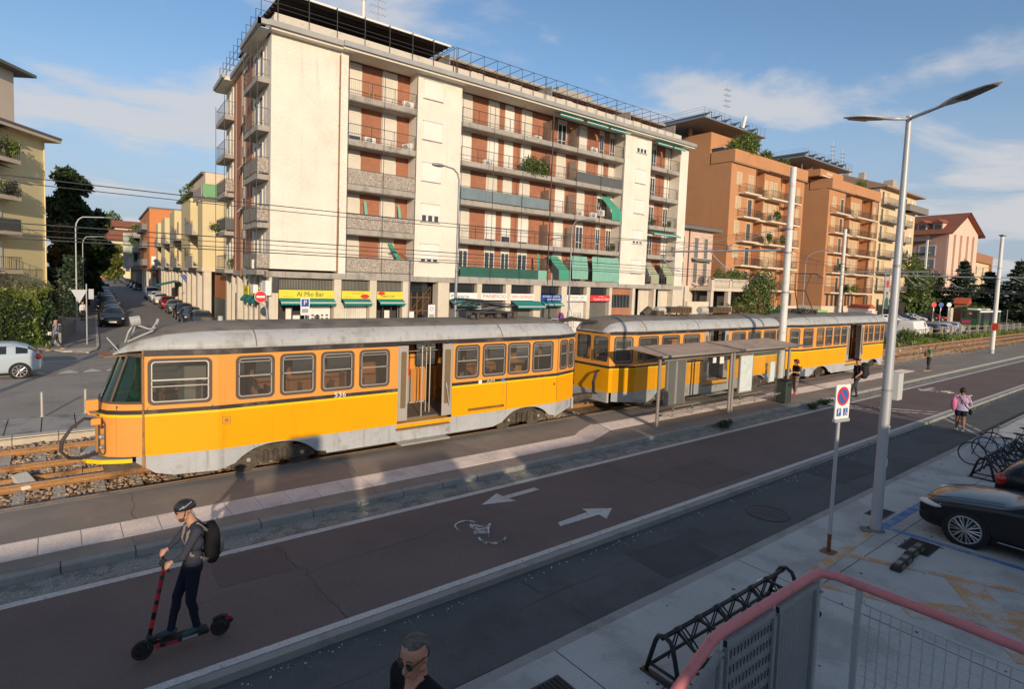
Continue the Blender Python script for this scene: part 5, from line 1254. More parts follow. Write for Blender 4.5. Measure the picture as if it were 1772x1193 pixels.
# ================================================================== OTHER BUILDINGS
M_terra=mat('terracotta_render',(0.50,0.245,0.115),0.9,0.06,0.3,fine=0.03,fscale=10,col2=(0.46,0.225,0.105),c2lo=.5,c2hi=.7,c2scale=.4,streak=((.38,.18,.085),.54,.76,1.6,.4))
M_cream=mat('cream_trim',(0.66,0.55,0.40),0.85,0.06)
M_plinth=mat('cream_plinth',(0.66,0.56,0.43),0.85,0.08,1)
M_slabw=mat('balcony_slab_cream',(0.66,0.56,0.43),0.85,0.06)
M_solar=mat('solar_panel',(0.05,0.06,0.075),0.25,0.08,metal=.3)
M_wdark=mat('dark_window',(0.07,0.065,0.06),0.25,0.2,2)
M_blind=brick_mat('beige_blind',(0.56,0.44,0.28),(0.53,0.42,0.27),(0.40,0.31,0.19),30,.06,.008)
M_eave=mat('eave_soffit',(0.36,0.24,0.17),0.85,0.1)
M_steelr=mat('roof_steel',(0.28,0.30,0.32),0.5,0.1,metal=.4)
M_rail2=mat('brown_railing',(0.12,0.085,0.065),0.7,0.1)
def win(P,x0,x1,z0,z1,y,m,tr=M_cream,fr=.10,out=-1):
 b=B();b.box(x0,x1,y-.02,y+.03,z0,z1);o=P(b,'window',m)
 f=B();f.box(x0-fr,x0,y-.06,y+.02,z0-.02,z1+fr);f.box(x1,x1+fr,y-.06,y+.02,z0-.02,z1+fr);f.box(x0,x1,y-.06,y+.02,z1,z1+fr);f.box(x0-fr,x1+fr,y-.10,y+.02,z0-.1,z0-.02);P(f,'window_surround',tr,o);return o
def balc(P,x0,x1,y,zf,depth,m_slab,m_rail,h=1.0,solid=None):
 b=B();b.box(x0,x1,y-depth,y,zf-.22,zf);o=P(b,'balcony',m_slab);r=B()
 if solid:r.box(x0,x1,y-depth,y-depth+.06,zf,zf+h);r.box(x0,x0+.06,y-depth+.06,y,zf,zf+h);r.box(x1-.06,x1,y-depth+.06,y,zf,zf+h);P(r,'parapet',solid,o);return o
 pts=[(x0+.03,y),(x0+.03,y-depth+.03),(x1-.03,y-depth+.03),(x1-.03,y)]
 for a,c in zip(pts[:-1],pts[1:]):
  r.tube([(*a,zf+h),(*c,zf+h)],.025,4);r.tube([(*a,zf+.1),(*c,zf+.1)],.015,4)
  L=math.dist(a,c);n=max(1,int(L/.16))
  for k in range(n+1):t=k/n;r.cyl((a[0]+(c[0]-a[0])*t,a[1]+(c[1]-a[1])*t,zf),(a[0]+(c[0]-a[0])*t,a[1]+(c[1]-a[1])*t,zf+h),.014,n=4,caps=False)
 P(r,'railing',m_rail,o);return o
def terracotta(X0,Y0,L,D,label,first):
 t=thing('apartment_house',label,'apartment building',(X0,Y0,0))
 P=lambda b,n,m,parent=None,**k:b.make(n,m,parent or t,**k)
 # plan: front wall with two deep recesses either side of a canted middle bay
 b=B();rec=1.3
 plan=[(0,0),(6.6,0),(6.6,0)]
 b.prism([(0,0),(6.0,0),(6.0,rec),(8.7,rec),(8.7,.25),(13.2,.25),(13.2,rec),(16.6,rec),(16.6,0),(L,0),(L,D),(0,D)],'z',0,20.9);P(b,'wall',M_terra)
 b=B();b.prism([(-.02,-.04),(6.0,-.04),(6.0,rec-.03),(8.7,rec-.03),(8.7,.21),(13.2,.21),(13.2,rec-.03),(16.6,rec-.03),(16.6,-.04),(L+.02,-.04),(L+.02,D),(-.02,D)],'z',0,2.5);P(b,'plinth',M_plinth)
 b=B();b.box(-.05,L+.1,-.35,.0,20.85,21.0);b.prism([(5.0,0),(8.7,0),(8.7,1.3),(6.0,1.3)],'z',20.85,20.98);b.box(8.7,16.6,-.6,1.3,20.86,20.99);P(b,'eave',M_eave)
 b=B();b.box(-.04,L+.05,-.40,-.2,20.98,22.5);b.box(-.04,.2,-.2,3.0,20.98,22.5);b.box(L-.2,L+.05,-.2,4,20.98,22.5);P(b,'roof_parapet',M_terra)
 # set-back storeys, steel canopy with tilted solar panels
 b=B();b.prism([(0,3.2),(11.5,3.2),(11.5,4.6),(14.5,4.6),(14.5,D-1),(0,D-1)],'z',20.9,25.2 if first else 24.3);P(b,'attic_wall',M_terra)
 if first:
  b=B();b.box(.15,4.2,1.4,3.2,23.0,23.12);P(b,'terrace_roof',M_slabw);b=B();b.box(.3,4.0,1.42,3.15,22.5,22.99);P(b,'terrace_opening',M_wdark)
  b=B()
  for x,y in ((0.2,6.5),(0.2,10.5),(4,6)):b.box(x,x+.35,y,y+.35,25.2,26.3)
  P(b,'canopy_pillar',M_terra)
 else:
  b=B();b.box(-1.2,7,1.0,3.2,22.9,23.9);P(b,'terrace_band',M_terra);b=B();b.box(-1.4,12,.6,1.0,22.7,22.88);P(b,'terrace_awning',M_slabw)
  b=B()
  for k in range(5):b.box(1.0+k*.4,1.28+k*.4,.98,1.01,23.25,23.6)
  P(b,'terrace_pierced_wall',M_cream)
  b=B()
  for x in (-1,2.5):b.box(x,x+.15,4,4.15,24.2,25.6)
  P(b,'canopy_pillar',M_steelr)
 z=26.3 if first else 25.5
 x0,x1=(-3.2,12.0) if first else (-4.0,13.5)
 b=B();b.box(x0,x1,2.2,D-1,z,z+.18);c=P(b,'roof_canopy',M_steelr)
 n=6
 for k in range(n):
  b=B();x=x0+.5+(x1-x0-1.5)*k/n;b.add([(x,2.6,z+.2),(x,D-2,z+.2),(x+1.6,D-2,z+1.2),(x+1.6,2.6,z+1.2)],[(0,1,2,3),(3,2,1,0)]);b.tube([(x+1.6,2.6,z+.18),(x+1.6,2.6,z+1.2)],.04,4);b.tube([(x,2.6,z+.2),(x+1.6,2.6,z+1.2)],.035,4);P(b,'solar_panel',M_solar,c)
 b=B();x=x0
 while x<=x1:b.tube([(x,2.3,z+.18),(x,2.3,z+1.3)],.022,4);x+=1.15
 for h in (.6,1.0,1.3):b.tube([(x0,2.3,z+h),(x1,2.3,z+h)],.018,4);b.tube([(x0,2.3,z+h),(x0,D-1,z+h)],.018,4)
 P(b,'roof_railing',M_steelr,c)
 rg_=random.Random(int(X0))
 for i,zf in enumerate((4.75,7.9,11.05,14.2,17.3)):
  win(P,1.4,2.45,zf+1.0,zf+2.45,0,M_blind);win(P,4.3,5.3,zf+.05,zf+2.4,0,M_blind if rg_.random()<.4 else M_wdark)
  for a in (10.2,11.4):win(P,a,a+.75,zf+.05,zf+2.35,.25,M_blind)
  win(P,8.95,9.6,zf+.05,zf+2.35,.25,M_blind)
  for a in (14.6,):win(P,a,a+.9,zf+.05,zf+2.35,rec,M_blind)
  win(P,17.6,18.3,zf+.5,zf+2.4,0,M_blind)
  balc(P,1.9 if first else .6,6.0,0,zf,1.0,M_slabw,M_rail2);balc(P,6.05,8.7,rec,zf,1.6,M_slabw,M_rail2);balc(P,8.75,13.15,.25,zf,1.25,M_slabw,M_rail2);balc(P,13.2,17.2,.0,zf,1.0,M_slabw,M_rail2)
 for a in (1.5,3.2,4.6,7.0,9.0,10.2,11.6,14.2,17.2):
  b=B();b.box(a,a+.75,(rec if 6<a<8.7 or 13.2<a<16.6 else (.25 if 8.7<a<13.2 else 0))-.05,1.4,2.55,4.3);P(b,'ground_window',M_wdark)
 for x,y in ((6.05,-.02),(13.25,.2),(16.55,-.05)):
  b=B();b.tube([(x,y-.06,0),(x,y-.06,21)],.06,6);P(b,'drainpipe',M_rail2)
 return t
terracotta(68.3,41.3,19.8,12.5,'terracotta apartment building next to the cream block, with shrubs on its roof terrace',True)
terracotta(95.5,40.9,19.3,13,'terracotta apartment building farther right, partly behind the tall lamp post',False)
def antenna(x,y,z,h,label,n=3):
 b=B();b.tube([(x,y,z),(x,y,z+h)],.04,5)
 for k in range(n):
  zz_=z+h*(.55+.4*k/n);b.tube([(x-.7,y,zz_),(x+.7,y,zz_)],.022,4)
  for q in range(5):b.tube([(x-.6+q*.3,y-.35,zz_),(x-.6+q*.3,y+.35,zz_)],.014,4)
 tag(b.make('roof_antenna',M_steelr),label,'antenna')
antenna(75.5,47,26.4,7.5,'tall aerial mast on the first terracotta building',4);antenna(107.5,46,25.6,5.5,'aerial on the second terracotta building, left of the lamp post',3);antenna(114,47,24.5,6.5,'thin aerial mast just left of the tall lamp post',4)
b=B();b.cyl((74.2,43.6,26.6),(74.4,43.4,28.2),.22,.22,10);tag(b.make('white_flue',M_wh),'short white flue tilted on the first terracotta roof canopy','flue')
# small pink house between the blocks, with balustraded terrace
ph=thing('small_house','small old pink house with grey shutters squeezed between the cream and terracotta blocks','house',(53.2,41.0,0))
P=lambda b,n,m,parent=None,**k:b.make(n,m,parent or ph,world=True,**k)
M_pinkh=mat('pale_pink_render',(0.62,0.44,0.36),0.9,0.08,.6);M_shg=mat('grey_shutter',(0.16,0.155,0.14),0.7,0.1)
b=B();b.box(53.2,64.6,41.0,49,0,11.6);P(b,'wall',M_pinkh)
b=B();b.box(52.9,65.4,40.2,49,11.6,11.95);b.prism([(40.2,11.95),(44.6,12.9),(49,11.95)],'x',52.9,65.4);P(b,'roof',M_shg)
b=B();b.box(57.5,64.9,40.6,41.0,0,4.9);P(b,'stone_front',M_pill)
for x in (57.9,60.7,62.7):
 for z in (8.3,5.3):win(P,x,x+.8,z,z+2.4,40.98,M_shg,M_pill,.14)
b=B();b.tube([(59.6,40.9,0),(59.6,40.9,11.6)],.07,6);P(b,'drainpipe',M_rail2)
b=B();b.prism([(40.3,8.0),(40.9,8.25),(40.9,8.15),(40.3,7.9)],'x',60.2,64.0);P(b,'window_awning',mat('grey_green_awning',(.17,.19,.15),.85,.1))
b=B();b.box(59.6,67.6,37.6,40.98,4.4,4.75);b.box(59.6,67.6,37.6,37.75,5.7,5.85);b.box(59.6,60.0,37.6,38.0,4.75,5.9);b.box(67.2,67.6,37.6,38.0,4.75,5.9);b.box(63.4,63.8,37.6,38,4.75,5.9)
k_=60.2
while k_<67.1:
 if not 63.2<k_<63.9:b.cyl((k_,37.68,4.75),(k_,37.68,5.2),.06,.1,8);b.cyl((k_,37.68,5.2),(k_,37.68,5.7),.1,.05,8)
 k_+=.26
P(b,'balustrade_terrace',M_pill)
b=B();b.box(59.7,60.2,37.7,38.2,0,4.4);b.box(63.3,63.9,37.7,38.2,0,4.4);b.box(67.0,67.5,37.7,38.2,0,4.4);P(b,'porch_pillar',M_pill)
b=B();b.box(60.2,67,40.0,40.2,0,4.39);P(b,'porch_back',M_wdark)
b=B();b.box(55.2,56.2,40.9,41.0,0,3.6);P(b,'door',mat('brown_door',(.20,.10,.05),.7,.1))
b=B();b.box(53.0,57.2,36.2,36.5,0,3.2);tag(b.make('garden_wall',M_plinth),'pale rendered garden wall in front of the small pink house','wall')
b=B();b.box(54.4,55.0,40.2,40.8,11.9,13.0);b.box(53.9,54.2,40.3,40.7,12.2,12.8);tag(b.make('roof_air_conditioner',M_wh),'white air conditioner on the roof edge of the small pink house','air conditioner')
# pale block with balconies behind the lamp post
pb_=thing('pale_apartment_block','pale yellow apartment block with grey balconies and hipped roof behind the lamp post','apartment building',(118,41.8,0))
P=lambda b,n,m,parent=None,**k:b.make(n,m,parent or pb_,**k)
M_paley=mat('pale_yellow_render',(0.66,0.52,0.33),0.9,0.06,.4);M_greyr=mat('grey_render',(0.40,0.36,0.30),0.9,0.12,.6);M_greyb=mat('grey_balcony',(0.22,0.205,0.19),0.8,0.12)
b=B();b.box(0,18.5,0,14,0,24.0);P(b,'wall',M_paley);b=B();b.box(-.05,0,.01,14,18,24.0);P(b,'gable_wall',M_greyr)
b=B();b.box(-.4,20.0,-1.2,15,24.0,24.3);b.prism([(-1.2,24.3),(6.5,27.0),(15,24.3)],'x',-.4,12);P(b,'roof',M_eave)
b=B();b.box(3,4,4,5,25.5,27.6);b.box(1.2,1.9,6,7,26.5,28.2);b.box(8.5,10.5,1,2.6,24.3,26.6);P(b,'chimney',M_greyr)
for zf in (5.4,8.6,11.7,14.9,18.0,21.1):
 win(P,1.0,1.9,zf,zf+2.3,0,M_wdark,M_paley);win(P,3.2,4.4,zf,zf+2.3,0,M_blind,M_paley)
 balc(P,.6,7.4,0,zf,1.4,M_greyb,M_greyb,1.0)
 win(P,12.5,13.3,zf,zf+2.2,0,M_wdark,M_paley);win(P,15.8,16.8,zf+.6,zf+2.2,0,M_wh if zf>10 else M_wdark,M_paley)
 balc(P,10.8,14.2,0,zf,1.1,M_greyb,M_greyb,1.0)
balc(P,10.5,21.0,0,21.1,1.5,M_greyb,M_greyb,1.0,M_greyb)
for x in (2,5,9,13,16):win(P,x,x+1.2,1.6,3.8,0,M_wdark,M_paley)
# pink block with gabled roof and dormers, far right
M_pink=mat('pink_render',(0.62,0.36,0.28),0.9,0.05,.3);M_tile_r=mat('red_roof_tiles',(0.30,0.105,0.06),0.85,0.15,.8);M_pinkl=mat('light_pink_render',(0.70,0.50,0.40),0.9,0.05,.3)
def at_(x,y,d):
 v=Vector(((x-867.365)/994.857,(y-553.432)/994.857,1));w=_r*v.x-_u*v.y+_f*v.z;return Vector((0,0,4.7))+w*d
c0=at_(1602,450,150);c1=at_(1636,450,146);c2=at_(1660,450,155)
pk=thing('gabled_block','pink apartment block with red tiled gable roof and two small dormers','apartment building',(c1.x,c1.y,0),math.atan2((c0-c1).y,(c0-c1).x)+PI)
P=lambda b,n,m,parent=None,**k:b.make(n,m,parent or pk,**k)
Lw=(Vector((c0.x,c0.y))-Vector((c1.x,c1.y))).length
b=B();b.box(-Lw-6,0,0,14,0,21.2);P(b,'wall',M_pink)
b=B();b.box(0,.4,0.02,13.98,0,21.2);b.prism([(-.0,21.2),(14,21.2),(7,26.0)],'x',-.3,.4);P(b,'gable_wall',M_pinkl)
for yy in (2.2,5.2,8.4,11.2):b=B();b.box(.4,.9,yy,yy+.5,0,20.5);P(b,'pilaster',M_pinkl)
b=B();b.add([(-Lw-7,-1.2,20.6),(1.6,-1.2,20.6),(1.6,7,26.4),(-Lw-7,7,26.4),(1.6,15.2,20.6),(-Lw-7,15.2,20.6)],[(0,1,2,3),(3,2,4,5)]);b.add([(-Lw-7,-1.2,20.35),(1.6,-1.2,20.35),(1.6,7,26.1),(-Lw-7,7,26.1),(1.6,15.2,20.35),(-Lw-7,15.2,20.35)],[(3,2,1,0),(5,4,2,3)]);P(b,'roof',M_tile_r)
for x in (-7.5,-3.8):
 b=B();b.box(x,x+2.2,.8,4.5,21.6,23.6);o=P(b,'dormer',M_pinkl);b=B();b.box(x+.3,x+1.9,.75,.8,21.9,23.2);P(b,'dormer_window',M_wdark,o);b=B();b.prism([(x-.4,23.5),(x+2.6,23.5),(x+1.1,24.6)],'y',.3,4.5);P(b,'dormer_roof',M_tile_r,o)
for z in (8.4,11.8,15.2):win(P,-6.2,-2.6,z,z+2.4,0,M_steelr,M_wh,.25)
for zf in (6,9.3,12.6,15.9,19.0):balc(P,-Lw-5.5,-Lw+1.0,0,zf,2.4,M_greyb,M_greyb,1.1)
b=B();b.box(-Lw+1,-Lw+1.4,-2.5,-2.1,0,19);P(b,'white_post',M_wh)
# brown and cream block
c0=at_(1661,450,165);c1=at_(1684,450,160);c2=at_(1718,450,178)
bk=thing('brown_block','low brown framed apartment block with cream loggias, farthest right','apartment building',(c1.x,c1.y,0),math.atan2((c2-c1).y,(c2-c1).x))
P=lambda b,n,m,parent=None,**k:b.make(n,m,parent or bk,**k)
M_brn2=mat('brown_render',(0.36,0.17,0.09),0.9,0.06)
L2=(Vector((c2.x,c2.y))-Vector((c1.x,c1.y))).length
b=B();b.box(0,L2,.6,14,0,15.0);P(b,'wall',M_paley);b=B();b.box(-.2,L2+.2,0,13.9,15.0,17.5);b.box(-.2,1.2,0,1.0,0,15);b.box(L2-1.2,L2+.2,0,1.0,0,15);b.box(-.2,0,6,14,0,15);P(b,'frame',M_brn2)
for z in (4.5,7.9,11.4):
 for x in (L2*.28,L2*.62):win(P,x,x+1.4,z+.1,z+2.4,.6,M_wdark,M_paley)
 b=B();b.box(-.25,-.02,1.2,5.6,z,z+2.6);P(b,'loggia',M_wdark)
 balc(P,L2*.58,L2*.9,.6,z,1.2,M_greyb,M_greyb,1.0);b=B();b.box(-.5,-.2,1,5.8,z-.2,z+.9);P(b,'balcony',M_greyb)
# ---------------------------------------------------------------- left: yellow block behind the hedge (its wall runs at an angle)
az=R(34.0);yx,yy_=-.74,64.4
yb=thing('yellow_apartment_block','yellow rendered apartment block at the left edge, with planted balconies','apartment building',(yx,yy_,0),PI/2-az)
P=lambda b,n,m,parent=None,**k:b.make(n,m,parent or yb,**k)
M_yelr=mat('yellow_render',(0.80,0.70,0.40),0.9,0.05,.3,fine=.03,fscale=8)
# local x runs along the wall away from the camera; the lit face looks along local -y
b=B();b.box(-16,0,0,12,0,15.35);P(b,'wall',M_yelr)
b=B();b.box(-18,.9,-.9,13,15.35,15.62);P(b,'eave',M_plinth);b=B();b.box(-18,.95,-.95,13,15.62,15.8);P(b,'roof',M_shg)
for i,zf in enumerate((1.4,4.2,7.2,10.0,12.9)):
 b=B();b.box(-9,-4.0,-1.05,0,zf-.32,zf);o=P(b,'balcony',M_plinth);r=B()
 pts=[(-9,-1.0),(-4.05,-1.0),(-4.05,0)]
 for a,c in zip(pts[:-1],pts[1:]):
  r.tube([(*a,zf+1.0),(*c,zf+1.0)],.03,4);L=math.dist(a,c);n=int(L/.2)
  for k in range(n+1):t=k/n;r.cyl((a[0]+(c[0]-a[0])*t,a[1]+(c[1]-a[1])*t,zf),(a[0]+(c[0]-a[0])*t,a[1]+(c[1]-a[1])*t,zf+1),.014,n=4,caps=False)
 P(r,'railing',M_iron,o)
 if i==2:r=B();r.box(-9,-4.1,-1.04,-1.01,zf+.05,zf+.95);P(r,'railing_panel',M_darkp,o)
 for a,m in ((-5.9,M_wdark),(-5.3,M_wh),(-6.6,M_wh),(-8.5,M_wdark)):b=B();b.box(a,a+(.5 if m is M_wdark else .55),-.06,.0,zf,zf+2.3);P(b,'shutter' if m is M_wh else 'window',m)
 if i in (3,4):b=B();b.add([(-9,-.1,zf+2.45),(-4.5,-.1,zf+2.45),(-4.5,-.9,zf+2.15),(-9,-.9,zf+2.15)],[(0,1,2,3),(3,2,1,0)]);P(b,'awning',M_gcloth)
b=B();b.tube([(-.06,-.1,0),(-.06,-.1,15.3)],.05,6);P(b,'drainpipe',M_yelr)
tw=at_(23,120,60)
tb_=thing('beige_tower_block','plain beige tower block rising at the top left corner behind the yellow one','apartment building',(tw.x,tw.y,0),PI/2-az)
b=B();b.box(-14,0,0,12,0,24.6);b.make('wall',mat('beige_render',(0.70,0.58,0.46),0.9,0.05,.2),tb_);b=B();b.box(-15,1.6,-1.2,13,24.6,24.9);b.make('roof',M_shg,tb_)
# ---------------------------------------------------------------- right side of the side street
def lx2(y):return 10.5+.05*(y-58)
cb=thing('street_apartment_house','pale yellow house with grey loggias and an arcade along the side street','apartment building',(10.5,58,0))
P=lambda b,n,m,parent=None,**k:b.make(n,m,parent or cb,world=True,**k)
M_py=mat('lemon_render',(0.66,0.56,0.33),0.9,0.05,.3);M_gb2=mat('grey_loggia_front',(0.36,0.34,0.32),0.8,0.08)
b=B()
for y0,y1 in ((58,61.0),(66.5,74.5),(82,88),(95,101),(107,112)):b.prism([(lx2(y0),y0),(lx2(y0)+9,y0),(lx2(y1)+9,y1),(lx2(y1),y1)],'z',4.9,11.3 if y0==58 else 12.0)
b.prism([(lx2(58)+1.6,58.01),(lx2(58)+9,58.01),(lx2(112)+9,112),(lx2(112)+1.6,112)],'z',4.9,11.5);P(b,'wall',M_py)
b=B();b.prism([(lx2(58)-.05,57.96),(lx2(58)+9,57.96),(lx2(112)+9,112.0),(lx2(112)-.05,112.0)],'z',4.6,4.9);P(b,'arcade_slab',M_plinth)
for y0,y1 in ((61,66.5),(74.5,82),(88,95),(101,107)):
 for zf in (4.9,8.0):
  b=B();b.prism([(lx2(y0)-.5,y0),(lx2(y0)+1.6,y0),(lx2(y1)+1.6,y1),(lx2(y1)-.5,y1)],'z',zf,zf+.2);b.prism([(lx2(y0)-.5,y0),(lx2(y0)-.38,y0),(lx2(y1)-.38,y1),(lx2(y1)-.5,y1)],'z',zf+.2,zf+1.15);o=P(b,'loggia',M_gb2);r=B();r.tube([(lx2(y0)-.45,y0,zf+1.3),(lx2(y1)-.45,y1,zf+1.3)],.03,4);P(r,'rail',M_iron,o)
  b=B();b.prism([(lx2(y0)+1.5,y0+.4),(lx2(y0)+1.58,y0+.4),(lx2(y1)+1.58,y1-.5),(lx2(y1)+1.5,y1-.5)],'z',zf+.3,zf+2.4);P(b,'window',M_wdark)
for y in (63,70,77):
 for zf in (5.6,8.7):b=B();b.prism([(lx2(y)-.02,y+5),(lx2(y)+.02,y+5),(lx2(y)+.02,y+5.7),(lx2(y)-.02,y+5.7)],'z',zf,zf+1.4);P(b,'window',M_wdark)
b=B();b.prism([(10.4,57.95),(12.5,57.95),(12.5,58.3),(10.4,58.3)],'z',10.9,11.3);b.prism([(lx2(61)+.3,61),(lx2(61)+4,61),(lx2(72)+4,72),(lx2(72)+.3,72)],'z',13.8,14.0);b.prism([(lx2(66)+.0,66),(lx2(66)+4,66),(lx2(80)+4,80),(lx2(80)+.0,80)],'z',12.6,12.8);P(b,'roof_slab',M_shg)
b=B();b.prism([(lx2(60)+.5,60),(lx2(60)+4,60),(lx2(72)+4,72),(lx2(72)+.5,72)],'z',11.4,13.8);P(b,'attic',M_plinth)
b=B();b.prism([(lx2(58.3)-.05,58.4),(lx2(58.3)+.0,58.4),(lx2(64)+.0,64),(lx2(64)-.05,64)],'z',11.3,12.3);P(b,'terrace_parapet',M_gb2);b=B();b.box(10.55,12.0,58.0,58.05,11.35,12.5);P(b,'green_screen',mat('green_screen',(.18,.40,.20),.85,.1))
for k in range(13):
 y=58.05+k*4.0;b=B();b.prism([(lx2(y)+.1,y),(lx2(y)+.75,y),(lx2(y)+.75,y+.7),(lx2(y)+.1,y+.7)],'z',0,4.6);P(b,'pillar',M_pill)
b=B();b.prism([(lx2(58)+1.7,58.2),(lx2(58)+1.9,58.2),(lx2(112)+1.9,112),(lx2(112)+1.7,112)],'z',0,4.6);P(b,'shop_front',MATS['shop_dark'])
b=B();b.quad((lx2(76)+.1,76,3.3),(lx2(83)+.1,83,3.3),(lx2(83)-2.2,83,2.7),(lx2(76)-2.2,76,2.7));tag(b.make('awning',M_teal),'open teal awning over the arcade of the side street','awning')
b=B();b.add([(lx2(70)-.6,70.2,4.1),(lx2(70)+.1,70.4,3.2),(lx2(70)+.15,70.5,3.9),(lx2(70)-.1,70.3,4.2)],[(0,1,2,3),(3,2,1,0)]);b.tube([(lx2(70)+.2,70.4,3.0),(lx2(70)-.6,70.2,4.2)],.02,4);tag(b.make('flag',mat('blue_flag',(.10,.15,.40),.8,.2)),'blue flag hanging from the side street arcade','flag')
# orange tower and dark balconied building beyond
ot=thing('orange_fronted_house','orange rendered house front standing out into the side street','apartment building',(12.4,112.05,0))
P=lambda b,n,m,parent=None,**k:b.make(n,m,parent or ot,world=True,**k)
b=B();b.prism([(12.35,112.05),(22,112.05),(23,140),(13.8,140)],'z',4.4,14.6);P(b,'wall',mat('orange_render2',(0.58,0.215,0.08),0.9,0.05,.3));b=B();b.prism([(12.2,112.0),(22,112.0),(23,141),(13.6,141)],'z',14.6,14.9);P(b,'roof',M_shg)
for k in range(5):b=B();y=112.2+k*6;b.box(12.6+.05*k*6,13.3+.05*k*6,y,y+.7,0,4.4);P(b,'pillar',M_pill)
b=B();b.prism([(13.6,113),(13.8,113),(15.2,140),(15,140)],'z',0,4.4);P(b,'shop_front',MATS['shop_dark'])
b=B();b.box(12.7,14.1,111.8,111.95,3.3,4.0);P(b,'shop_fascia',mat('fascia_orange',(.60,.12,.04),.6,.05))
for zf in (5.2,8.3,11.4):b=B();b.prism([(11.9,118),(13.0,118),(13.9,136),(12.8,136)],'z',zf,zf+1.1);P(b,'balcony',M_greyb)
t=thing('supermarket_sign','white supermarket sign with a blue and green emblem hung above the side street','sign',(13.3,111.6,4.6));b=B();b.box(-.75,.75,-.06,.06,0,2.1);b.make('board',M_white_p,t)
b=B();b.poly([(-.55,-.07,1.35),(-.15,-.07,1.75),(-.15,-.07,.95)]);b.make('emblem',M_bluei,t);b=B();b.add([(.0+.36*math.cos(a),-.07,1.35+.36*math.sin(a)) for a in [R(40+i*28) for i in range(11)]]+[(.0+.2*math.cos(a),-.07,1.35+.2*math.sin(a)) for a in [R(40+i*28) for i in range(11)]],[(i,i+1,11+i+1,11+i) for i in range(10)]);b.make('emblem',mat('emblem_green',(.02,.25,.12),.5),t);b=B();b.box(-.6,.6,-.07,-.062,.1,.55);b.make('lower_panel',mat('emblem_green',(0,0,0)),t)
gh=thing('dark_balconied_house','dark building with planted balconies farther up the side street','apartment building',(13.6,141,0))
P=lambda b,n,m,parent=None,**k:b.make(n,m,parent or gh,world=True,**k)
b=B();b.prism([(14.0,142),(24,142),(30,210),(17.5,210)],'z',4.4,13.2);P(b,'wall',mat('dark_green_front',(.12,.13,.11),.6,.15));b=B();b.prism([(14.6,142),(24,142),(30,210),(18.1,210)],'z',0,4.4);P(b,'arcade',MATS['shop_dark'])
for zf in (5,8,11):b=B();b.prism([(12.8,143),(14.1,143),(17.4,205),(16.2,205)],'z',zf,zf+1.0);P(b,'balcony',M_gb2)
b=B();b.box(11.6,13.6,150,150.4,4.5,12.2);P(b,'mural_panel',mat('mural_pale',(.5,.48,.45),.8,.3,.8,col2=(.30,.36,.28),c2lo=.45,c2hi=.55,c2scale=.5))
# closing the street: long yellow house with red roof, another roof behind
ch=thing('street_end_house','long pale yellow house with red tiled roof closing the side street','house',(8,300,0))
P=lambda b,n,m,parent=None,**k:b.make(n,m,parent or ch,world=True,**k)
b=B();b.box(4,32,300,315,0,16.6);P(b,'wall',M_py);b=B();b.prism([(298,16.6),(307,21),(316,16.6)],'x',3,33);P(b,'roof',M_tile_r)
for x in (6,10.5,15,19.5,24):
 for z in (3,7.5,12.3):win(P,x,x+1.6,z,z+2.6,300,M_wdark,M_plinth,.3)
b=B();b.box(22,34,325,340,0,23.5);o=tag(b.make('far_house',M_py),'taller pale house with red roof peeping over the street end','house');b=B();b.prism([(323,23.5),(332,27),(341,23.5)],'x',21,35);b.make('roof',M_tile_r,o)
# ================================================================== VEHICLES
M_tyre=mat('tyre_rubber',(0.02,0.02,0.021),0.85,0.1)
M_rim=mat('alloy_rim',(0.50,0.50,0.50),0.3,0.05,metal=0.7)
M_cglass=mat('car_glass',(0.025,0.03,0.034),0.06,0.05,spec=0.6)
M_hl=mat('headlamp_glass',(0.62,0.60,0.55),0.12,0.05,spec=.8)
M_tl_r=mat('tail_lamp_red',(0.42,0.015,0.012),0.15,0.05,spec=.8)
M_plate=mat('plate_white',(0.70,0.69,0.64),0.5,0.03)
def paint(name,col):return mat('paint_'+name,col,0.22,0.02,1.0,spec=.25,coat=.35)
HATCH=[(-2.0,.36,.56,.58,.60,.45),(-1.96,.24,.62,.69,.70,.56),(-1.72,.20,.70,.80,.80,.66),(-1.05,.20,.86,.95,.85,.70),(-.95,.20,.88,.985,.855,.70),(-.25,.20,.92,1.42,.865,.60),(.12,.20,.93,1.47,.87,.60),(.22,.20,.93,1.475,.87,.60),(.95,.20,.95,1.46,.865,.59),(1.08,.20,.95,1.45,.865,.58),(1.55,.22,.98,1.33,.85,.57),(1.86,.26,.99,1.06,.80,.60),(1.95,.30,.80,.86,.76,.6),(1.98,.42,.62,.64,.70,.5)]
SEDAN=[(-2.35,.34,.56,.58,.58,.40),(-2.30,.20,.62,.70,.72,.55),(-2.05,.17,.71,.80,.84,.68),(-1.6,.17,.79,.87,.89,.74),(-1.15,.17,.86,.94,.91,.75),(-.95,.17,.88,.965,.91,.75),(-.15,.17,.92,1.34,.915,.60),(.3,.17,.93,1.42,.92,.60),(.42,.17,.93,1.425,.92,.60),(1.0,.17,.95,1.40,.915,.59),(1.12,.17,.95,1.385,.91,.59),(1.75,.18,.97,1.08,.89,.62),(2.1,.20,.97,1.03,.86,.66),(2.33,.28,.86,.92,.78,.6),(2.37,.42,.62,.64,.72,.5)]
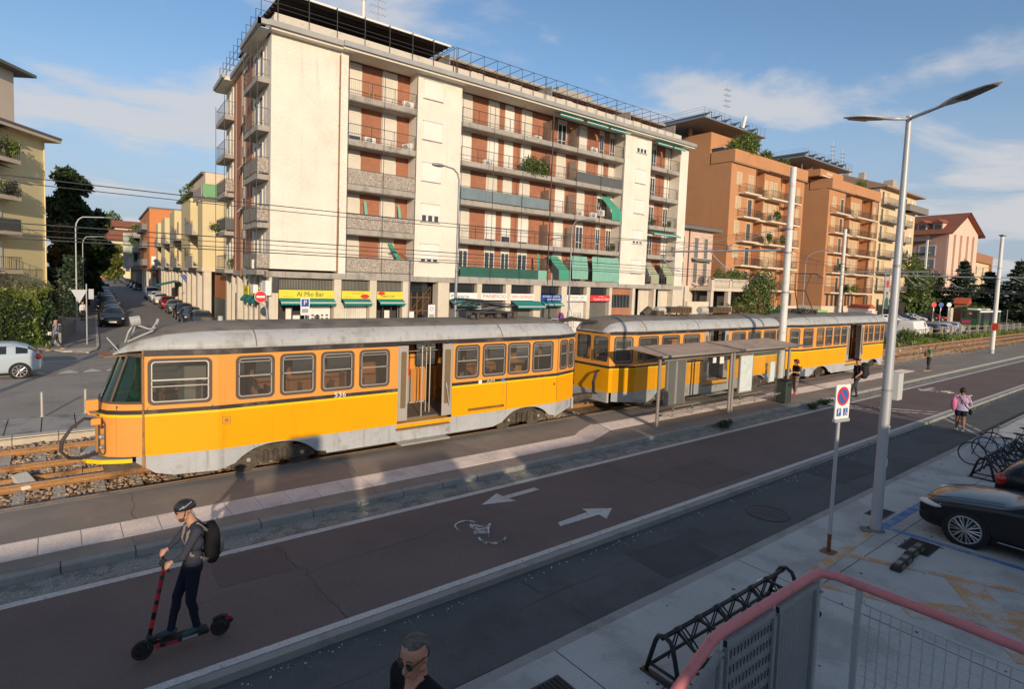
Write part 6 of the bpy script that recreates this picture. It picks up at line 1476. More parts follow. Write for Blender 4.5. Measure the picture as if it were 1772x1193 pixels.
VAN=[(-2.4,.36,.62,.66,.72,.5),(-2.36,.24,.80,.88,.84,.66),(-2.0,.22,1.0,1.10,.92,.72),(-1.75,.22,1.06,1.18,.93,.73),(-1.05,.22,1.10,1.86,.95,.76),(-.9,.22,1.10,1.90,.95,.77),(-.35,.22,1.10,1.93,.95,.78),(-.25,.22,1.12,1.94,.95,.78),(.6,.22,1.12,1.94,.95,.78),(.7,.22,1.12,1.94,.95,.78),(1.9,.22,1.12,1.92,.95,.78),(2.25,.24,1.12,1.88,.94,.76),(2.38,.28,1.1,1.80,.92,.72),(2.4,.34,.9,1.2,.9,.7)]
def car(label,pm,prof=HATCH,loc=(0,0,0),rotz=0.0,group=None,panel_van=False,sub=2,spokes=8,cat='car',detail=False,name='parked_car',wr=.31,axles=None):
 t=thing(name,label,cat,loc,rotz,group)
 rings=[]
 for x,zb,zbelt,ztop,w,wr_ in prof:
  zm=zb+(zbelt-zb)*.55;cab=ztop-zbelt>.17
  wt=wr_ if cab else w*.86
  h=[(0,zb),(w*.86,zb),(w*.97,zb+.08),(w,zm),(w*.975,zbelt-.01),(w*.955,zbelt+.015)]
  h+=[(wt+.02,ztop-.07 if cab else ztop-.035),(wt*.88,ztop-.015),(wt*.45,ztop+.015),(0,ztop+.02)]
  rings.append([(x,y,z) for y,z in h]+[(x,-y,z) for y,z in h[-2:0:-1]])
 n=len(rings[0]);b=B();vs=[p for r in rings for p in r];fs=[];mi=[]
 for i in range(len(rings)-1):
  c0=prof[i][3]-prof[i][2]>.17;c1=prof[i+1][3]-prof[i+1][2]>.17
  dx=prof[i+1][0]-prof[i][0]
  for k in range(n):
   fs.append((i*n+k,(i+1)*n+k,(i+1)*n+(k+1)%n,i*n+(k+1)%n))
   g=0;kk=k if k<9 else 17-k
   if kk==5 and (c0 and c1) and dx>.18:g=1
   if kk==5 and panel_van and prof[i][0]>-.3:g=0
   if kk in (6,7,8) and (c0 !=c1) and not (panel_van and prof[i][0]>1):g=1
   mi.append(g)
 fs+=[tuple(range(n)),tuple(range(len(rings)*n-1,(len(rings)-1)*n-1,-1))];mi+=[0,0]
 me=bpy.data.meshes.new('shell');me.from_pydata(vs,[],fs);me.materials.append(pm);me.materials.append(M_cglass);me.polygons.foreach_set('material_index',mi)
 o=bpy.data.objects.new('shell',me);C.objects.link(o);md=o.modifiers.new('s','SUBSURF');md.levels=sub;md.render_levels=sub
 dg=bpy.context.evaluated_depsgraph_get();dg.update();ev=bpy.data.meshes.new_from_object(o.evaluated_get(dg));bpy.data.objects.remove(o)
 V=[v.co[:] for v in ev.vertices]
 for nm,gi,m in (('body',0,pm),('window',1,M_cglass)):
  F=[tuple(p.vertices) for p in ev.polygons if p.material_index==gi]
  used=sorted({q for f in F for q in f});mp={q:a for a,q in enumerate(used)}
  bb_=B();bb_.add([V[q] for q in used],[tuple(mp[q] for q in f) for f in F]);bb_.make(nm,m,t,smooth=True)
 x0,x1=prof[0][0],prof[-1][0];wmax=max(p[4] for p in prof)
 ax=axles or (x0+.78,x1-.72)
 for x in ax:
  for sd in (-1,1):
   y=sd*(wmax-.09)
   b=B();b.cyl((x,y-sd*.1,wr),(x,y+sd*.094,wr),wr+.05,wr+.045,28);b.make('wheel_arch',M_dark,t)
   b=B();b.tube([(x+(wr-.048)*math.cos(a),y+sd*.062,wr+(wr-.048)*math.sin(a)) for a in [2*PI*i/28 for i in range(28)]],.049,8,closed=True);b.cyl((x,y-sd*.05,wr),(x,y+sd*.097,wr),wr-.06,n=20);w=b.make('wheel',M_tyre,t,smooth=True)
   r=B();yy=y+sd*.104;r.tube([(x+(wr-.08)*math.cos(a),yy,wr+(wr-.08)*math.sin(a)) for a in [2*PI*i/28 for i in range(28)]],.016,6,closed=True)
   for k in range(spokes):
    a=2*PI*k/spokes
    if detail:
     for da in (-.13,.13):r.tube([(x+.05*math.cos(a),yy+sd*.015,wr+.05*math.sin(a)),(x+(wr-.085)*math.cos(a+da),yy,wr+(wr-.085)*math.sin(a+da))],.013,5)
    else:r.tube([(x+.02*math.cos(a),yy,wr+.02*math.sin(a)),(x+(wr-.085)*math.cos(a),yy-sd*.01,wr+(wr-.085)*math.sin(a))],.022,5)
   r.cyl((x,yy-sd*.01,wr),(x,yy+sd*.022,wr),.05,n=12);r.make('rim',M_rim,w,auto=R(40))
 z_h=prof[2][2]
 fx=prof[1][0];fw=prof[2][4]
 for sd in (-1,1):
  b=B();b.ball((prof[2][0]-.0,sd*(fw-.13),z_h-.04),(.26,.15,.055),12,8,Matrix.Rotation(sd*.5,3,'Z')) if detail else b.ball((prof[2][0]-.06,sd*(fw-.14),z_h-.05),(.17,.13,.085),12,8);b.make('headlight',M_hl,t,smooth=True)
  rx=prof[-3][0];b=B();b.ball((rx-.02,sd*(prof[-3][4]-.08),prof[-3][2]-.12),(.13,.11,.14 if prof is HATCH else .09),12,8);b.make('tail_light',M_tl_r,t,smooth=True)
  mx=[p for p in prof if p[3]-p[2]>.17][0][0]-.35
  b=B();b.ball((mx,sd*(wmax+.10),prof[4][2]+.08),(.06,.12,.075),10,7);b.cyl((mx,sd*(wmax-.08),prof[4][2]+.02),(mx,sd*(wmax+.08),prof[4][2]+.05),.025,n=6);b.make('mirror',pm,t,smooth=True)
 b=B();b.box(x0-.012,x0+.03,-.26,.26,.36,.47);b.make('number_plate',M_plate,t)
 b=B();b.box(x1-.03,x1+.012,-.26,.26,.50,.61);b.make('number_plate',M_plate,t)
 b=B();b.box(x0+.0,x0+.1,-.42,.42,.26,.35);b.box(x0-.004,x0+.1,-.3,.3,.49,.56);b.make('grille',M_dark,t)
 return t
C_black=paint('black',(.012,.013,.016));C_dgrey=paint('dark_grey',(.045,.048,.055));C_blue=paint('dark_blue',(.02,.035,.075));C_silver=paint('silver',(.42,.43,.44));C_white=paint('white',(.74,.73,.70));C_red=paint('red',(.36,.02,.02));C_lblue=paint('pale_blue',(.40,.48,.53));C_grey=paint('grey',(.16,.165,.17))
GL='cars parked along the left kerb of the side street'
left=[(54.0,C_black,HATCH,'black small car, first of the row along the left kerb of the side street'),(59.6,C_dgrey,SEDAN,'dark grey saloon, second in the row along the left kerb'),(65.6,C_black,HATCH,'black car, third in the row along the left kerb'),(71.5,C_grey,HATCH,'grey car, fourth in the row along the left kerb'),(77.6,C_silver,HATCH,'silver car, fifth in the row along the left kerb'),(84.2,C_dgrey,HATCH,'dark grey car, sixth in the row along the left kerb'),(91.0,C_blue,HATCH,'dark blue car, seventh in the row along the left kerb'),(99.0,C_blue,SEDAN,'dark blue saloon, eighth in the row along the left kerb'),(108,C_dgrey,HATCH,'dark grey car, ninth in the row along the left kerb'),(121,C_silver,VAN,'pale van standing at the far end of the left row of cars')]
for y,m,p,lab in left:car(lab,m,p,(3.45+.045*(y+2-54),y+2.0,-.02),R(90)-.045,GL,sub=1)
GR='cars parked on the right side of the side street'
right=[(101.5,C_white,VAN,'white people carrier, farthest of the sunlit cars on the right of the side street'),(93.0,C_white,HATCH,'white car between the white people carrier and another white car'),(86.2,C_white,HATCH,'white car parked just beyond the red one'),(77.0,C_red,HATCH,'red car parked behind the dark grey one'),(68.6,C_grey,HATCH,'grey car parked in front of the red one'),(61.0,C_black,HATCH,'black car half hidden by the tram roof, in front of the grey one'),(55.4,C_blue,SEDAN,'dark blue saloon mostly hidden by the tram roof'),(49.5,C_dgrey,HATCH,'dark green grey car of which only the roof shows above the tram')]
for y,m,p,lab in right:car(lab,m,p,(9.75+.047*(y-60),y+1.9,-.02),R(90)-.05,GR,sub=1)
GF='dark cars parked far up the side street'
fc=None
for k in range(9):
 y=140+k*15;lab=('dark saloon at the near end of the far right row','dark car second in the far right row','dark car third in the far right row')[k] if k<3 else 'dark car in the tightly seen far end of the right row'
 if fc is None:fc=car(lab,C_dgrey,SEDAN,(13.6,y+2.3,-.02),R(90)-.045,GF,sub=1)
 else:dup(fc,(13.6+.045*(y-140),y+2.3,-.02),None,lab)
car('pale blue hatchback driving out of the left edge of the picture',C_lblue,HATCH,(-2.5,31.45,-.03),0.0,None,sub=2,spokes=9,name='hatchback_car',wr=.315)
car('white panel van parked beyond the tracks, its back doors to the camera',C_white,VAN,(77.5,22.95,-.03),PI-.03,None,True,2,6,'van',name='white_van')
car('black car parked between the white van and the silver cars',C_black,HATCH,(83.4,22.7,-.03),PI,'cars parked beyond the tracks',sub=1)
car('silver car parked beyond the tracks, just behind the black one',C_silver,HATCH,(87.5,22.6,-.03),PI,'cars parked beyond the tracks',sub=1)
car('silver estate car parked beyond the tracks, nearest the bus',C_silver,SEDAN,(93.0,23.1,-.03),PI,'cars parked beyond the tracks',sub=1)
GP='cars in the car park below the pale block'
for x,y,m,lab in ((108,35.5,C_white,'white car at the left end of the car park row, next to the lamp post'),(112.5,36,C_silver,'silver car second from the left in the car park row'),(118,36.5,C_blue,'blue car in the middle of the car park row'),(123,36.6,C_silver,'silver blue estate in the car park row, before the black car'),(130,37,C_black,'black car in the car park row next to the red one'),(137,37.4,C_red,'red car at the right end of the car park row')):car(lab,m,HATCH,(x,y,-.03),R(115),GP,sub=1)
# foreground parking: black saloon and a second dark car
DET=[(-2.37,.32,.50,.52,.55,.36),(-2.33,.20,.58,.66,.74,.55),(-2.12,.16,.685,.775,.86,.70),(-1.75,.16,.765,.845,.905,.76),(-1.3,.16,.835,.905,.915,.77),(-1.0,.16,.875,.945,.92,.77),(-.88,.16,.885,.965,.92,.76),(-.1,.16,.92,1.32,.92,.60),(.3,.16,.93,1.415,.92,.60),(.42,.16,.93,1.42,.92,.60),(1.0,.16,.95,1.40,.915,.59),(1.12,.16,.95,1.385,.91,.59),(1.75,.18,.97,1.08,.89,.62),(2.1,.20,.97,1.03,.86,.66),(2.33,.28,.86,.92,.78,.6),(2.37,.42,.62,.64,.72,.5)]
bc=car('black saloon car at the right edge, its nose and multi-spoke alloy wheel in view',C_black,DET,(14.83,1.50,-.15),-PI/2+.0,None,sub=3,spokes=10,detail=True,name='black_saloon',wr=.335,axles=(-1.50,1.30))
b=B()
for sd in (-1,1):
 b.tube([(-2.30,sd*.52,.635),(-2.16,sd*.72,.655),(-1.93,sd*.86,.69)],.012,6);b.tube([(-2.31,sd*.54,.56),(-2.18,sd*.76,.575),(-1.98,sd*.885,.62)],.009,6)
b.make('headlamp_trim',M_rim,bc)
b=B();b.tube([(-2.36,-.5,.30),(-2.37,0,.27),(-2.36,.5,.30)],.012,6);b.tube([(-1.0,-.925,.28),(0.9,-.925,.27)],.01,6);b.make('lower_trim',M_rim,bc)
b=B()
for sd in (-1,1):b.tube([(-2.22,sd*.60,.735),(-1.7,sd*.66,.86),(-1.0,sd*.68,.955)],.006,5)
b.make('bonnet_line',M_dark,bc)
dc=car('dark car beyond the black saloon, its red tail lamp showing',C_black,HATCH,(17.2,1.15,-.15),PI/2,None,sub=2,name='dark_hatchback')
# city bus
M_busg=mat('bus_dark_green',(0.025,0.085,0.045),0.4,0.06,spec=.5,coat=.3);M_busl=mat('bus_lime',(.30,.45,.10),.5,.05)
bt=thing('city_bus','green city bus seen from behind at its stop, doors open, pink advert on the back','bus',(104.8,23.2,-.03),0)
b=B();b.prism(rrect(0,2.2,.35,2.95,.18),'x',0,11.8);b.make('body',M_busg,bt,bevel=.05)
b=B();b.box(-.02,.02,.25,1.95,1.75,2.75);b.make('rear_window',M_cglass,bt);b=B();b.box(-.03,-.018,.9,1.2,2.3,2.55);b.make('destination_sign',mat('amber_sign',(.75,.30,.02),.4),bt)
b=B();b.box(-.025,0,.95,2.0,.95,1.45);o=b.make('advert',mat('advert_pink',(.42,.05,.14),.5,.2,3),bt)
for y in (.1,2.0):
 for z in (.75,1.5,2.1):b=B();b.box(-.035,.0,y,y+.1,z,z+.22);b.make('tail_light',M_tl_r,bt)
b=B();b.box(-.02,0,.2,2.0,.62,.74);b.box(.3,11.5,-.012,0,.55,.66);b.make('lime_band',M_busl,bt)
for x0,x1 in ((.9,2.4),(5.4,6.8),(9.4,10.8)):b=B();b.box(x0,x1,-.02,.01,.45,2.6);b.make('doorway',M_dark,bt)
for x0,x1 in ((2.6,5.2),(7.0,9.2)):b=B();b.box(x0,x1,-.015,.01,1.35,2.5);b.make('side_window',M_cglass,bt)
for x in (2.95,8.6):
 for y in (.12,2.08):b=B();b.cyl((x,y-.13,.42),(x,y+.13,.42),.46,n=20);b.make('wheel',M_tyre,bt)
b=B();b.box(1.2,3.0,.5,1.7,2.95,3.15);b.box(6,8,.5,1.7,2.95,3.12);b.box(.2,11.6,-.03,.02,2.62,2.85);b.make('roof_unit',M_wh,bt)

# ================================================================== STREET FURNITURE
M_galv=mat('galvanised_pole',(0.42,0.44,0.46),0.5,0.08,1.2,metal=.25,fine=.04,fscale=30)
M_polew=mat('white_pole',(0.66,0.65,0.62),0.5,0.07,.8,col2=(.50,.48,.44),c2lo=.52,c2hi=.72,c2scale=2)
def pole(name,label,x,y,h,r0,r1,m,z0=0.0,group=None,cat='pole',bands=()):
 t=thing(name,label,cat,(x,y,z0),0,group);b=B();b.cyl((0,0,0),(0,0,h),r0,r1,20);b.make('shaft',m,t,auto=R(40))
 if bands:
  c=B()
  for z in bands:c.cyl((0,0,z),(0,0,z+.07),r0-(r0-r1)*z/h+.012,n=20)
  c.make('clamp',M_steelr,t)
 return t
GC='white overhead line masts'
def arm(t,y1,z,zl):
 """Bracket arm of the overhead line, reaching over both tracks."""
 b=B();b.tube([(0,0,z),(0,y1,z+.05)],.045,8);b.tube([(0,0,z+1.0),(0,y1*.55,z+.07)],.012,4);b.tube([(0,0,z+1.0),(0,y1*.95,z+.07)],.012,4);o=b.make('bracket_arm',M_galv,t)
 for yy in (2.82,5.85):
  if yy<y1:
   b=B();b.tube([(0,yy+.9,z+.03),(0,yy+.6,z-.30),(0,yy-.1,z-.9)],.025,6);b.tube([(0,yy-.5,z-.95),(0,yy+.35,z-.72)],.018,6);b.cyl((0,yy,z+.05),(0,yy,z+.35),.05,.03,8);b.make('registration_arm',M_galv,o)
   i=B()
   for k in range(3):i.cyl((0,yy,z+.08+k*.07),(0,yy,z+.12+k*.07),.085,n=10)
   i.make('insulator',mat('brown_insulator',(.20,.09,.05),.3,.1),o)
t=pole('line_mast','tall white overhead line mast rising from the platform at the end of the waiting shelters',24.85,12.15,9.95,.155,.125,M_polew,0,GC,'mast',(6.3,7.3,4.6));arm(t,6.6,6.45,5.5)
b=B();b.cyl((0,0,.0),(0,0,.5),.17,n=20);b.make('base_collar',M_galv,t)
t=pole('line_mast','slim white overhead line mast standing behind the third tram car',51.8,20.7,10.0,.15,.12,M_polew,0,GC,'mast',(6.2,7.1));b=B();b.tube([(0,0,6.45),(0,-6,6.5)],.045,8);b.tube([(0,-2,6.4),(0,-2.6,6.0),(0,-3.2,5.7)],.025,6);b.tube([(0,-5,6.4),(0,-5.5,6.0),(0,-6.1,5.7)],.025,6);b.make('bracket_arm',M_galv,t)
t=pole('line_mast','white overhead line mast at the right side with a red notice on its shaft',63.0,12.9,9.9,.165,.125,M_polew,0,GC,'mast',(6.3,7.2));arm(t,6.6,6.45,5.5);b=B();b.tube([(0,0,6.45),(0,-3.2,6.5)],.04,6);b.tube([(0,-1,6.4),(.0,-2.5,5.7)],.02,5);b.make('side_arm',M_galv,t)
b=B();b.box(-.22,-.17,-.32,.10,2.0,2.6);b.make('red_notice',M_redbox,t);b=B();b.cyl((0,0,0),(0,0,.35),.175,n=16);b.make('base_collar',M_galv,t)
b=B();b.ball((0,.05,9.98),(.09,.16,.09),8,6);b.tube([(0,.15,10.0),(0,.26,10.06)],.03,5);b.tube([(0,-.1,9.98),(0,-.25,9.93)],.03,5);o=b.make('pigeon',M_dark,None);o.location=(63.0,12.9,0);tag(o,'dark bird perched on top of the right hand mast','bird')
t=pole('line_mast','mast outside the left edge that throws a long shadow over the far road',-4.6,19.4,9.9,.15,.12,M_polew,0,GC,'mast')
# twin lamp post in the foreground, lit from the left
lp=thing('lamp_post','tall grey twin-arm lamp post on the concrete beside the lane','street lamp',(12.87+.02,4.18,-.15),0)
lp.location=(13.27,4.30,-.15)
b=B();b.cyl((0,0,0),(0,0,2.9),.105,.093,20);b.cyl((0,0,2.9),(0,0,7.85),.090,.052,20);b.cyl((0,0,7.85),(0,0,8.36),.052,.05,16);b.make('shaft',M_galv,lp,auto=R(40))
b=B();b.cyl((0,0,0),(0,0,.03),.17,.15,14);b.obox((-.18,.12,.015),(.25,.16,.03),Matrix.Rotation(.6,3,'Z'));b.make('foot',mat('mortar_foot',(.16,.15,.14),.95,.3,6),lp)
def lamp_arm(d,L,rise,head_len,label_none=None):
 d=Vector(d).normalized();u=Vector((0,0,1));sdir=d.cross(u)
 b=B();e=d*L+u*(8.30+rise);b.tube([(0,0,8.30),tuple(e)],.032,8);o=b.make('arm',M_galv,lp,smooth=True)
 ax=(d*L+u*rise).normalized();w=ax.cross(u).normalized();nrm=w.cross(ax)
 st=[(-.05,.035,.035),(.12,.09,.06),(.30,.15,.055),(.55,.165,.04),(head_len*.8,.12,.03),(head_len,.02,.012)]
 b=B();rings=[]
 for s_,hw_,ht in st:
  c=e+ax*s_;rings.append([c+w*hw_*math.cos(a)+nrm*ht*(math.sin(a) if math.sin(a)>0 else .55*math.sin(a)) for a in [2*PI*i/16 for i in range(16)]])
 b.loft(rings);h=b.make('lamp_head',M_galv,o,smooth=True)
 b=B();c0=e+ax*.34-nrm*.036;c1=e+ax*(head_len*.88)-nrm*.024;b.poly([c0-w*.11,c0+w*.11,c1+w*.07,c1-w*.07]);b.make('led_panel',mat('led_panel',(.07,.07,.065),.3,.2,20),h)
lamp_arm((-.78,.68,0),.42,.0,.82);lamp_arm((-.50,-.88,0),.74,.05,1.1)
b=B();b.box(.09,.34,-.17,.13,2.72,3.27);o=b.make('control_box',mat('box_grey',(.50,.51,.50),.5,.05),lp,bevel=.01);b=B();b.box(.085,.345,.0,.005,2.76,3.23);b.make('box_seam',M_galv,o)
b=B();b.box(-.03,.05,-.098,-.088,2.05,2.2);b.make('sticker',M_wh,lp);b=B();b.box(-.02,.05,-.099,-.09,1.35,1.52);b.make('sticker',mat('sticker_pale',(.55,.58,.58),.6,.3,20),lp)
b=B();b.cyl((0,0,5.4),(0,0,5.45),.075,n=16);b.cyl((0,0,2.88),(0,0,2.94),.092,n=16);b.make('collar',M_steelr,lp)
# disabled-parking sign
ps=thing('parking_sign','white no parking sign with blue parking and wheelchair marks on a grey post','road sign',(11.37,4.42,-.15),0)
b=B();b.cyl((0,0,.35),(0,0,2.52),.034,n=14);b.make('post',M_galv,ps,auto=R(40));b=B();b.cyl((0,0,0),(0,0,.35),.035,n=14);b.make('rusty_foot',mat('rusty_foot',(.16,.06,.03),.8,.3,8),ps);b=B();b.box(-.13,.13,-.12,.12,0,.012);b.make('base_plate',M_rust,ps)
sg=R(-11)
def SP(u,z,o):d=Vector((math.cos(sg),math.sin(sg),0));n=Vector((math.sin(sg),-math.cos(sg),0));p=d*u+n*o;return (p.x,p.y,z)
def sprism(pts,o0,o1,nm,m,par):
 b=B();n=len(pts);b.add([SP(*p,o0) for p in pts]+[SP(*p,o1) for p in pts],[tuple(range(n)),tuple(range(2*n-1,n-1,-1))]+[(i,(i+1)%n,n+(i+1)%n,n+i) for i in range(n)]);return b.make(nm,m,par)
pl=sprism(rrect(-.205,.205,2.55,3.18,.015),.035,.055,'sign_plate',M_white_p,ps)
sprism(rrect(-.215,.215,2.49,2.55,.01),.02,.075,'lower_edge',M_galv,ps)
circ=lambda r,cx=0,cz=2.965,n=32:[(cx+r*math.cos(2*PI*i/n),cz+r*math.sin(2*PI*i/n)) for i in range(n)]
M_sb2=mat('sign_blue2',(.04,.12,.38),.5)
sprism(circ(.175),.056,.058,'red_disc',M_redp,pl);sprism(circ(.135),.059,.061,'blue_disc',M_sb2,pl)
sprism([(-.115,3.06),(-.085,3.09),(.115,2.87),(.085,2.84)][::-1],.062,.064,'red_bar',M_redp,pl)
sprism(rrect(-.16,-.03,2.60,2.74,.01),.056,.058,'parking_mark',M_sb2,pl);sprism(rrect(.03,.16,2.60,2.74,.01),.056,.058,'wheelchair_mark',M_sb2,pl)
vs,fs=text_mesh('P',.14);b=B();b.add([SP(-.095+v[0],2.67+v[1],.060) for v in vs],fs);b.make('letter',M_white_p,pl)
b=B();b.tube([SP(.09+.03*math.cos(a),2.645+.03*math.sin(a),.060) for a in [R(160+i*22) for i in range(10)]],.006,4);b.tube([SP(.09,2.705,.060),SP(.093,2.66,.060),SP(.12,2.655,.060),SP(.135,2.62,.060)],.008,4);b.cyl(SP(.09,2.718,.058),SP(.09,2.718,.062),.010,n=8);b.make('wheelchair_figure',M_white_p,pl)
# side-street lamps and other poles
def curved_lamp(label,x,y,h,reach,r=.075,z0=0.05):
 t=thing('street_lamp',label,'street lamp',(x,y,z0),0,'curved street lamps');b=B();b.cyl((0,0,0),(0,0,h*.55),r,r*.85,14)
 pts=[(0,0,h*.55)]+[(reach*.30*(1-math.cos(a)),0,h-.8+.8*math.sin(a)-.0) for a in [R(q) for q in (0,25,50,75,90)]]+[(reach,0,h+.08)]
 b.tube(pts,r*.7,10);b.make('shaft',M_galv,t,auto=R(40));b=B();b.ball((reach+.3,0,h+.08),(.42,.13,.07),10,6);b.make('lamp_head',mat('lamp_head_green',(.16,.18,.15),.5),t,smooth=True);return t
curved_lamp('curved grey street lamp by the hedge, nearer of the two',1.12,50.5,8.1,1.7,.06)
curved_lamp('curved grey street lamp farther along the hedge side of the street',2.0,67.0,7.4,1.2,.05)
def bent_lamp(label,x,y,h,pts,r0,r1,hd):
 t=thing('street_lamp',label,'street lamp',(x,y,0),0,'curved street lamps');b=B();b.cyl((0,0,0),(0,0,h*.55),r0,r0*.85,12);b.cyl((0,0,h*.55),(0,0,h),r1*1.2,r1,12);b.tube([(0,0,h)]+pts,r1*.8,8);b.make('shaft',M_steelr,t,auto=R(40));b=B();b.ball((pts[-1][0]+hd*.9,0,pts[-1][2]-.02),(abs(hd),.15,.09),12,6);b.make('lamp_head',M_steelr,t,smooth=True)
bent_lamp('dark street lamp in front of the cream block with its head over the road',15.7,24.0,9.5,[(-.1,0,9.85),(-.35,0,10.05),(-.9,0,10.12)],.085,.05,-.36)
bent_lamp('thin dark street lamp in front of the middle of the cream block',32.95,33.6,9.0,[(.1,0,9.4),(.5,0,9.8),(1.8,0,10.0)],.08,.05,.5)
bent_lamp('thin street lamp in front of the second terracotta building',65.5,30.0,7.8,[(.3,0,8.5),(1.4,0,9.0),(4.6,0,9.6)],.08,.05,.5)
gv=thing('give_way_sign','back of a give way sign on a thin pole at the pavement corner','road sign',(1.40,41.9,.05),0);b=B();b.cyl((0,0,0),(0,0,3.6),.032,n=10);b.make('post',M_galv,gv);b=B();b.prism([(-.75,3.25),(.05,3.25),(-.35,2.45)][::-1],'y',-.05,-.035);b.box(.1,.35,-.05,-.035,2.7,3.3);b.make('sign_back',M_galv,gv)
ne=thing('no_entry_sign','round red no entry sign in front of the corner of the cream block','road sign',(9.66,35.0,0.06),0);b=B();b.tube([(0.1,0,0),(0.1,0,2.2),(0.02,0,2.6),(-.25,0,2.85),(-.28,0,3.0)],.03,8);b.make('post',M_galv,ne)
b=B();b.cyl((-.28,-.03,3.22),(-.28,-.05,3.22),.32,n=32);o=b.make('red_disc',M_redp,ne);b=B();b.box(-.51,-.05,-.056,-.051,3.16,3.28);b.make('white_bar',M_white_p,o);b=B();b.cyl((-.28,-.02,3.22),(-.28,-.029,3.22),.34,n=32);b.make('rim',M_white_p,o)
def psign(x,y,z,label,arrow=True):
 t=thing('parking_board',label,'road sign',(x,y,0.06));b=B();b.cyl((0,.03,0),(0,.03,z+.5),.03,n=8);b.make('post',M_galv,t);b=B();b.box(-.27,.27,-.01,.01,z-.6,z+.45);o=b.make('board',M_white_p,t);b=B();b.box(-.22,.22,-.016,-.011,z-.08,z+.38);p=b.make('blue_field',M_bluei if arrow else M_white_p,o);b=B();add_text(b,'P' if arrow else 'O',(0,-.02,z+.15),(1,0,0),(0,0,1),.42);b.make('letter',M_white_p if arrow else M_bluei,o);b=B();b.box(-.2,.2,-.016,-.011,z-.45,z-.2);b.make('small_print',M_gutter,o)
psign(11.81,34.5,2.75,'blue parking sign in front of the white sign reading Al Mio Bar');psign(20.6,34.5,2.35,'small white parking board in front of the entrance with wooden bars',False)
t=thing('no_stopping_sign','round blue and red no stopping sign in front of the blue shop sign','road sign',(33.6,35.2,.06));b=B();b.cyl((0,.03,0),(0,.03,1.9),.03,n=8);b.make('post',M_galv,t);b=B();b.cyl((0,0,1.75),(0,-.02,1.75),.42,n=28);o=b.make('red_disc',M_redp,t);b=B();b.cyl((0,-.021,1.75),(0,-.025,1.75),.33,n=28);b.make('blue_disc',M_bluei,o);b=B();b.add([(-.24,-.03,1.52),(-.2,-.03,1.48),(.24,-.03,1.96),(.2,-.03,2.0)],[(0,1,2,3)]);b.add([(-.24,-.031,1.98),(.22,-.031,1.5),(.26,-.031,1.54),(-.2,-.031,2.02)],[(0,1,2,3)]);b.make('red_cross',M_redp,o)
# advert banner on a mast by the car park
t=thing('advert_banner','tall advertising banner with a red disc and a man in a dark jersey','banner',(97.5,33.0,0));b=B();b.cyl((0,0,0),(0,0,8.5),.09,n=10);b.make('post',M_steelr,t);b=B();b.box(.2,2.0,-.03,.03,2.6,7.4);o=b.make('banner',mat('banner_grey',(.38,.37,.36),.7,.08,1),t)
b=B();b.poly([(1.1+.55*math.cos(2*PI*i/24),-.04,6.3+.55*math.sin(2*PI*i/24)) for i in range(24)]);b.make('red_disc',M_redp,o);b=B();b.poly([(.3,-.042,2.65),(1.95,-.042,2.65),(1.8,-.042,3.9),(1.35,-.042,4.3),(.9,-.042,4.3),(.4,-.042,3.8)]);b.make('jersey_print',M_gcloth,o);b=B();b.poly([(1.12+.3*math.cos(2*PI*i/18),-.044,4.65+.42*math.sin(2*PI*i/18)) for i in range(18)]);b.make('face_print',mat('face_print',(.35,.22,.15),.7),o);b=B();b.poly([(1.12+.32*math.cos(R(q)),-.046,4.8+.32*math.sin(R(q))) for q in range(0,181,20)]);b.make('hair_print',M_dark,o)
b=B();b.box(99.6,103.2,36,38.6,0,2.4);o=tag(b.make('kiosk',M_wh),'white kiosk with a red roof edge behind the third tram car','kiosk');b=B();b.prism([(99.4,2.4),(103.4,2.4),(101.6,3.0)],'y',35.8,38.8);b.make('roof',mat('kiosk_red',(.5,.10,.05),.7),o);b=B();b.box(100.6,101.8,35.9,35.99,.3,2.1);b.make('hatch',M_gutter,o)
for x,nm in ((84.0,'green and white recycling container between the two terracotta buildings'),(73.5,'dark green recycling container beside the oleander')):
 b=B();b.prism(rrect(0,3.4,0,1.9,.25),'y',36.5,38.2);b.v=[(p[0]+x,p[1],p[2]) for p in b.v];o=tag(b.make('container',mat('container_green',(.05,.13,.06),.6,.1)),nm,'container');b=B();b.box(x+.1,x+3.3,36.4,38.3,1.9,2.15);b.make('lid',mat('lid_lime',(.28,.55,.15),.6,.1) if x>80 else MATS['container_green'],o)
# ---------------------------------------------------------------- overhead wires
def wire(label,pts,r=.008,group='overhead tram wires'):
 b=B();b.tube(pts,r,5);tag(b.make('overhead_wire',M_iron),label,'wire',group)
def sag(y,z0,dz,x0,x1,n=24):return [(x0+(x1-x0)*i/n,y,z0-dz*4*(i/n)*(1-i/n)) for i in range(n+1)]
for y,nm in ((14.97,'near'),(18.0,'far')):
 p=[]
 for a,c in ((-52,-13),(-13,24.85),(24.85,63),(63,101),(101,140)):p+=sag(y,6.75 if y<16 else 6.95,.38,a,c,14)
 wire('carrier wire above the %s track' % nm,p,.011);wire('contact wire above the %s track' % nm,[(-52,y,5.5 if y<16 else 5.38),(140,y,5.5 if y<16 else 5.38)],.012)
wire('thin feeder wire just under the contact wire of the near track',[(-52,15.3,5.40),(140,15.3,5.40)],.008)
wire('thick cable below the contact wire of the far track',[(-52,17.6,5.28),(140,17.6,5.28)],.014)
for x in (6.0,15.2,34,45,72):wire('short dropper wire hanging between carrier and contact wire',[(x,14.97,5.5),(x,14.97,6.5)],.006)
wire('span wire from the mast at the shelters across to the cream block',[(24.85,12.15,7.3),(38.0,25,8.4),(52.5,36.9,8.6)],.008)
wire('span wire from the mast at the shelters down across the tracks',[(24.85,12.15,6.5),(40,15.0,5.6),(63,15.0,5.6)],.008)
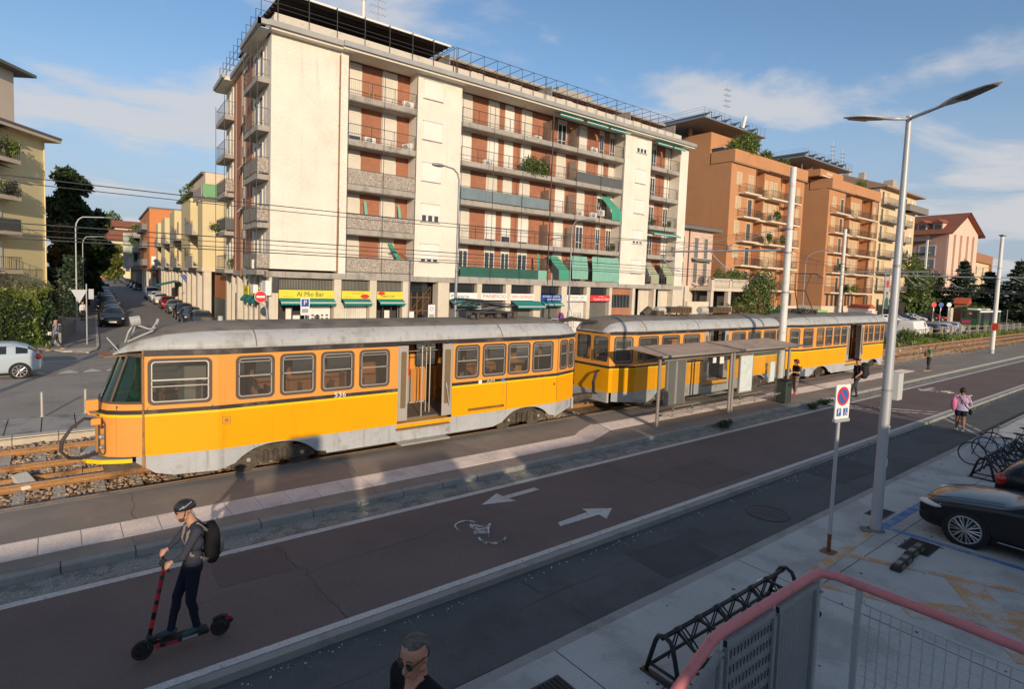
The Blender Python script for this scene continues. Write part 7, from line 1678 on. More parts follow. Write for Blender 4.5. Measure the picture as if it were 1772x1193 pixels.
# ---------------------------------------------------------------- waiting shelters
M_shf=mat('shelter_steel',(0.25,0.225,0.20),0.55,0.12,1.5);M_shr=mat('shelter_roof',(0.46,0.335,0.245),0.8,0.12,1.2,col2=(.35,.26,.19),c2lo=.48,c2hi=.66,c2scale=2.5)
M_shg_=glass_mat('shelter_glass',(.90,.92,.90),.02,.05,(.25,.27,.25));M_shp=mat('shelter_grey_panel',(.115,.12,.112),.5,.1,1.5)
def shelter(x,label,ad):
 t=thing('waiting_shelter',label,'tram shelter',(x,11.6,0),0,'glass waiting shelters on the platform');L=4.3
 for xx in (.0,L):
  b=B();b.cyl((xx,0,0),(xx,0,2.36),.055,n=14);b.cyl((xx,0,0),(xx,0,.03),.1,n=14);b.make('post',M_shf,t,auto=R(40));b=B();b.ball((xx,0,2.36),.075,12,8);b.make('post_knuckle',M_shf,t,smooth=True)
 b=B();b.add([(-.28,-.30,2.42),(L+.28,-.30,2.42),(L+.28,1.12,2.55),(-.28,1.12,2.55),(-.28,-.30,2.47),(L+.28,-.30,2.47),(L+.28,1.12,2.60),(-.28,1.12,2.60)],[(3,2,1,0),(4,5,6,7),(0,1,5,4),(1,2,6,5),(2,3,7,6),(3,0,4,7)]);rf=b.make('roof',M_shr,t)
 b=B();b.tube([(-.34,-.34,2.44),(L+.34,-.34,2.44)],.05,10);b.tube([(-.32,1.14,2.57),(L+.32,1.14,2.57)],.035,8)
 for xx in (.0,.9,L*.55,L):b.tube([(xx,-.3,2.40),(xx,1.08,2.53)],.03,8)
 b.make('roof_frame',M_shf,rf,smooth=True)
 b=B();b.tube([(0,.0,.42),(L,.0,.42)],.035,10);b.tube([(0,0,2.25),(L,0,2.25)],.025,8)
 for xx in (.9,1.75,2.6,3.45):b.cyl((xx,0,.36),(xx,.06,.48),.03,n=8)
 b.make('rail',M_shf,t,smooth=True)
 for a,c in ((.15,1.35),(1.4,2.8),(2.85,4.15)):b=B();b.quad((a,.025,.34),(c,.025,.34),(c,.025,2.2),(a,.025,2.2));b.make('glass_panel',M_shg_,t)
 b=B();xe=L if ad else 0;b.quad((xe,.15,.4),(xe,1.0,.4),(xe,1.0,2.2),(xe,.15,2.2));b.make('end_panel',M_shg_,t)
 if not ad:
  b=B();b.box(.42,1.42,-.02,.05,.72,2.24);o=b.make('notice_panel',M_shp,t)
  b=B();b.box(.40,.44,-.03,.06,.70,2.26);b.box(1.40,1.44,-.03,.06,.70,2.26);b.box(.86,.97,-.021,-.016,.74,2.2);b.make('panel_frame',M_shf,o)
  b=B();b.box(3.55,3.80,-.0,.018,1.95,2.2);b.make('timetable',M_wh,t);b=B();b.box(3.1,3.3,0,.018,2.0,2.2);b.make('timetable',M_wh,t)
 else:
  b=B();b.box(.42,1.38,-.02,.05,.72,2.2);o=b.make('poster_case',M_shf,t);b=B();b.box(.47,1.33,-.025,-.021,.77,2.15);b.make('poster',mat('pale_blue_poster',(.62,.68,.66),.35,.06,3,col2=(.50,.56,.55),c2lo=.5,c2hi=.62,c2scale=6),o)
  b=B();b.box(2.75,3.12,-.01,.02,.98,1.80);b.make('timetable',mat('pale_blue_poster',(0,0,0)),t);b=B();b.box(1.6,3.9,.2,.3,2.08,2.32);b.make('header_panel',M_shp,t)
 b=B();b.box(1.6,3.2,0.5,.85,.42,.47);b.cyl((1.8,.67,0),(1.8,.67,.42),.03,n=8);b.cyl((3.0,.67,0),(3.0,.67,.42),.03,n=8);b.make('bench',M_shf,t)
shelter(15.66,'glass waiting shelter with a flat brown roof, nearer of the pair',False);shelter(20.15,'glass waiting shelter with a pale poster, right one of the pair',True)
bn=thing('litter_bin','dark green square bin between the shelter end and the white mast','bin',(24.1,11.55,0));b=B();b.prism(rrect(-.24,.24,-.22,.22,.05),'z',.04,.95);b.make('body',mat('bin_green',(.035,.05,.042),.5,.1),bn,bevel=.01);b=B();b.box(-.26,.26,-.24,.24,.95,1.0);b.box(-.15,.15,-.226,-.222,.72,.86);b.make('lid',M_dark,bn)
# ---------------------------------------------------------------- fence beyond the tracks
M_fence=mat('fence_grey',(.34,.33,.30),.6,.1,1)
f_=thing('railing_fence','low grey metal railing between the overgrown verge and the parked cars','fence',(66,21.6,-.05));
b=B()
for z in (.55,1.02):b.tube([(0,0,z),(3.0,0,z)],.025,6);b.tube([(3.6,0,z),(9.5,.0,z)],.025,6);b.tube([(9.9,0,z),(70,-2.0,z)],.025,6)
b.make('rail',M_fence,f_)
for x in (0,1.5,2.9,3.6,5.0,7.0,9.5,9.9,10.2):b=B();b.cyl((x,0,0),(x,0,1.05),.03,n=6);b.make('post',M_fence,f_)
for k in range(18):x=12+k*3.2;b=B();b.box(x-.11,x+.11,-.12-x*.033+.33-.1,.02-x*.033+.33,0,1.25);b.make('concrete_post',mat('fence_post_concrete',(.36,.32,.24),.9,.12),f_)
for k in range(3):b=B();x=40+k*12;b.cyl((x,-1.2,0),(x,-1.2,3.2),.05,n=8);b.make('tall_post',M_steelr,f_)
# ---------------------------------------------------------------- bike racks
M_rack=mat('black_rack',(.016,.017,.018),.5,.1)
def rack(x0,x1,y,label):
 t=thing('bike_rack',label,'bike rack',(x0,y,-.15),0,'black steel bike racks');L=x1-x0
 for x in (0,L):
  b=B();b.tube([(x,.25,.02),(x,.13,.46),(x,.09,.54),(x,.0,.575),(x,-.09,.54),(x,-.13,.46),(x,-.25,.02)],.03,8);b.box(x-.05,x+.05,-.33,.31,0,.02);b.tube([(x,.22,.13),(x,-.22,.13)],.02,6);b.make('end_frame',M_rack,t,smooth=True)
 b=B();b.tube([(0,.04,.53),(L,.04,.53)],.028,8);b.tube([(0,-.21,.11),(L,-.21,.11)],.022,6);b.tube([(0,.20,.11),(L,.20,.11)],.022,6);b.make('long_rail',M_rack,t,smooth=True)
 n=int(L/.46)
 for k in range(n):
  x=.30+k*(L-.4)/n;up=k % 2;b=B();z1=.52 if up else .40
  b.tube([(x,.04,.53),(x,-.22,z1),(x,-.50,z1),(x,-.66,z1-.03),(x,-.75,z1-.13),(x,-.70,z1-.24),(x,-.55,z1-.27),(x,-.35,z1-.24),(x,-.21,.12)],.022,8)
  b.tube([(x,.04,.53),(x,.14,.11)],.011,5);b.tube([(x+.07,.04,.53),(x+.07,.14,.11)],.011,5)
  for dx in (.10,.17):b.tube([(x+dx,.04,.50),(x+dx+.04,-.04,.40),(x+dx+.10,-.09,.28),(x+dx+.13,-.19,.13)],.012,5)
  b.cyl((x-.02,.04,.53),(x+.08,.04,.53),.037,n=10);b.make('wheel_holder',M_rack,t,smooth=True)
 return t
rack(5.83,8.87,4.03,'empty black bike rack on the concrete in front of the pink handrail')
rack(19.55,24.2,3.95,'black bike rack at the right edge with bicycles in it')
def bicycle(x,y,rz,label,m):
 t=thing('bicycle',label,'bicycle',(x,y,-.15),rz,'bicycles in the far bike rack')
 for wx in (-.52,.52):
  b=B();b.torus((wx,0,.34),(0,1,0),.32,.018,28,6);w=b.make('wheel',M_tyre,t,smooth=True);b=B()
  for k in range(10):a=PI*k/10;b.tube([(wx-.3*math.cos(a),0,.34-.3*math.sin(a)),(wx+.3*math.cos(a),0,.34+.3*math.sin(a))],.003,3)
  b.make('spokes',M_rim,w)
 b=B();b.tube([(-.52,0,.34),(-.02,0,.30),(.40,0,.72),(-.16,0,.76),(-.02,0,.30)],.016,6);b.tube([(-.52,0,.34),(-.16,0,.76),(-.20,0,.92)],.013,6);b.tube([(.52,0,.34),(.40,0,.72),(.37,0,.95)],.015,6);b.make('frame',m,t,smooth=True)
 b=B();b.ball((-.21,0,.95),(.13,.07,.03),8,5);b.make('saddle',M_rack,t);b=B();b.tube([(.30,-.27,1.0),(.40,-.1,.97),(.40,.1,.97),(.30,.27,1.0)],.013,6);b.make('handlebar',M_rack,t)
bicycle(21.0,4.0,PI/2+.1,'blue framed bicycle in the far bike rack',mat('bike_blue',(.04,.12,.28),.4));bicycle(22.0,3.95,PI/2-.1,'black bicycle in the far bike rack, second from its left end',M_rack);bicycle(23.1,4.0,PI/2+.05,'grey bicycle in the far bike rack, close to the right edge',M_galv)
# wheel stops
M_rubst=mat('rubber_stop',(.032,.036,.034),.7,.15,5);M_refl=mat('reflector_pad',(.14,.13,.07),.4,.1)
for (x,y,rz,lab) in ((11.95,3.42,.03,'black rubber wheel stop nearer the railing'),(12.75,3.46,.0,'black rubber wheel stop next to the drain grate')):
 t=thing('wheel_stop',lab,'wheel stop',(x,y,-.15),rz,'rubber wheel stops');b=B();b.prism([(-.09,0),(.09,0),(.06,.11),(-.06,.11)],'x',-.38,.38);b.make('block',M_rubst,t,bevel=.02)
 for k in (-.17,.17):b=B();b.add([(k-.1,-.09,.03),(k+.1,-.09,.03),(k+.1,-.07,.09),(k-.1,-.07,.09)],[(0,1,2,3)]);b.box(k-.09,k+.09,-.045,.045,.11,.113);b.make('reflector',M_refl,t)
b=B();b.box(9.15,9.32,4.5,4.62,-.15,-.13);b.box(9.1,9.2,4.3,4.34,-.15,-.12);tag(b.make('litter',M_wh),'scrap of pale litter under the bike rack','litter')
# ---------------------------------------------------------------- footbridge stair with the pink handrail
M_pinkr=mat('worn_pink_paint',(0.50,0.165,0.17),0.5,0.10,4.0,col2=(.36,.13,.12),c2lo=.56,c2hi=.72,c2scale=14,spec=.4)
M_gpl=mat('galvanised_sheet',(.26,.28,.285),.55,.12,2.0,metal=.35,fine=.08,fscale=40)
st_=thing('stair_railing','pink painted handrail with galvanised sheet and wire mesh panels in the bottom right corner','railing',(3.88,1.55,1.9),0)
rz_=2.9
b=B();b.tube([(1.3,1.55,2.18),(2.1,1.55,2.60),(2.55,1.55,2.835),(2.66,1.55,2.89),(2.76,1.55,2.90),(3.74,1.55,2.90),(3.85,1.54,2.90),(3.90,1.45,2.90),(3.92,.9,2.90),(3.94,-1.6,2.90)],.028,12);b.make('handrail',M_pinkr,st_,smooth=True,world=True)
b=B();b.cyl((3.935,.55,2.9),(3.935,.47,2.9),.031,n=12);b.cyl((3.10,1.55,2.90),(3.13,1.55,2.90),.030,n=12);b.make('rail_sleeve',M_pinkr,st_,world=True)
def corr(x0,x1,y,z0,z1a,z1b,amp=.008,pitch=.035):
 b=B();n=int((x1-x0)/(pitch/4));top=[];bot=[]
 for i in range(n+1):
  x=x0+(x1-x0)*i/n;yy=y+amp*math.sin(2*PI*(x-x0)/pitch);t_=i/n;top.append((x,yy,z1a+(z1b-z1a)*t_));bot.append((x,yy,z0))
 b.loft([bot,top],closed=False);return b
for x0,x1,a,c in ((2.74,3.25,2.83,2.83),(3.29,3.78,2.83,2.83),(1.9,2.70,2.40,2.79)):
 b=corr(x0,x1,1.53,1.8,a,c);o=b.make('sheet_panel',M_gpl,st_,world=True,smooth=True)
 f=B();f.add([(x0,1.515,a),(x1,1.515,c),(x1,1.515,c+.035),(x0,1.515,a+.035),(x0,1.545,a),(x1,1.545,c),(x1,1.545,c+.035),(x0,1.545,a+.035)],[(0,1,2,3),(7,6,5,4),(3,2,6,7),(0,4,5,1)]);f.box(x1-.03,x1,1.505,1.55,1.8,c);f.box(x0,x0+.012,1.505,1.55,1.8,a);f.make('panel_frame',M_gpl,o,world=True)
 s_=B();rs_=random.Random(int(x0*9))
 for k in range(int((x1-x0)/.035) if x0<3 and a==c else 0):
  x=x0+.02+k*.035
  for q in range(11):s_.box(x-.0025,x+.0025,1.519,1.5215,1.85+q*.09,1.895+q*.09)
 if s_.v:s_.make('perforation',M_dark,o,world=True)
for x,y in ((2.72,1.55),(3.27,1.55),(3.82,1.53),(3.92,1.33),(3.935,.52),(3.945,-.4)):
 b=B();b.box(x-.015,x+.015,y-.015,y+.015,1.8,2.875);b.make('baluster',M_galv,st_,world=True)
 b=B();b.cyl((x,y-.02,2.80),(x,y-.03,2.80),.012,n=8);b.make('bolt',M_rim,st_,world=True)
for y0,y1 in ((.55,1.30),(-.38,.49)):
 b=B();y=y0
 while y<=y1+.001:b.cyl((3.93,y,1.8),(3.93,y,2.78),.0035,n=5);y+=.055
 z=1.86
 while z<2.8:b.cyl((3.934,y0,z),(3.934,y1,z),.0035,n=5);z+=.066
 b.tube([(3.93,y0,2.78),(3.93,y1,2.78)],.006,6);b.make('mesh_panel',M_galv,st_,world=True)
b=B();b.box(2.6,4.0,-2,1.6,1.5,1.8);b.box(-1,2.6,-2,1.6,1.9,2.1);tag(b.make('stair_landing',M_conc),'concrete landing behind the pink handrail, under the bottom edge','landing')
b=B();b.box(-.6,2.3,2.05,3.25,-.3,.81);tag(b.make('entrance_landing',M_conc),'concrete landing below the bottom edge on which the man in sunglasses stands','landing')
# unseen station building behind the viewer (throws the shade over the foreground)
M_stn=mat('station_concrete',(.38,.36,.33),.85,.1)
sb_=thing('station_building','low concrete station building behind the viewpoint, outside the picture, its parapet invented to shape shade','station',(-8,-6,-.15))
b=B();b.box(-60,20.4,-16,-6,-.15,4.22);b.make('wall',M_stn,sb_,world=True)
b=B();edges=[(-60,-5.5,4.73),(-5.5,-3.2,4.66),(-3.2,-2.75,4.9),(-2.75,-2.45,5.5),(-2.45,-1.75,5.95),(-1.75,-1.0,5.3),(-1.0,-.75,4.25),(-.75,-.45,4.7),(-.45,-.2,4.25),(-.2,1.7,5.02),(1.7,2.0,4.25),(2.0,2.9,4.5),(2.9,3.6,4.22),(3.6,8.6,4.73),(8.6,8.85,4.45),(8.85,14.6,4.74),(14.6,17.6,4.70),(17.6,20.4,4.5)]  # invented parapet steps, pillar and gaps, shaped to cast foreground shade and light patches
for x0,x1,z in edges:b.box(x0,x1,-6.3,-6.0,4.22,max(z,4.225))
b.make('parapet',M_stn,sb_,world=True)
# ================================================================== VEGETATION
def leaf_mat(name,col,col2,trans=0.25,island=0.35):
 m=bpy.data.materials.new(name);m.use_nodes=True;t=m.node_tree;t.nodes.clear();L=t.links.new;Nn=t.nodes.new
 o=Nn('ShaderNodeOutputMaterial');geo=Nn('ShaderNodeNewGeometry');mx=Nn('ShaderNodeMix');mx.data_type='RGBA'
 L(geo.outputs['Random Per Island'],mx.inputs[0]);mx.inputs[6].default_value=(*col,1);mx.inputs[7].default_value=(*col2,1)
 n=Nn('ShaderNodeTexNoise');n.inputs['Scale'].default_value=0.9;L(geo.outputs['Position'],n.inputs['Vector'])
 mr=Nn('ShaderNodeMapRange');mr.inputs['From Min'].default_value=.3;mr.inputs['From Max'].default_value=.7;mr.inputs['To Min'].default_value=1-island;mr.inputs['To Max'].default_value=1+island;L(n.outputs[0],mr.inputs['Value'])
 vm=Nn('ShaderNodeVectorMath');vm.operation='SCALE';L(mx.outputs[2],vm.inputs[0]);L(mr.outputs[0],vm.inputs['Scale'])
 d=Nn('ShaderNodeBsdfDiffuse');tr=Nn('ShaderNodeBsdfTranslucent');L(vm.outputs[0],d.inputs[0]);L(vm.outputs[0],tr.inputs[0])
 s=Nn('ShaderNodeMixShader');s.inputs[0].default_value=trans;L(d.outputs[0],s.inputs[1]);L(tr.outputs[0],s.inputs[2])
 g=Nn('ShaderNodeBsdfGlossy');g.inputs['Roughness'].default_value=.45;s2=Nn('ShaderNodeMixShader');s2.inputs[0].default_value=.05;L(s.outputs[0],s2.inputs[1]);L(g.outputs[0],s2.inputs[2]);L(s2.outputs[0],o.inputs[0])
 MATS[name]=m;return m
M_lfd=leaf_mat('leaf_dark',(.022,.05,.018),(.055,.09,.026));M_lfm=leaf_mat('leaf_mid',(.065,.115,.024),(.13,.175,.04));M_lfy=leaf_mat('leaf_yellow_green',(.10,.14,.025),(.20,.20,.045));M_lfs=leaf_mat('leaf_grey_green',(.075,.095,.055),(.16,.17,.10))
M_lfb=leaf_mat('leaf_bright',(.085,.15,.02),(.18,.23,.035));M_lfr=leaf_mat('leaf_russet',(.12,.085,.03),(.20,.12,.05));M_lfc=leaf_mat('needle_dark',(.022,.048,.028),(.055,.085,.045));M_lfp=leaf_mat('blossom_pink',(.40,.12,.14),(.55,.22,.22));M_grass=leaf_mat('grass_blade',(.10,.13,.03),(.21,.20,.07))
M_bark=mat('bark',(.085,.065,.045),.95,.25,3.0,bump=.6,bscale=20)
def leaves(blobs,size,seed=0,flat=0.0,aspect=1.7,shell=0.55):
 """blobs: (cx,cy,cz, rx,ry,rz, n). Leaf-sized faces spread through lumpy ellipsoids."""
 rng=np.random.default_rng(seed);P=[]
 for cx,cy,cz,rx,ry,rz,n in blobs:
  d=rng.normal(size=(n,3));d /=np.linalg.norm(d,axis=1)[:,None]
  r=(shell+(1-shell)*rng.random(n)**.7)*(1+.18*np.sin(d[:,0]*7+d[:,2]*5+seed)+.12*np.sin(d[:,1]*11+d[:,2]*9))
  P.append(np.array([cx,cy,cz])+d*r[:,None]*np.array([rx,ry,rz]))
 P=np.concatenate(P);n=len(P)
 a=rng.normal(size=(n,3));a[:,2]*=(1-flat);a /=np.linalg.norm(a,axis=1)[:,None]
 c=rng.normal(size=(n,3));c -=(c*a).sum(1)[:,None]*a;c /=np.linalg.norm(c,axis=1)[:,None]
 s=size*(.6+.8*rng.random(n))[:,None]
 v=np.empty((n,4,3));v[:,0]=P-a*s*.5*aspect;v[:,1]=P+c*s*.36;v[:,2]=P+a*s*.5*aspect;v[:,3]=P-c*s*.36
 f=np.arange(n*4).reshape(n,4)
 return v.reshape(-1,3),f
def foliage(name,parts,m,parent=None):
 V,F=parts;me=bpy.data.meshes.new(name);me.from_pydata(V.tolist(),[],F.tolist());me.materials.append(m);o=bpy.data.objects.new(name,me);C.objects.link(o)
 if parent is not None:o.parent=parent
 return o
def blobs_round(r,h0,h1,n,seed,k=16,squash=.85):
 rg=random.Random(seed);out=[]
 for i in range(k):
  t=(i+.5)/k;z=h0+(h1-h0)*t;w=r*math.sin(PI*(.12+.80*t))**.75;a=rg.uniform(0,2*PI);q=rg.uniform(.25,.75)*w
  s=r*rg.uniform(.32,.50);out.append((q*math.cos(a),q*math.sin(a),z,s,s,s*squash,int(n/k)))
 return out
def tree(name,label,x,y,h,r,m,n=5000,leaf=.30,trunk=.16,h0=None,seed=1,group=None,m2=None,n2=0,z=0.0):
 t=thing(name,label,'tree',(x,y,z),0,group);h0=h*.3 if h0 is None else h0;rg=random.Random(seed)
 b=B();b.tube([(0,0,0),(rg.uniform(-.1,.1),rg.uniform(-.1,.1),h0),(rg.uniform(-.3,.3),rg.uniform(-.3,.3),h*.75)],trunk,8,rs=[trunk*1.2,trunk*.85,trunk*.3])
 for i in range(6):
  a=rg.uniform(0,2*PI);z0=h0*rg.uniform(.8,1.5);b.tube([(0,0,z0),(r*.35*math.cos(a),r*.35*math.sin(a),z0+h*.14),(r*.7*math.cos(a),r*.7*math.sin(a),z0+h*.24)],.06,5,rs=[trunk*.5,trunk*.3,trunk*.1])
 b.make('trunk',M_bark,t,smooth=True)
 bl=blobs_round(r,h0+r*.15,h-r*.25,n,seed);foliage('crown',leaves(bl,leaf,seed),m,t)
 if m2:foliage('crown',leaves([(a+.1*r,c-.2*r,d,e*.8,f*.8,g*.8,int(n2/len(bl))) for a,c,d,e,f,g,q in bl[::2]],leaf,seed+5),m2,t)
 return t
def bush(name,label,x,y,rx,ry,h,m,n,leaf=.10,seed=1,cat='bush',group=None,z=0.0,m2=None,n2=0):
 t=thing(name,label,cat,(x,y,z),0,group);rg=random.Random(seed);bl=[]
 for i in range(10):bl.append((rg.uniform(-.6,.6)*rx,rg.uniform(-.6,.6)*ry,h*rg.uniform(.3,.68),rx*rg.uniform(.35,.55),ry*rg.uniform(.35,.55),h*rg.uniform(.24,.36),n//10))
 b=B()
 for i in range(7):a=rg.uniform(0,6.28);b.tube([(0,0,0),(rx*.3*math.cos(a),ry*.3*math.sin(a),h*.4),(rx*.6*math.cos(a),ry*.6*math.sin(a),h*.75)],.02,4)
 b.make('stems',M_bark,t);foliage('foliage',leaves(bl,leaf,seed,shell=.3),m,t)
 if m2:foliage('flowers' if 'pink' in m2.name else 'foliage',leaves([(a,c,d,e*1.05,f*1.05,g*1.05,n2//10) for a,c,d,e,f,g,q in bl],leaf,seed+9,shell=.8),m2,t)
 return t
def box_leaves(x0,x1,y0,y1,z0,z1,n,size,seed,skin=.22):
 rng=np.random.default_rng(seed);L=np.array([x1-x0,y1-y0,z1-z0]);p=rng.random((n,3));ax=rng.integers(0,3,n);sd=rng.integers(0,2,n);ax[rng.random(n)<.12]=2
 for k in range(3):
  q=ax==k;dep=rng.random(q.sum())*skin/L[k];p[q,k]=np.where(sd[q]==1,1-dep,dep)
 p=np.array([x0,y0,z0])+p*L;p+=.10*np.stack([np.sin(p[:,1]*3+p[:,2]*4),np.sin(p[:,0]*3.3+p[:,2]*3),np.sin(p[:,0]*2.7+p[:,1]*2)],1)
 a=rng.normal(size=(n,3));a /=np.linalg.norm(a,axis=1)[:,None];c=rng.normal(size=(n,3));c -=(c*a).sum(1)[:,None]*a;c /=np.linalg.norm(c,axis=1)[:,None];s=size*(.6+.8*rng.random(n))[:,None]
 v=np.empty((n,4,3));v[:,0]=p-a*s*.8;v[:,1]=p+c*s*.38;v[:,2]=p+a*s*.8;v[:,3]=p-c*s*.38
 return v.reshape(-1,3),np.arange(n*4).reshape(n,4)
# --- hedge along the left pavement corner, with low wall
hd=thing('hedge','tall clipped green hedge at the left pavement corner, yellowish along its top','hedge',(-3.5,44,0))
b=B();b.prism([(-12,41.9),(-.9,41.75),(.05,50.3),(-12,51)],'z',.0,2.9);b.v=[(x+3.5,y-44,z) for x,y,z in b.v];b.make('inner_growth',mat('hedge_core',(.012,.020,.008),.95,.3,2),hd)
def shift(vf,dx,dy):v,f=vf;v=v-np.array([dx,dy,0]);return v,f
foliage('foliage',shift(box_leaves(-6.5,-.75,41.5,42.4,.05,3.1,11000,.105,3),-3.5,44),M_lfb,hd)
foliage('foliage',shift(box_leaves(-.95,-.15,41.8,50.4,.05,2.95,7000,.12,4),-3.5,44),M_lfd,hd)
foliage('foliage',shift(box_leaves(-6.5,-.3,41.5,50,2.85,3.25,6000,.12,5),-3.5,44),M_lfy,hd)
foliage('foliage',shift(box_leaves(-2.5,-.5,41.45,41.7,.1,2.2,1600,.10,6),-3.5,44),M_lfd,hd)
b=B();b.prism([(-.10,41.9),(.10,41.9),(1.05,51.5),(.85,51.5)],'z',0,.85);b.prism([(-.2,41.7),(.18,41.7),(.2,42.1),(-.18,42.1)],'z',0,1.3);tag(b.make('garden_wall',M_kerb),'low grey garden wall along the pavement beside the hedge','wall')
b=B();b.cyl((.25,49,.05),(.25,49,1.2),.06,n=10);tag(b.make('bollard',M_galv),'short grey post at the foot of the street lamp by the hedge','bollard')
bush('shrub','large feathery grey green shrub rising behind the hedge',-3.6,47,4.4,2.6,5.4,M_lfs,9000,.13,12)
for x,y,h,r,s,lab in ((.95,76,14.8,2.6,21,'tall dark evergreen tree beside the yellow block, largest on the left'),(2.9,84,12.0,2.7,22,'dark evergreen tree behind the largest one on the left')):tree('evergreen_tree',lab,x,y,h,r,M_lfd,13000,.34,.22,h*.12,s,'dark trees on the left of the side street')
tree('evergreen_tree','russet tinged tree in front of the dark evergreens',.65,71,8.8,1.2,M_lfr,2500,.22,.1,4.6,25,'dark trees on the left of the side street',M_lfd,1200)
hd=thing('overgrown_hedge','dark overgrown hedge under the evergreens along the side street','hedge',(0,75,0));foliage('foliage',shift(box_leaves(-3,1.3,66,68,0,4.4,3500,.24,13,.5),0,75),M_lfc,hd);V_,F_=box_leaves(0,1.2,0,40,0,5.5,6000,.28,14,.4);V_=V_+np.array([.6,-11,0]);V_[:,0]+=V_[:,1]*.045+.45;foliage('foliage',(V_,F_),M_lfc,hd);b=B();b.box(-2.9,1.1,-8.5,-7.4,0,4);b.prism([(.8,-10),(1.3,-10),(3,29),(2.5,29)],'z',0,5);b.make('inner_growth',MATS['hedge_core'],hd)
for x,y,h,r,s,lab in ((3.3,105,10.0,3.2,31,'green street tree on the left beyond the evergreens'),(5.2,140,11.5,3.6,32,'green street tree farther up the left side of the street')):tree('street_tree',lab,x,y,h,r,M_lfm,6000,.4,.2,3.0,s,'street trees')
tree('street_tree','yellow green tree at the end of the side street',13.4,200,11.0,3.6,M_lfy,6000,.5,.25,1.5,33,'street trees');tree('street_tree','yellow green tree left of the one at the street end',11.0,225,11.5,3.4,M_lfy,4500,.5,.25,1.5,34,'street trees')
tree('cedar_tree','spreading tree top seen over the red roof at the street end',21,340,31,8.5,M_lfm,4000,.9,.4,14,35);tree('cedar_tree','pale tree top beside the taller house at the street end',30,318,25,5,M_lfy,2500,.8,.4,14,36)
b=B();b.box(14,17.5,270,271,0,1.6);b.box(18.5,20.5,268,269,0,1.5);tag(b.make('roadworks_barrier',mat('barrier_red',(.50,.09,.03),.6,.15)),'red and white barrier across the far end of the side street','barrier')
for k,(y,r,lab) in enumerate(((148,2.2,'balcony greenery on the dark building, upper clump'),(156,2.4,'balcony greenery on the dark building, lower clump'))):bush('balcony_plant',lab,13.6+.05*(y-141),y,1.6,3.5,3.0,M_lfm,1200,.3,40+k,'plant','plants on balconies',z=(9.2,5.4)[k])
bush('balcony_plant','tall green plant on the roof terrace of the lemon yellow house',12.2,70,1.6,3.5,3.2,M_lfb,1800,.22,43,'plant','plants on balconies',z=11.6)
# --- by the pink house and terracotta blocks
bush('oleander','big oleander with pink flowers in front of the small pink house',69.2,37.5,3.8,2.6,7.2,M_lfm,9000,.20,51,'bush',None,0,M_lfp,420)
bush('oleander_low','low green bush to the right of the oleander',74.5,38.4,2.0,1.6,3.2,M_lfm,1800,.18,52);bush('ivy_clump','russet hedge clump left of the oleander',62.5,36.2,4.0,1.2,3.2,M_lfr,2600,.18,53,m2=M_lfm,n2=900)
bush('ivy_clump','ivy hanging at the porch of the small pink house',66.0,37.2,1.8,.7,4.4,M_lfm,1500,.16,54)
bush('balcony_plant','shrubs on the stone balustrade of the small pink house',65.0,38.2,2.4,.8,1.9,M_lfb,1400,.15,55,'plant','plants on balconies',5.4);bush('balcony_plant','single shrub on the left of the stone balustrade',61.6,38.2,.8,.6,1.9,M_lfb,500,.15,56,'plant','plants on balconies',5.4)
bush('roof_plant','big shrub mass on the roof terrace of the first terracotta block',72.5,41.9,3.8,1.3,4.4,M_lfb,5200,.17,57,'plant','plants on balconies',21.3,M_lfs,1400);bush('roof_plant','smaller shrub right of the big one on the first terracotta roof',77.4,41.9,1.5,1.0,3.0,M_lfy,1300,.17,58,'plant','plants on balconies',21.3);bush('roof_plant','last small shrub at the right of the first terracotta roof terrace',82.0,41.9,1.3,.9,2.6,M_lfm,900,.17,59,'plant','plants on balconies',21.3)
bush('roof_plant','drooping shrub on the roof terrace of the second terracotta block',108.6,41.6,1.8,1.0,3.4,M_lfb,1300,.2,60,'plant','plants on balconies',21.2)
for x,z,lab,s in ((76.7,11.05,'green palm like pot plant on the terracotta balcony beside the mast',61),(80.5,11.1,'trailing pot plants along the same terracotta balcony rail',62),(99.3,7.9,'pot plant on the second terracotta block, middle floors',63),(105,4.75,'round green shrub on the lowest balcony of the second terracotta block',64),(102,4.75,'reed plants on the lowest balcony of the second terracotta block',65),(78.5,14.2,'pot plant on the upper terracotta balcony',66)):bush('balcony_plant',lab,x,40.2 if x<90 else 39.9,.95,.5,1.6,M_lfm if s !=64 else M_lfb,420,.16,s,'plant','plants on balconies',z)
# --- plants on the cream block and the yellow block
bush('balcony_plant','lush creeper spilling over the fourth floor railing of the cream block',31.9,37.05,1.75,.55,2.0,M_lfm,2300,.12,71,'plant','plants on balconies',13.5,M_lfs,700)
for x,y,z,lab,s,h in ((47.9,37.3,10.7,'flowering pot plants on the third floor at the right end of the cream block',72,1.0),(50.6,37.3,10.75,'bare branched plant on the third floor at the right end',73,.9),(42.1,37.4,7.8,'spiky plant in the corner of the second floor balcony',74,1.1),(47.0,37.3,4.8,'leafy pot plant at the left end of the lowest right hand balcony',75,1.3),(51.0,37.3,4.8,'leafy pot plant at the right end of the lowest right hand balcony',76,1.2),(9.95,50,7.7,'pot plants on the corner side balcony',77,.9),(10.9,48.8,4.8,'large grey green pot plant on the lowest side balcony',78,1.1)):bush('balcony_plant',lab,x,y,.45,.3,h,M_lfm,260,.09,s,'plant','plants on balconies',z)
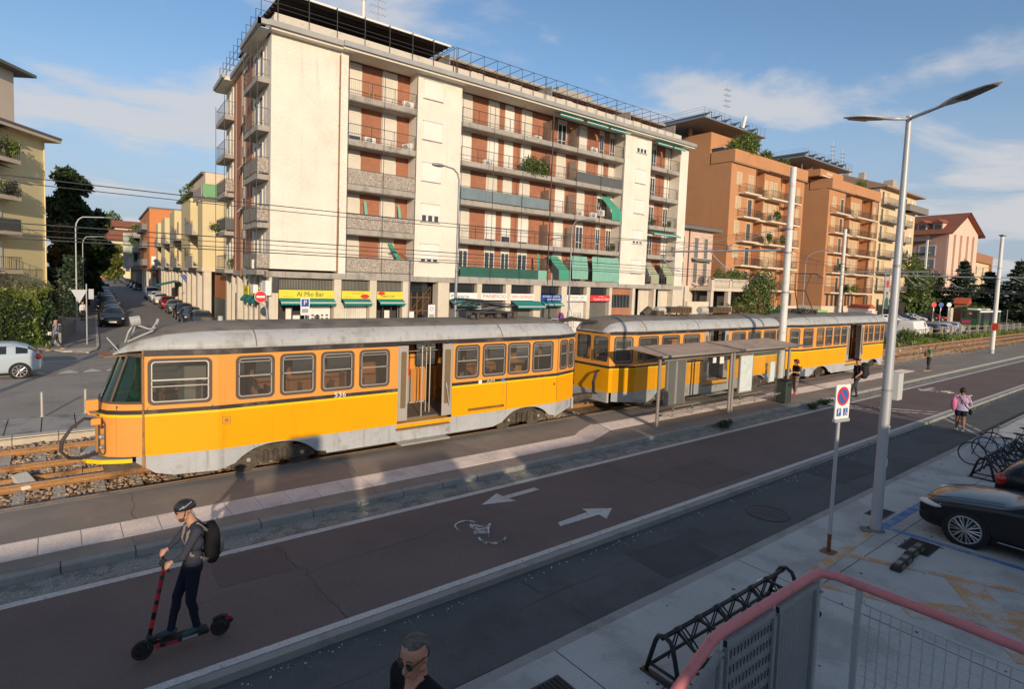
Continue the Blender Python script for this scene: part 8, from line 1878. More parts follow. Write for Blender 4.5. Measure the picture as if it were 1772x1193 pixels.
for k,(lx_,zf,mm,hh) in enumerate(((-4.6,12.9,M_lfb,1.9),(-6.3,12.9,M_lfs,1.7),(-4.6,10.0,M_lfs,1.4),(-6.5,10.0,M_lfm,1.3))):
 a=PI/2-az;wx=yx+lx_*math.cos(a)-(-.75)*math.sin(a);wy=yy_+lx_*math.sin(a)+(-.75)*math.cos(a)
 bush('balcony_plant',('round trimmed shrubs at the end of the top balcony of the yellow block','grey leaved plants on the top balcony of the yellow block','bushy pot plants at the end of the third balcony of the yellow block','green pot plants on the third balcony of the yellow block')[k],wx,wy,.7,.9,hh,mm,600,.12,80+k,'plant','plants on balconies',zf)
# --- right side: trees and hedges behind the car park
for x,y,h,r,m,s,lab in ((133,43,12.5,6.2,M_lfm,91,'broad green tree right of the pale block, nearest the lamp post'),(143,46,13.2,6.0,M_lfy,92,'yellow green tree in front of the pink gabled block'),(150,44,10.5,5.0,M_lfm,93,'green tree between the pink block and the brown block'),(158,50,9.5,5.0,M_lfm,94,'low green tree below the brown block')):tree('broadleaf_tree',lab,x,y,h,r,m,8000,.42,.25,1.5,s,'trees behind the car park')
def conifer(label,x,y,h,r,seed):
 t=thing('conifer',label,'tree',(x,y,0),0,'dark conifers on the right');b=B();b.cyl((0,0,0),(0,0,h*.97),.28,.04,8);b.make('trunk',M_bark,t);bl=[]
 rg=random.Random(seed);k=15
 for i in range(k):
  z=h*(.10+.86*i/k);w=r*(1-i/k)**.8+.25
  for q in range(5):a=rg.uniform(0,6.28);bl.append((w*.55*math.cos(a),w*.55*math.sin(a),z-.2,w*.5,w*.5,h*.028,85))
 foliage('crown',leaves(bl,.42,seed,flat=.55,shell=.2),M_lfc,t)
conifer('dark conifer left of the right hand mast',148,36,13.2,3.8,101);conifer('dark conifer just right of the right hand mast',152,32.5,11.0,4.2,102);conifer('dark conifer at the right edge, taller',150,27.5,13.2,4.6,103);conifer('dark conifer low at the right edge',140,24.5,8.5,3.6,104);conifer('dark conifer behind the mast',158,38,12.0,4.4,105)
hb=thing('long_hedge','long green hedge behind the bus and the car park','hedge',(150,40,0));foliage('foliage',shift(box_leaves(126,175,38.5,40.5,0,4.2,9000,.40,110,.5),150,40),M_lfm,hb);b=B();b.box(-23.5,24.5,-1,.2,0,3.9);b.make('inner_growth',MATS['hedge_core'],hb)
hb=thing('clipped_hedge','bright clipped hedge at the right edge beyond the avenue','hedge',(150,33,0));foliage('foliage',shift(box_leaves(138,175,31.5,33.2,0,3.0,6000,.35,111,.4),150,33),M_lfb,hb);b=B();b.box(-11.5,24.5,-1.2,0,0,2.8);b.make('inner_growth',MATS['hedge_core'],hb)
b=B();b.box(120,138,39,39.3,0,3.4);tag(b.make('boundary_wall',mat('dark_hedge_wall_brown',(.035,.03,.022),.95,.3,1)),'dark boundary wall behind the car park','wall')
b=B();b.box(140,142.5,33,35,0,3.4);o=tag(b.make('brick_hut',mat('hut_brick',(.35,.16,.09),.9,.1)),'small brick hut with a red roof beyond the bus','hut');b=B();b.prism([(139.7,3.4),(142.8,3.4),(141.2,4.6)],'y',32.8,35.2);b.make('roof',mat('kiosk_red',(0,0,0)),o)
for x,y,lab,m in ((121,33.2,'red and white round sign on a pole by the car park',M_redp),(126,33.5,'blue round sign on a pole by the car park',M_bluei),(131,33.6,'back of a give way sign by the car park',M_galv)):
 b=B();b.cyl((x,y,0),(x,y,3.0),.05,n=6);o=tag(b.make('road_sign',M_galv),lab,'road sign');b=B();b.cyl((x-.05,y-.05,3.2),(x-.08,y-.08,3.2),.42,n=16);b.make('disc',m,o);b=B();b.box(x-.2,x+.2,y-.06,y-.04,2.1,2.7);b.make('plate',M_white_p,o)
b=B();b.box(134.2,135.6,34,34.5,0,2.6);tag(b.make('utility_box',M_pill),'pale tall utility cabinet left of the bus','cabinet')
# --- weeds and dry grass on the verge beyond the trams
def tufts(name,label,n,x0,x1,y0,y1,h,m,seed,z=-.1,kind=True):
 rng=np.random.default_rng(seed);x=rng.uniform(x0,x1,n);y=rng.uniform(y0,y1,n);q=np.sin(x*.9)*np.cos(y*1.7+x*.3)>-.35;x=x[q];y=y[q];n=len(x);hh=h*(.4+.9*rng.random(n));a=rng.uniform(0,6.28,n);w=.035+.03*rng.random(n);l=rng.normal(0,.22,(n,2))*h
 v=np.empty((n,3,3));v[:,0]=np.stack([x-w*np.cos(a),y-w*np.sin(a),np.full(n,z)],1);v[:,1]=np.stack([x+w*np.cos(a),y+w*np.sin(a),np.full(n,z)],1);v[:,2]=np.stack([x+l[:,0],y+l[:,1],z+hh],1)
 me=bpy.data.meshes.new(name);me.from_pydata(v.reshape(-1,3).tolist(),[],np.arange(n*3).reshape(n,3).tolist());me.materials.append(m);o=bpy.data.objects.new(name,me);C.objects.link(o);stuff(o);o['label']=label
tufts('verge_grass','rough grass and weeds on the verge beyond the trams',14000,58,140,19.6,21.3,.32,M_grass,7);tufts('verge_grass','dry tufts of grass on the bare verge',3000,30,62,19.6,22.3,.25,M_grass,8)
tufts('verge_grass','lush green weeds at the foot of the railing',8000,64,120,19.3,20.8,.4,M_lfb,9)
for x,y,rx,h,s,lab in ((60,20.2,1.8,1.0,121,'sprawling green weed bush near the end of the tram'),(68,20.3,2.4,1.5,122,'big green weed bush by the low railing'),(75,20.0,1.6,.9,123,'lower weed bush right of the big one')):bush('weed_bush',lab,x,y,rx,1.2,h,M_lfm,2200,.14,s,'bush','weed bushes on the verge',-.1)
for x,y,s,lab in ((26.2,10.75,131,'dark weed growing in the gutter past the shelter'),(18.2,10.7,132,'low dark weed in the gutter in front of the shelter'),(24.6,10.6,133,'small flat weed in the gutter by the bin')):bush('gutter_weed',lab,x,y,.55,.22,.28,M_lfd,500,.05,s,'weed','weeds in the gutter',-.12)
tufts('garden_weeds','weeds growing at the foot of the hedge',900,-5,-.3,41.0,41.5,.3,M_lfb,10,.04)
b=B();rgm=random.Random(9)
for k in range(26):x=rgm.uniform(44,75);y=rgm.uniform(17,21.3);s=rgm.uniform(.06,.2);b.obox((x,y,-.08),(s*1.6,s,s*.6),Matrix.Rotation(rgm.uniform(0,3),3,'Z'))
o=stuff(b.make('rubble',M_wh));o['label']='pale rubble and litter on the tracks and verge'
# ================================================================== PEOPLE
M_skin=mat('skin',(.46,.25,.17),.55,.06,6.0,spec=.35);M_skind=mat('skin_brown',(.22,.11,.07),.55,.06,6.0,spec=.35)
CL=lambda n,c,**k:mat('cloth_'+n,c,.9,k.pop('var',.12),5.0,spec=.15,fine=.10,fscale=60,**k)
K_navy=CL('navy',(.014,.017,.030));K_shirt=CL('slate_shirt',(.040,.044,.062));K_black=CL('black',(.012,.012,.014));K_dgrey=CL('dark_grey',(.05,.05,.055));K_blueg=CL('blue_grey',(.22,.24,.30));K_green=CL('green',(.05,.26,.10));K_plaid=CL('pink_plaid',(.50,.36,.44),col2=(.26,.18,.34),c2lo=.46,c2hi=.56,c2scale=14);K_pattern=CL('patterned',(.30,.22,.20),col2=(.10,.06,.07),c2lo=.45,c2hi=.55,c2scale=18)
K_white=CL('white',(.65,.64,.62));K_pink=CL('pink',(.55,.16,.28));K_teal_shoe=CL('teal_shoe',(.045,.085,.095));K_redshoe=CL('red_shoe',(.50,.03,.07));K_tan=CL('tan',(.50,.33,.20));K_ochre=CL('ochre',(.50,.33,.08));K_brown=CL('brown',(.16,.09,.06));K_dress=CL('pale_dress',(.60,.45,.40))
H_dark=mat('hair_dark',(.02,.016,.013),.6,.2,40,bump=.5,bscale=120);H_grey=mat('hair_grey',(.11,.10,.095),.7,.25,60,bump=.5,bscale=150,col2=(.07,.06,.055),c2lo=.45,c2hi=.6,c2scale=25);H_red=mat('hair_red',(.20,.025,.03),.6,.3,30,bump=.8,bscale=80);H_ginger=mat('hair_ginger',(.33,.14,.05),.6,.2,30)
REG=('skin','top','legs','shoe')
def figure(name,label,J,mats,loc,rotz,voxel=.011,sleeve='long',leg='long',group=None,cat='person',fingers=True,vneck=None):
 """J: joint positions (forward +x, left +y). One continuous body grown from tapered limbs and remeshed into a single skin."""
 t=thing(name,label,cat,loc,rotz,group);pr=[]
 V_=lambda k:Vector(J[k])
 def cap(a,ra,b_,rb,reg):pr.append((Vector(a),ra,Vector(b_),rb,reg))
 hd=V_('head');fw=Vector(J.get('face',(1,0,0))).normalized();up=Vector(J.get('hup',(0,0,1)));sd=up.cross(fw).normalized();up=fw.cross(sd)
 # torso
 sl,sr_=V_('shl'),V_('shr');nk=(sl+sr_)/2;pv=V_('pelvis');hl,hr=V_('hipl'),V_('hipr');ch=nk*.66+pv*.34;wa=nk*.30+pv*.70;lat=(sl-sr_).normalized();bw=J.get('build',1.0)
 cap(sl*.92+sr_*.08,.068*bw,sr_*.92+sl*.08,.068*bw,1);cap(ch+lat*.095*bw,.108*bw,ch-lat*.095*bw,.108*bw,1);cap(wa+lat*.075*bw,.098*bw,wa-lat*.075*bw,.098*bw,1)
 cap(nk-Vector((0,0,.05)),.10*bw,wa,.105*bw,1);cap(pv+lat*.075+Vector((0,0,.07)),.105*bw,pv-lat*.075+Vector((0,0,.07)),.105*bw,1);cap(pv+lat*.08,.108*bw,pv-lat*.08,.108*bw,2)
 cap(nk+Vector((0,0,.0)),.072,nk*.35+hd*.65-fw*.015,.054,0)
 cap(sl,.066,nk+Vector((0,0,.035)),.056,1);cap(sr_,.066,nk+Vector((0,0,.035)),.056,1)
 # head: cranium, face, jaw, nose, brow, ears, lips
 cap(hd+up*.035-fw*.022,.083,hd+up*.03+fw*.008,.080,0);cap(hd+up*.0+fw*.022,.070,hd-up*.055+fw*.040,.052,0);cap(hd-up*.085+fw*.058+sd*.014,.027,hd-up*.085+fw*.058-sd*.014,.027,0);cap(hd-up*.06+sd*.036,.034,hd-up*.06-sd*.036,.034,0)
 cap(hd+up*.010+fw*.088,.010,hd-up*.030+fw*.106,.014,0);cap(hd+up*.028+fw*.076+sd*.034,.013,hd+up*.028+fw*.076-sd*.034,.013,0);cap(hd-up*.058+fw*.088+sd*.016,.009,hd-up*.058+fw*.088-sd*.016,.009,0)
 for s in (1,-1):cap(hd+sd*.078*s-fw*.005+up*.018,.014,hd+sd*.078*s-fw*.005-up*.022,.011,0)
 for s,k in ((1,'l'),(-1,'r')):
  sh,el,wr=V_('sh'+k),V_('el'+k),V_('wr'+k);dirn=(wr-el).normalized()
  cap(sh,.060*bw,el,.044*bw,1 if sleeve=='long' else (1 if False else 0));cap(el,.043*bw,wr,.028,1 if sleeve=='long' else 0)
  if sleeve !='long':cap(sh,.066*bw,sh*.42+el*.58,.058*bw,1)
  hdir=Vector(J.get('hand'+k,dirn)).normalized();pn=Vector(J.get('palm'+k,(0,0,-1)));side=hdir.cross(pn).normalized();pn=side.cross(hdir).normalized();curl=J.get('curl',.5)
  cap(wr,.026,wr+hdir*.055+side*.018,.024,0);cap(wr+hdir*.02,.022,wr+hdir*.07-side*.020,.021,0)
  base=wr+hdir*.085
  for q,ln in enumerate((.070,.080,.074,.058)):
   o=side*(.030-.020*q);p0=base+o-hdir*.012;p1=p0+(hdir*(1-.35*curl)+pn*curl*.75)*ln*.5;p2=p1+(hdir*(1-1.1*curl)+pn*curl*1.2).normalized()*ln*.5;cap(p0,.0105,p1,.0095,0);cap(p1,.0095,p2,.0085,0)
  p0=wr+hdir*.03+side*.030;p1=p0+hdir*.035+side*.022+pn*.02;p2=p1+hdir*.028+pn*.02*curl;cap(p0,.0125,p1,.011,0);cap(p1,.011,p2,.0095,0)
  hp,kn,an=V_('hip'+k),V_('kn'+k),V_('an'+k);lr=2 if leg=='long' else 0
  if leg=='short':cap(hp,.090*bw,kn,.055,0);cap(hp,.098*bw,hp*.55+kn*.45,.092*bw,2)
  else:cap(hp,.094*bw,kn,.062*bw,2)
  cap(kn,.058*bw,kn*.62+an*.38+Vector((-.012,0,0)),.056*bw if leg=='long' else .050,lr);cap(kn*.62+an*.38,.052,an,.046 if leg=='long' else .036,lr)
  td=Vector(J.get('toe'+k,(1,0,0))).normalized();cap(an-td*.035-Vector((0,0,.035)),.040,an+td*.05-Vector((0,0,.045)),.042,3);cap(an+td*.04-Vector((0,0,.045)),.042,an+td*.155-Vector((0,0,.055)),.033,3)
 b=B()
 for a,ra,c,rb,reg in pr:
  d=c-a
  b.ball(a,ra,12,8);b.ball(c,rb,12,8)
  if d.length>1e-4:b.cyl(a,c,ra,rb,12)
 o=b.make('body',list(mats),t);md=o.modifiers.new('r','REMESH');md.mode='VOXEL';md.voxel_size=voxel;ms=o.modifiers.new('s','SMOOTH');ms.factor=.5;ms.iterations=3 if voxel<.009 else 2
 dg=bpy.context.evaluated_depsgraph_get();dg.update();me=bpy.data.meshes.new_from_object(o.evaluated_get(dg));o.modifiers.clear();old=o.data;o.data=me;bpy.data.meshes.remove(old)
 me.materials.clear()
 for m in mats:me.materials.append(m)
 n=len(me.polygons);c=np.empty(n*3);me.polygons.foreach_get('center',c);c=c.reshape(n,3);best=np.full(n,1e9);reg_=np.zeros(n,int)
 for a,ra,q,rb,reg in pr:
  a=np.array(a);d=np.array(q)-a;L2_=max(d@d,1e-9);tt=np.clip(((c-a)@d)/L2_,0,1);dist=np.linalg.norm(c-a-tt[:,None]*d,axis=1)-(ra+(rb-ra)*tt)
  w=dist<best;best[w]=dist[w];reg_[w]=reg
 if vneck:
  k_=np.array(nk);loc=c-k_;reg_[(reg_==1) & (loc[:,0]>.01) & (loc[:,2]>-vneck+np.abs(loc[:,1])*1.7)]=0
 me.polygons.foreach_set('material_index',reg_.tolist());me.polygons.foreach_set('use_smooth',[True]*n)
 # eyes
 e=B()
 for s in (1,-1):e.ball(hd+up*.012+fw*.078+sd*.031*s,.0115,8,6)
 e.make('eyes',mat('eye_white_dark',(.05,.035,.03),.25,.05),t,smooth=True)
 t_=dict(hd=hd,fw=fw,up=up,sd=sd,nk=nk,t=t)
 return t_
def hmat(F):return Matrix((F['fw'],F['sd'],F['up'])).transposed()
def hair(F,m,r=(.098,.090,.098),back=.012,zcut=.02,fcut=.035,lift=.036,name='hair',bumps=0.0,seed=1):
 b=B();b.ball((0,0,0),1.0,28,20);vs=[Vector(v) for v in b.v];rg=random.Random(seed)
 fs=[]
 for f in b.f:
  c=sum((vs[i] for i in f),Vector())/len(f)
  if c.z*r[2]+lift>zcut+(.045 if c.x>.35 else 0) and not (c.x*r[0]>fcut and c.z<.55) or (c.x<-.15 and c.z>-.62):fs.append(f)
 M=hmat(F);out=[]
 for v in vs:
  k=1+bumps*mnoise.noise(v*4.5+Vector((seed,0,0)));out.append(F['hd']+M @ Vector((v.x*r[0]*k-back,v.y*r[1]*k,v.z*r[2]*k+lift)))
 q=B();used=sorted({i for f in fs for i in f});mp={i:a for a,i in enumerate(used)};q.add([out[i] for i in used],[tuple(mp[i] for i in f) for f in fs]);o=q.make(name,m,F['t'],smooth=True);sm=o.modifiers.new('thick','SOLIDIFY');sm.thickness=.012;sm.offset=-1;return o
def backpack(F,m,c,size,strap=None,name='backpack',label=None):
 """Shell of the pack on the back plus two shoulder straps."""
 t=F['t'];b=B();sx,sy,sz=size
 rings=[]
 for k in range(9):
  q=k/8;z=-sz/2+sz*q;s=(1-(abs(2*q-1))**4*.45);rings.append([Vector(c)+Vector((p*s-sx*.0,y*s,z)) for p,y in rrect(-sx/2,sx/2,-sy/2,sy/2,min(sx,sy)*.35,3)])
 b.loft(rings);o=b.make(name,m,t,smooth=True)
 p=B();p.ball(Vector(c)+Vector((-sx*.5,0,-sz*.12)),(sx*.35,sy*.36,sz*.26),12,8);p.make('pocket',strap or m,o,smooth=True)
 s=B()
 for k in (-1,1):
  nk=F['nk'];s.tube([Vector(c)+Vector((sx*.4,k*sy*.30,sz*.40)),nk+Vector((-.02,k*.10,.075)),nk+Vector((.085,k*.115,-.02)),nk+Vector((.11,k*.125,-.16)),nk+Vector((.06,k*.15,-.30)),Vector(c)+Vector((sx*.4,k*sy*.4,-sz*.32))],.021,6)
 s.make('straps',strap or m,o,smooth=True)
def stand(h=1.75,**kw):
 k=h/1.75;J=dict(head=(.01,0,1.625),shl=(0,.175,1.42),shr=(0,-.175,1.42),pelvis=(0,0,.93),hipl=(0,.085,.91),hipr=(0,-.085,.91),knl=(.02,.095,.49),knr=(.02,-.095,.49),anl=(0,.10,.09),anr=(0,-.10,.09),ell=(-.03,.24,1.13),elr=(-.03,-.24,1.13),wrl=(.04,.25,.90),wrr=(.04,-.25,.90));J.update(kw)
 return {a:(tuple(c*k for c in v) if isinstance(v,tuple) and a not in ('face','hup','handl','handr','palml','palmr','toel','toer') else v) for a,v in J.items()}
# --- electric kick scooter and its rider
M_sred=mat('scooter_red',(.42,.025,.035),.45,.06);M_sblk=mat('scooter_black',(.016,.016,.018),.45,.1)
ks=thing('kick_scooter','black electric kick scooter with red stripes on its stem, ridden along the cycle path','scooter',(1.22,7.98,-.12),0)
def K(b,n,m,parent=None,**k):return b.make(n,m,parent or ks,**k)
for x in (-.44,.44):
 b=B();b.torus((x,0,.12),(0,1,0),.095,.027,28,10);w=K(b,'wheel',M_tyre,smooth=True);b=B();b.cyl((x,-.03,.12),(x,.03,.12),.062,n=20)
 for k in range(6):a=PI*k/3;b.tube([(x,-.02,.12),(x+.08*math.cos(a),-.02,.12+.08*math.sin(a))],.008,5)
 K(b,'hub',M_rack,w)
b=B();b.prism(rrect(-.27,.30,-.075,.075,.04),'z',.115,.17);K(b,'deck',M_sblk,bevel=.01);b=B();b.prism(rrect(-.22,.28,-.065,.065,.03),'z',.17,.175);K(b,'grip_mat',M_dark)
b=B();b.tube([(-.27,0,.14),(-.33,0,.20),(-.38,0,.30)],.03,8);b.tube([(-.37,0,.27),(-.44,0,.12)],.026,8);b.tube([(-.37,0,.25),(-.20,0,1.14)],.026,10);K(b,'stem',M_sblk,smooth=True)
for a,c in ((.14,.26),(.36,.46),(.52,.62),(.68,.80),(.86,.95)):
 p0=Vector((-.37,0,.25)).lerp(Vector((-.20,0,1.14)),a);p1=Vector((-.37,0,.25)).lerp(Vector((-.20,0,1.14)),c);b=B();b.cyl(p0,p1,.0275,n=10);K(b,'red_stripe',M_sred)
b=B();b.box(-.30,-.26,-.08,.08,.12,.165);b.box(-.20,-.06,-.078,-.0755,.125,.16);K(b,'red_panel',M_sred);b=B();b.box(-.02,.16,-.078,-.0755,.125,.16);K(b,'pale_sticker',M_gutter)
b=B();b.tube([(-.19,-.25,1.16),(-.20,-.1,1.15),(-.20,.1,1.15),(-.19,.25,1.16)],.014,8);b.cyl((-.19,-.25,1.16),(-.195,-.13,1.155),.018,n=8);b.cyl((-.19,.25,1.16),(-.195,.13,1.155),.018,n=8);b.tube([(-.22,-.12,1.16),(-.25,-.2,1.13)],.007,5);b.box(-.25,-.17,-.04,.04,1.14,1.19);K(b,'handlebar',M_sblk)
b=B();b.tube([(.44+.135*math.cos(a),0,.12+.135*math.sin(a)) for a in [R(q) for q in range(10,131,15)]],.03,6);K(b,'mudguard',M_sblk);b=B();b.box(.50,.56,-.03,.03,.20,.24);K(b,'tail_light',M_tl_r)
Jr=dict(head=(.015,0,1.775),face=(.99,.05,-.12),hup=(.1,0,1),shl=(-.095,.185,1.55),shr=(-.095,-.185,1.55),pelvis=(-.08,0,1.055),hipl=(-.075,.085,1.035),hipr=(-.065,-.085,1.035),knl=(-.04,.095,.625),knr=(.085,-.09,.64),anl=(-.115,.055,.265),anr=(.16,-.045,.265),ell=(.075,.265,1.30),elr=(.075,-.265,1.30),wrl=(.165,.20,1.25),wrr=(.165,-.20,1.25),handl=(.95,.0,-.25),handr=(.95,0,-.25),palml=(-.2,0,-1),palmr=(-.2,0,-1),curl=.8,toel=(.9,.3,0),toer=(1,-.05,0))
F=figure('person','man in a black helmet and dark clothes riding the electric scooter, grey backpack on',Jr,(M_skin,K_shirt,K_navy,K_teal_shoe),(1.255,7.98,-.12),PI,.0085)
b=B();hm=hmat(F);b.ball((0,0,0),1.0,28,20);vs=[Vector(v) for v in b.v];fs=[f for f in b.f if (sum((vs[i] for i in f),Vector())/len(f)).z>-.18]
hb_=B();hb_.add([F['hd']+hm @ Vector((v.x*.128-.014,v.y*.108,v.z*.105+.055)) for v in vs],fs);ho=hb_.make('helmet',mat('helmet_black',(.02,.021,.022),.22,.05,spec=.6),F['t'],smooth=True);sm=ho.modifiers.new('thick','SOLIDIFY');sm.thickness=.016;sm.offset=-1
b=B()
for s in (-1,1):b.tube([F['hd']+hm @ Vector((.07,s*.095,.075)),F['hd']+hm @ Vector((.0,s*.108,.095)),F['hd']+hm @ Vector((-.08,s*.093,.13))],.006,5)
b.make('helmet_stripe',M_gutter,ho)
b=B()
for s in (-1,1):b.tube([F['hd']+hm @ Vector((.0,s*.09,.04)),F['hd']+hm @ Vector((.02,s*.075,-.04)),F['hd']+hm @ Vector((.05,s*.02,-.105))],.006,5)
b.make('chin_strap',M_rack,ho)
b=B()
for s in (-1,1):b.torus(F['hd']+hm @ Vector((.098,s*.032,.012)),F['fw'],.021,.0025,16,5);b.tube([F['hd']+hm @ Vector((.096,s*.053,.015)),F['hd']+hm @ Vector((.0,s*.083,.02))],.002,4)
b.tube([F['hd']+hm @ Vector((.1,-.012,.014)),F['hd']+hm @ Vector((.1,.012,.014))],.002,4);b.make('glasses',M_rack,F['t'])
b=B();M_beard=mat('beard_brown',(.085,.05,.032),.8,.2,50)
b.loft([[F['hd']+hm @ Vector((.028+.052*math.cos(a),.068*math.sin(a),-.050-.012*abs(math.sin(a)))) for a in [R(q) for q in range(-95,96,19)]],[F['hd']+hm @ Vector((.026+.062*math.cos(a),.062*math.sin(a),-.085)) for a in [R(q) for q in range(-95,96,19)]],[F['hd']+hm @ Vector((.020+.052*math.cos(a),.046*math.sin(a),-.116)) for a in [R(q) for q in range(-95,96,19)]]],closed=False);b.make('beard',M_beard,F['t'],smooth=True)
backpack(F,K_black,(-.30,0,1.30),(.17,.30,.50),CL('grey_pack',(.20,.18,.17)))
b=B();b.tube([(.06*math.cos(a)*1.9-.08,.075*math.sin(a)*1.9,1.155) for a in [2*PI*i/20 for i in range(20)]],.012,5,closed=True);b.make('belt',K_black,F['t'])
# --- man in sunglasses at the bottom edge
Jm=stand(1.73,face=(.96,.20,-.22),hup=(.1,0,1),build=1.04,head=(.03,0,1.62))
F=figure('person','man with receding grey hair, sunglasses and black V-neck top at the bottom edge',Jm,(mat('skin_tan',(.40,.195,.125),.5,.08,6.0,spec=.4),K_black,K_navy,K_black),(1.72,2.92,.81),PI+.15,.0065,sleeve='short',vneck=.05)
hair(F,H_grey,(.093,.0875,.090),.018,.045,-.012,.036,bumps=.05)
b=B();hm=hmat(F);b.ball(F['hd']+hm @ Vector((.093,0,-.064)),(.009,.024,.005),12,6,hm);b.ball(F['hd']+hm @ Vector((.091,0,-.073)),(.010,.020,.006),12,6,hm);b.make('lips',mat('lip_colour',(.30,.12,.09),.5,.05),F['t'],smooth=True)
b=B()
for s in (-1,1):b.tube([F['hd']+hm @ Vector((.090,s*.016,.040)),F['hd']+hm @ Vector((.090,s*.034,.046)),F['hd']+hm @ Vector((.078,s*.054,.040))],.004,5)
b.make('eyebrows',H_grey,F['t'],smooth=True)
b=B();hm=hmat(F)
for s in (-1,1):b.poly([F['hd']+hm @ Vector((.102-.010*abs(p)/.03,s*.034+p,.010+q)) for p,q in [(.026*math.cos(a),.021*math.sin(a)) for a in [2*PI*i/16 for i in range(16)]]])
o=b.make('sunglasses',mat('dark_lens',(.012,.010,.010),.08,.02,spec=.7),F['t']);sm=o.modifiers.new('t','SOLIDIFY');sm.thickness=.004
b=B();b.tube([F['hd']+hm @ Vector((.102,-.010,.016)),F['hd']+hm @ Vector((.106,0,.020)),F['hd']+hm @ Vector((.102,.010,.016))],.003,5)
for s in (-1,1):b.tube([F['hd']+hm @ Vector((.092,s*.060,.018)),F['hd']+hm @ Vector((.0,s*.086,.026)),F['hd']+hm @ Vector((-.03,s*.084,.012))],.0035,5)
b.make('temples',M_rack,o)
# --- walking man with a big backpack
Jw=stand(1.76,face=(.6,.8,-.05),knl=(.20,.09,.51),anl=(.36,.09,.11),knr=(-.02,-.09,.49),anr=(-.10,-.09,.09),elr=(-.10,-.25,1.15),wrr=(.05,-.23,.93),ell=(.0,.25,1.16),wrl=(.16,.22,1.02),pelvis=(0,0,.925))
F=figure('person','young man in black with a large dark backpack stepping off the platform kerb',Jw,(M_skin,K_black,K_dgrey,K_black),(29.35,10.75,-.12),2.55,.011,sleeve='short');hair(F,H_dark)
backpack(F,CL('charcoal',(.030,.031,.033)),(-.30,0,1.22),(.30,.40,.66));b=B();b.ball((-.36,0,1.55),(.15,.20,.09),14,8);b.make('bag_roll',CL('charcoal',(0,0,0)),F['t'],smooth=True)
# --- woman in plaid shirt, from behind
Jp=stand(1.60,knl=(.08,.09,.49),anl=(.12,.09,.10),knr=(-.03,-.09,.49),anr=(-.13,-.09,.11),elr=(.02,-.30,1.14),wrr=(.20,-.20,1.10),ell=(.05,.27,1.13),wrl=(.22,.16,1.12),build=1.1)
F=figure('person','woman in a pink plaid shirt and dark shorts walking away on the lane',Jp,(M_skind,K_plaid,K_navy,K_white),(26.1,6.05,-.22),.35,.011,leg='short');hair(F,H_dark,(.105,.098,.105),.012,-.02,.02,.036,bumps=.12);b=B();b.ball(F['hd']+Vector((-.07,0,.12)),.05,10,8);b.make('hair_bun',H_dark,F['t'],smooth=True)
b=B();b.loft([[( .165*math.cos(a),.215*math.sin(a),.80) for a in [2*PI*i/20 for i in range(20)]],[(.150*math.cos(a),.195*math.sin(a),1.02) for a in [2*PI*i/20 for i in range(20)]]],caps=False);b.make('shirt_hem',CL('lilac',(.34,.33,.46)),F['t'],smooth=True)
b=B();b.tube([(-.02,.13,1.36),(-.14,.06,1.25),(-.15,-.10,1.0),(-.04,-.24,.82)],.014,5);b.make('bag_strap',K_black,F['t']);b=B();b.ball((-.03,-.26,.76),(.10,.055,.10),12,8);b.make('shoulder_bag',K_black,F['t'],smooth=True)
b=B();b.ball((-.10,.24,1.02),(.12,.10,.25),12,10);b.tube([(-.05,.24,1.22),(-.02,.20,1.36),(.05,.18,1.30)],.02,5);b.make('pink_backpack',K_pink,F['t'],smooth=True)
# --- woman with red curls looking at her telephone
Jq=stand(1.62,face=(.9,0,-.45),hup=(.45,0,.9),ell=(.0,.23,1.14),wrl=(.22,.08,1.18),elr=(.0,-.23,1.14),wrr=(.22,-.06,1.18),anl=(.05,.07,.09),anr=(-.06,-.07,.09))
F=figure('person','woman with dark red curly hair looking at her phone beside the mast',Jq,(M_skin,K_black,K_pattern,K_redshoe),(26.25,12.1,0),2.6,.011,sleeve='short');hair(F,H_red,(.125,.118,.115),.018,-.05,.045,.04,bumps=.35)
b=B();b.box(.29,.305,-.04,.04,1.08,1.22);b.make('phone',M_dark,F['t']);b=B();b.ball((.02,-.20,.82),(.14,.08,.17),12,8);b.tube([(.0,.10,1.36),(.1,.0,1.2),(.03,-.18,.95)],.012,5);b.make('shoulder_bag',K_ochre,F['t'],smooth=True);b=B();b.ball((-.10,-.15,.86),(.10,.07,.12),10,8);b.make('second_bag',CL('sage',(.25,.32,.26)),F['t'],smooth=True)
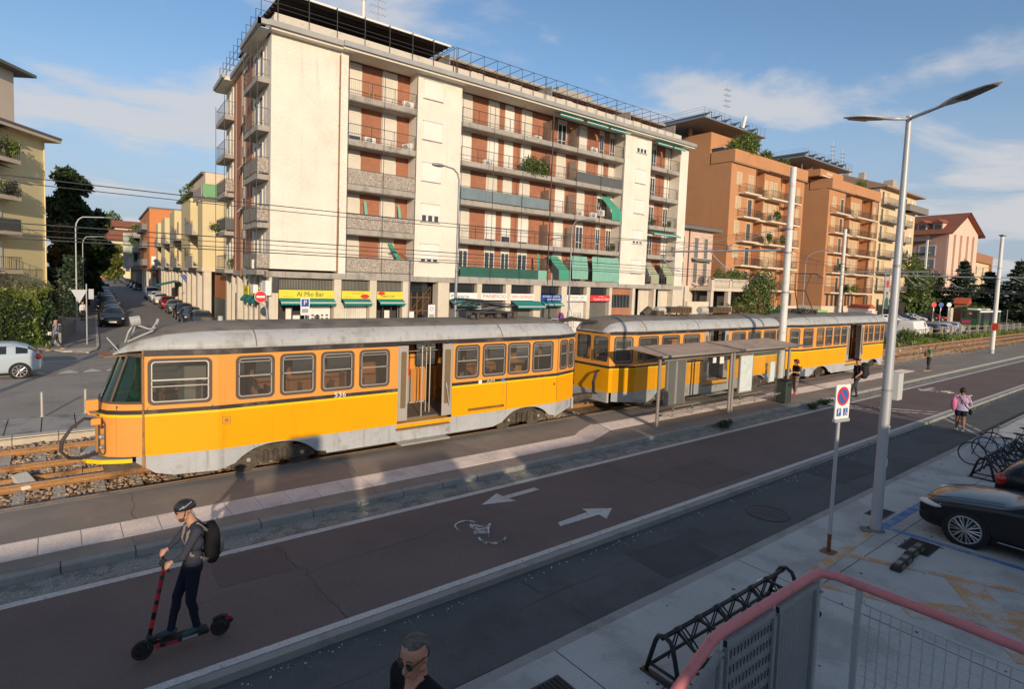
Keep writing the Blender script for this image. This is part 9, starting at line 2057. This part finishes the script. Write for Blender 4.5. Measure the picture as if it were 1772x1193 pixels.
# --- person in green on the far platform
Jg=stand(1.60,ell=(.02,.26,1.16),wrl=(.20,.18,1.02),elr=(-.04,-.28,1.12),wrr=(-.10,-.33,.90),anl=(.12,.10,.09),anr=(-.10,-.10,.09))
F=figure('person','person in a green top and dark trousers standing on the far platform',Jg,(M_skin,K_green,K_dgrey,K_tan),(43.05,11.8,0),2.2,.012,sleeve='short');hair(F,H_ginger,bumps=.1);b=B();b.box(.12,.30,.0,.28,.95,1.18);b.make('brown_bag',K_brown,F['t'],bevel=.03)
# --- man by the hedge
Jh=stand(1.72,face=(.95,0,-.3),knl=(.20,.08,.50),anl=(.30,.08,.10),knr=(-.08,-.08,.49),anr=(-.34,-.08,.16),ell=(.04,.25,1.17),wrl=(.22,.16,1.02),elr=(.0,-.25,1.15),wrr=(.18,-.18,.98))
F=figure('person','bald man in a blue grey shirt striding past the hedge, small backpack on',Jh,(M_skin,K_blueg,K_dgrey,K_tan),(-.05,39.6,.0),PI+.05,.012);backpack(F,K_dgrey,(-.20,0,1.20),(.16,.28,.42));b=B();b.box(.2,.36,-.12,.12,.88,1.06);b.make('white_bag',K_white,F['t'],bevel=.02)
F=figure('person','small figure in a white top on the pavement behind the give way sign',stand(1.6),(M_skin,K_white,K_dgrey,K_black),(1.75,60.5,.05),-1.2,.02);hair(F,H_ginger)
F=figure('person','dark dressed figure on the far right pavement of the side street',stand(1.75),(M_skin,K_black,K_black,K_black),(13.3,118,.05),-1.4,.025);hair(F,H_dark)
# --- seated passengers in the first tram
def seated(label,x,y,top,hr,rz,skin=M_skin):
 J=dict(head=(.02,0,1.30),face=(.95,0,-.3),hup=(.3,0,1),shl=(0,.17,1.10),shr=(0,-.17,1.10),pelvis=(0,0,.62),hipl=(.0,.09,.60),hipr=(0,-.09,.60),knl=(.42,.10,.58),knr=(.42,-.10,.58),anl=(.42,.10,.12),anr=(.42,-.10,.12),ell=(.05,.22,.85),elr=(.05,-.22,.85),wrl=(.26,.10,.88),wrr=(.26,-.10,.88))
 F=figure('person',label,J,(skin,top,K_dgrey,K_black),(x,y,.62),rz,.013,sleeve='short');hair(F,hr);return F
seated('woman in a pale patterned dress sitting by the first window right of the tram door',9.55,14.18,K_dress,H_dark,.1);seated('passenger with grey hair sitting at the first small window behind the cab',3.72,14.2,K_brown,H_grey,PI);seated('dark haired passenger in dark clothes sitting at the third window right of the tram door',11.55,14.2,K_dgrey,H_dark,PI,M_skind)
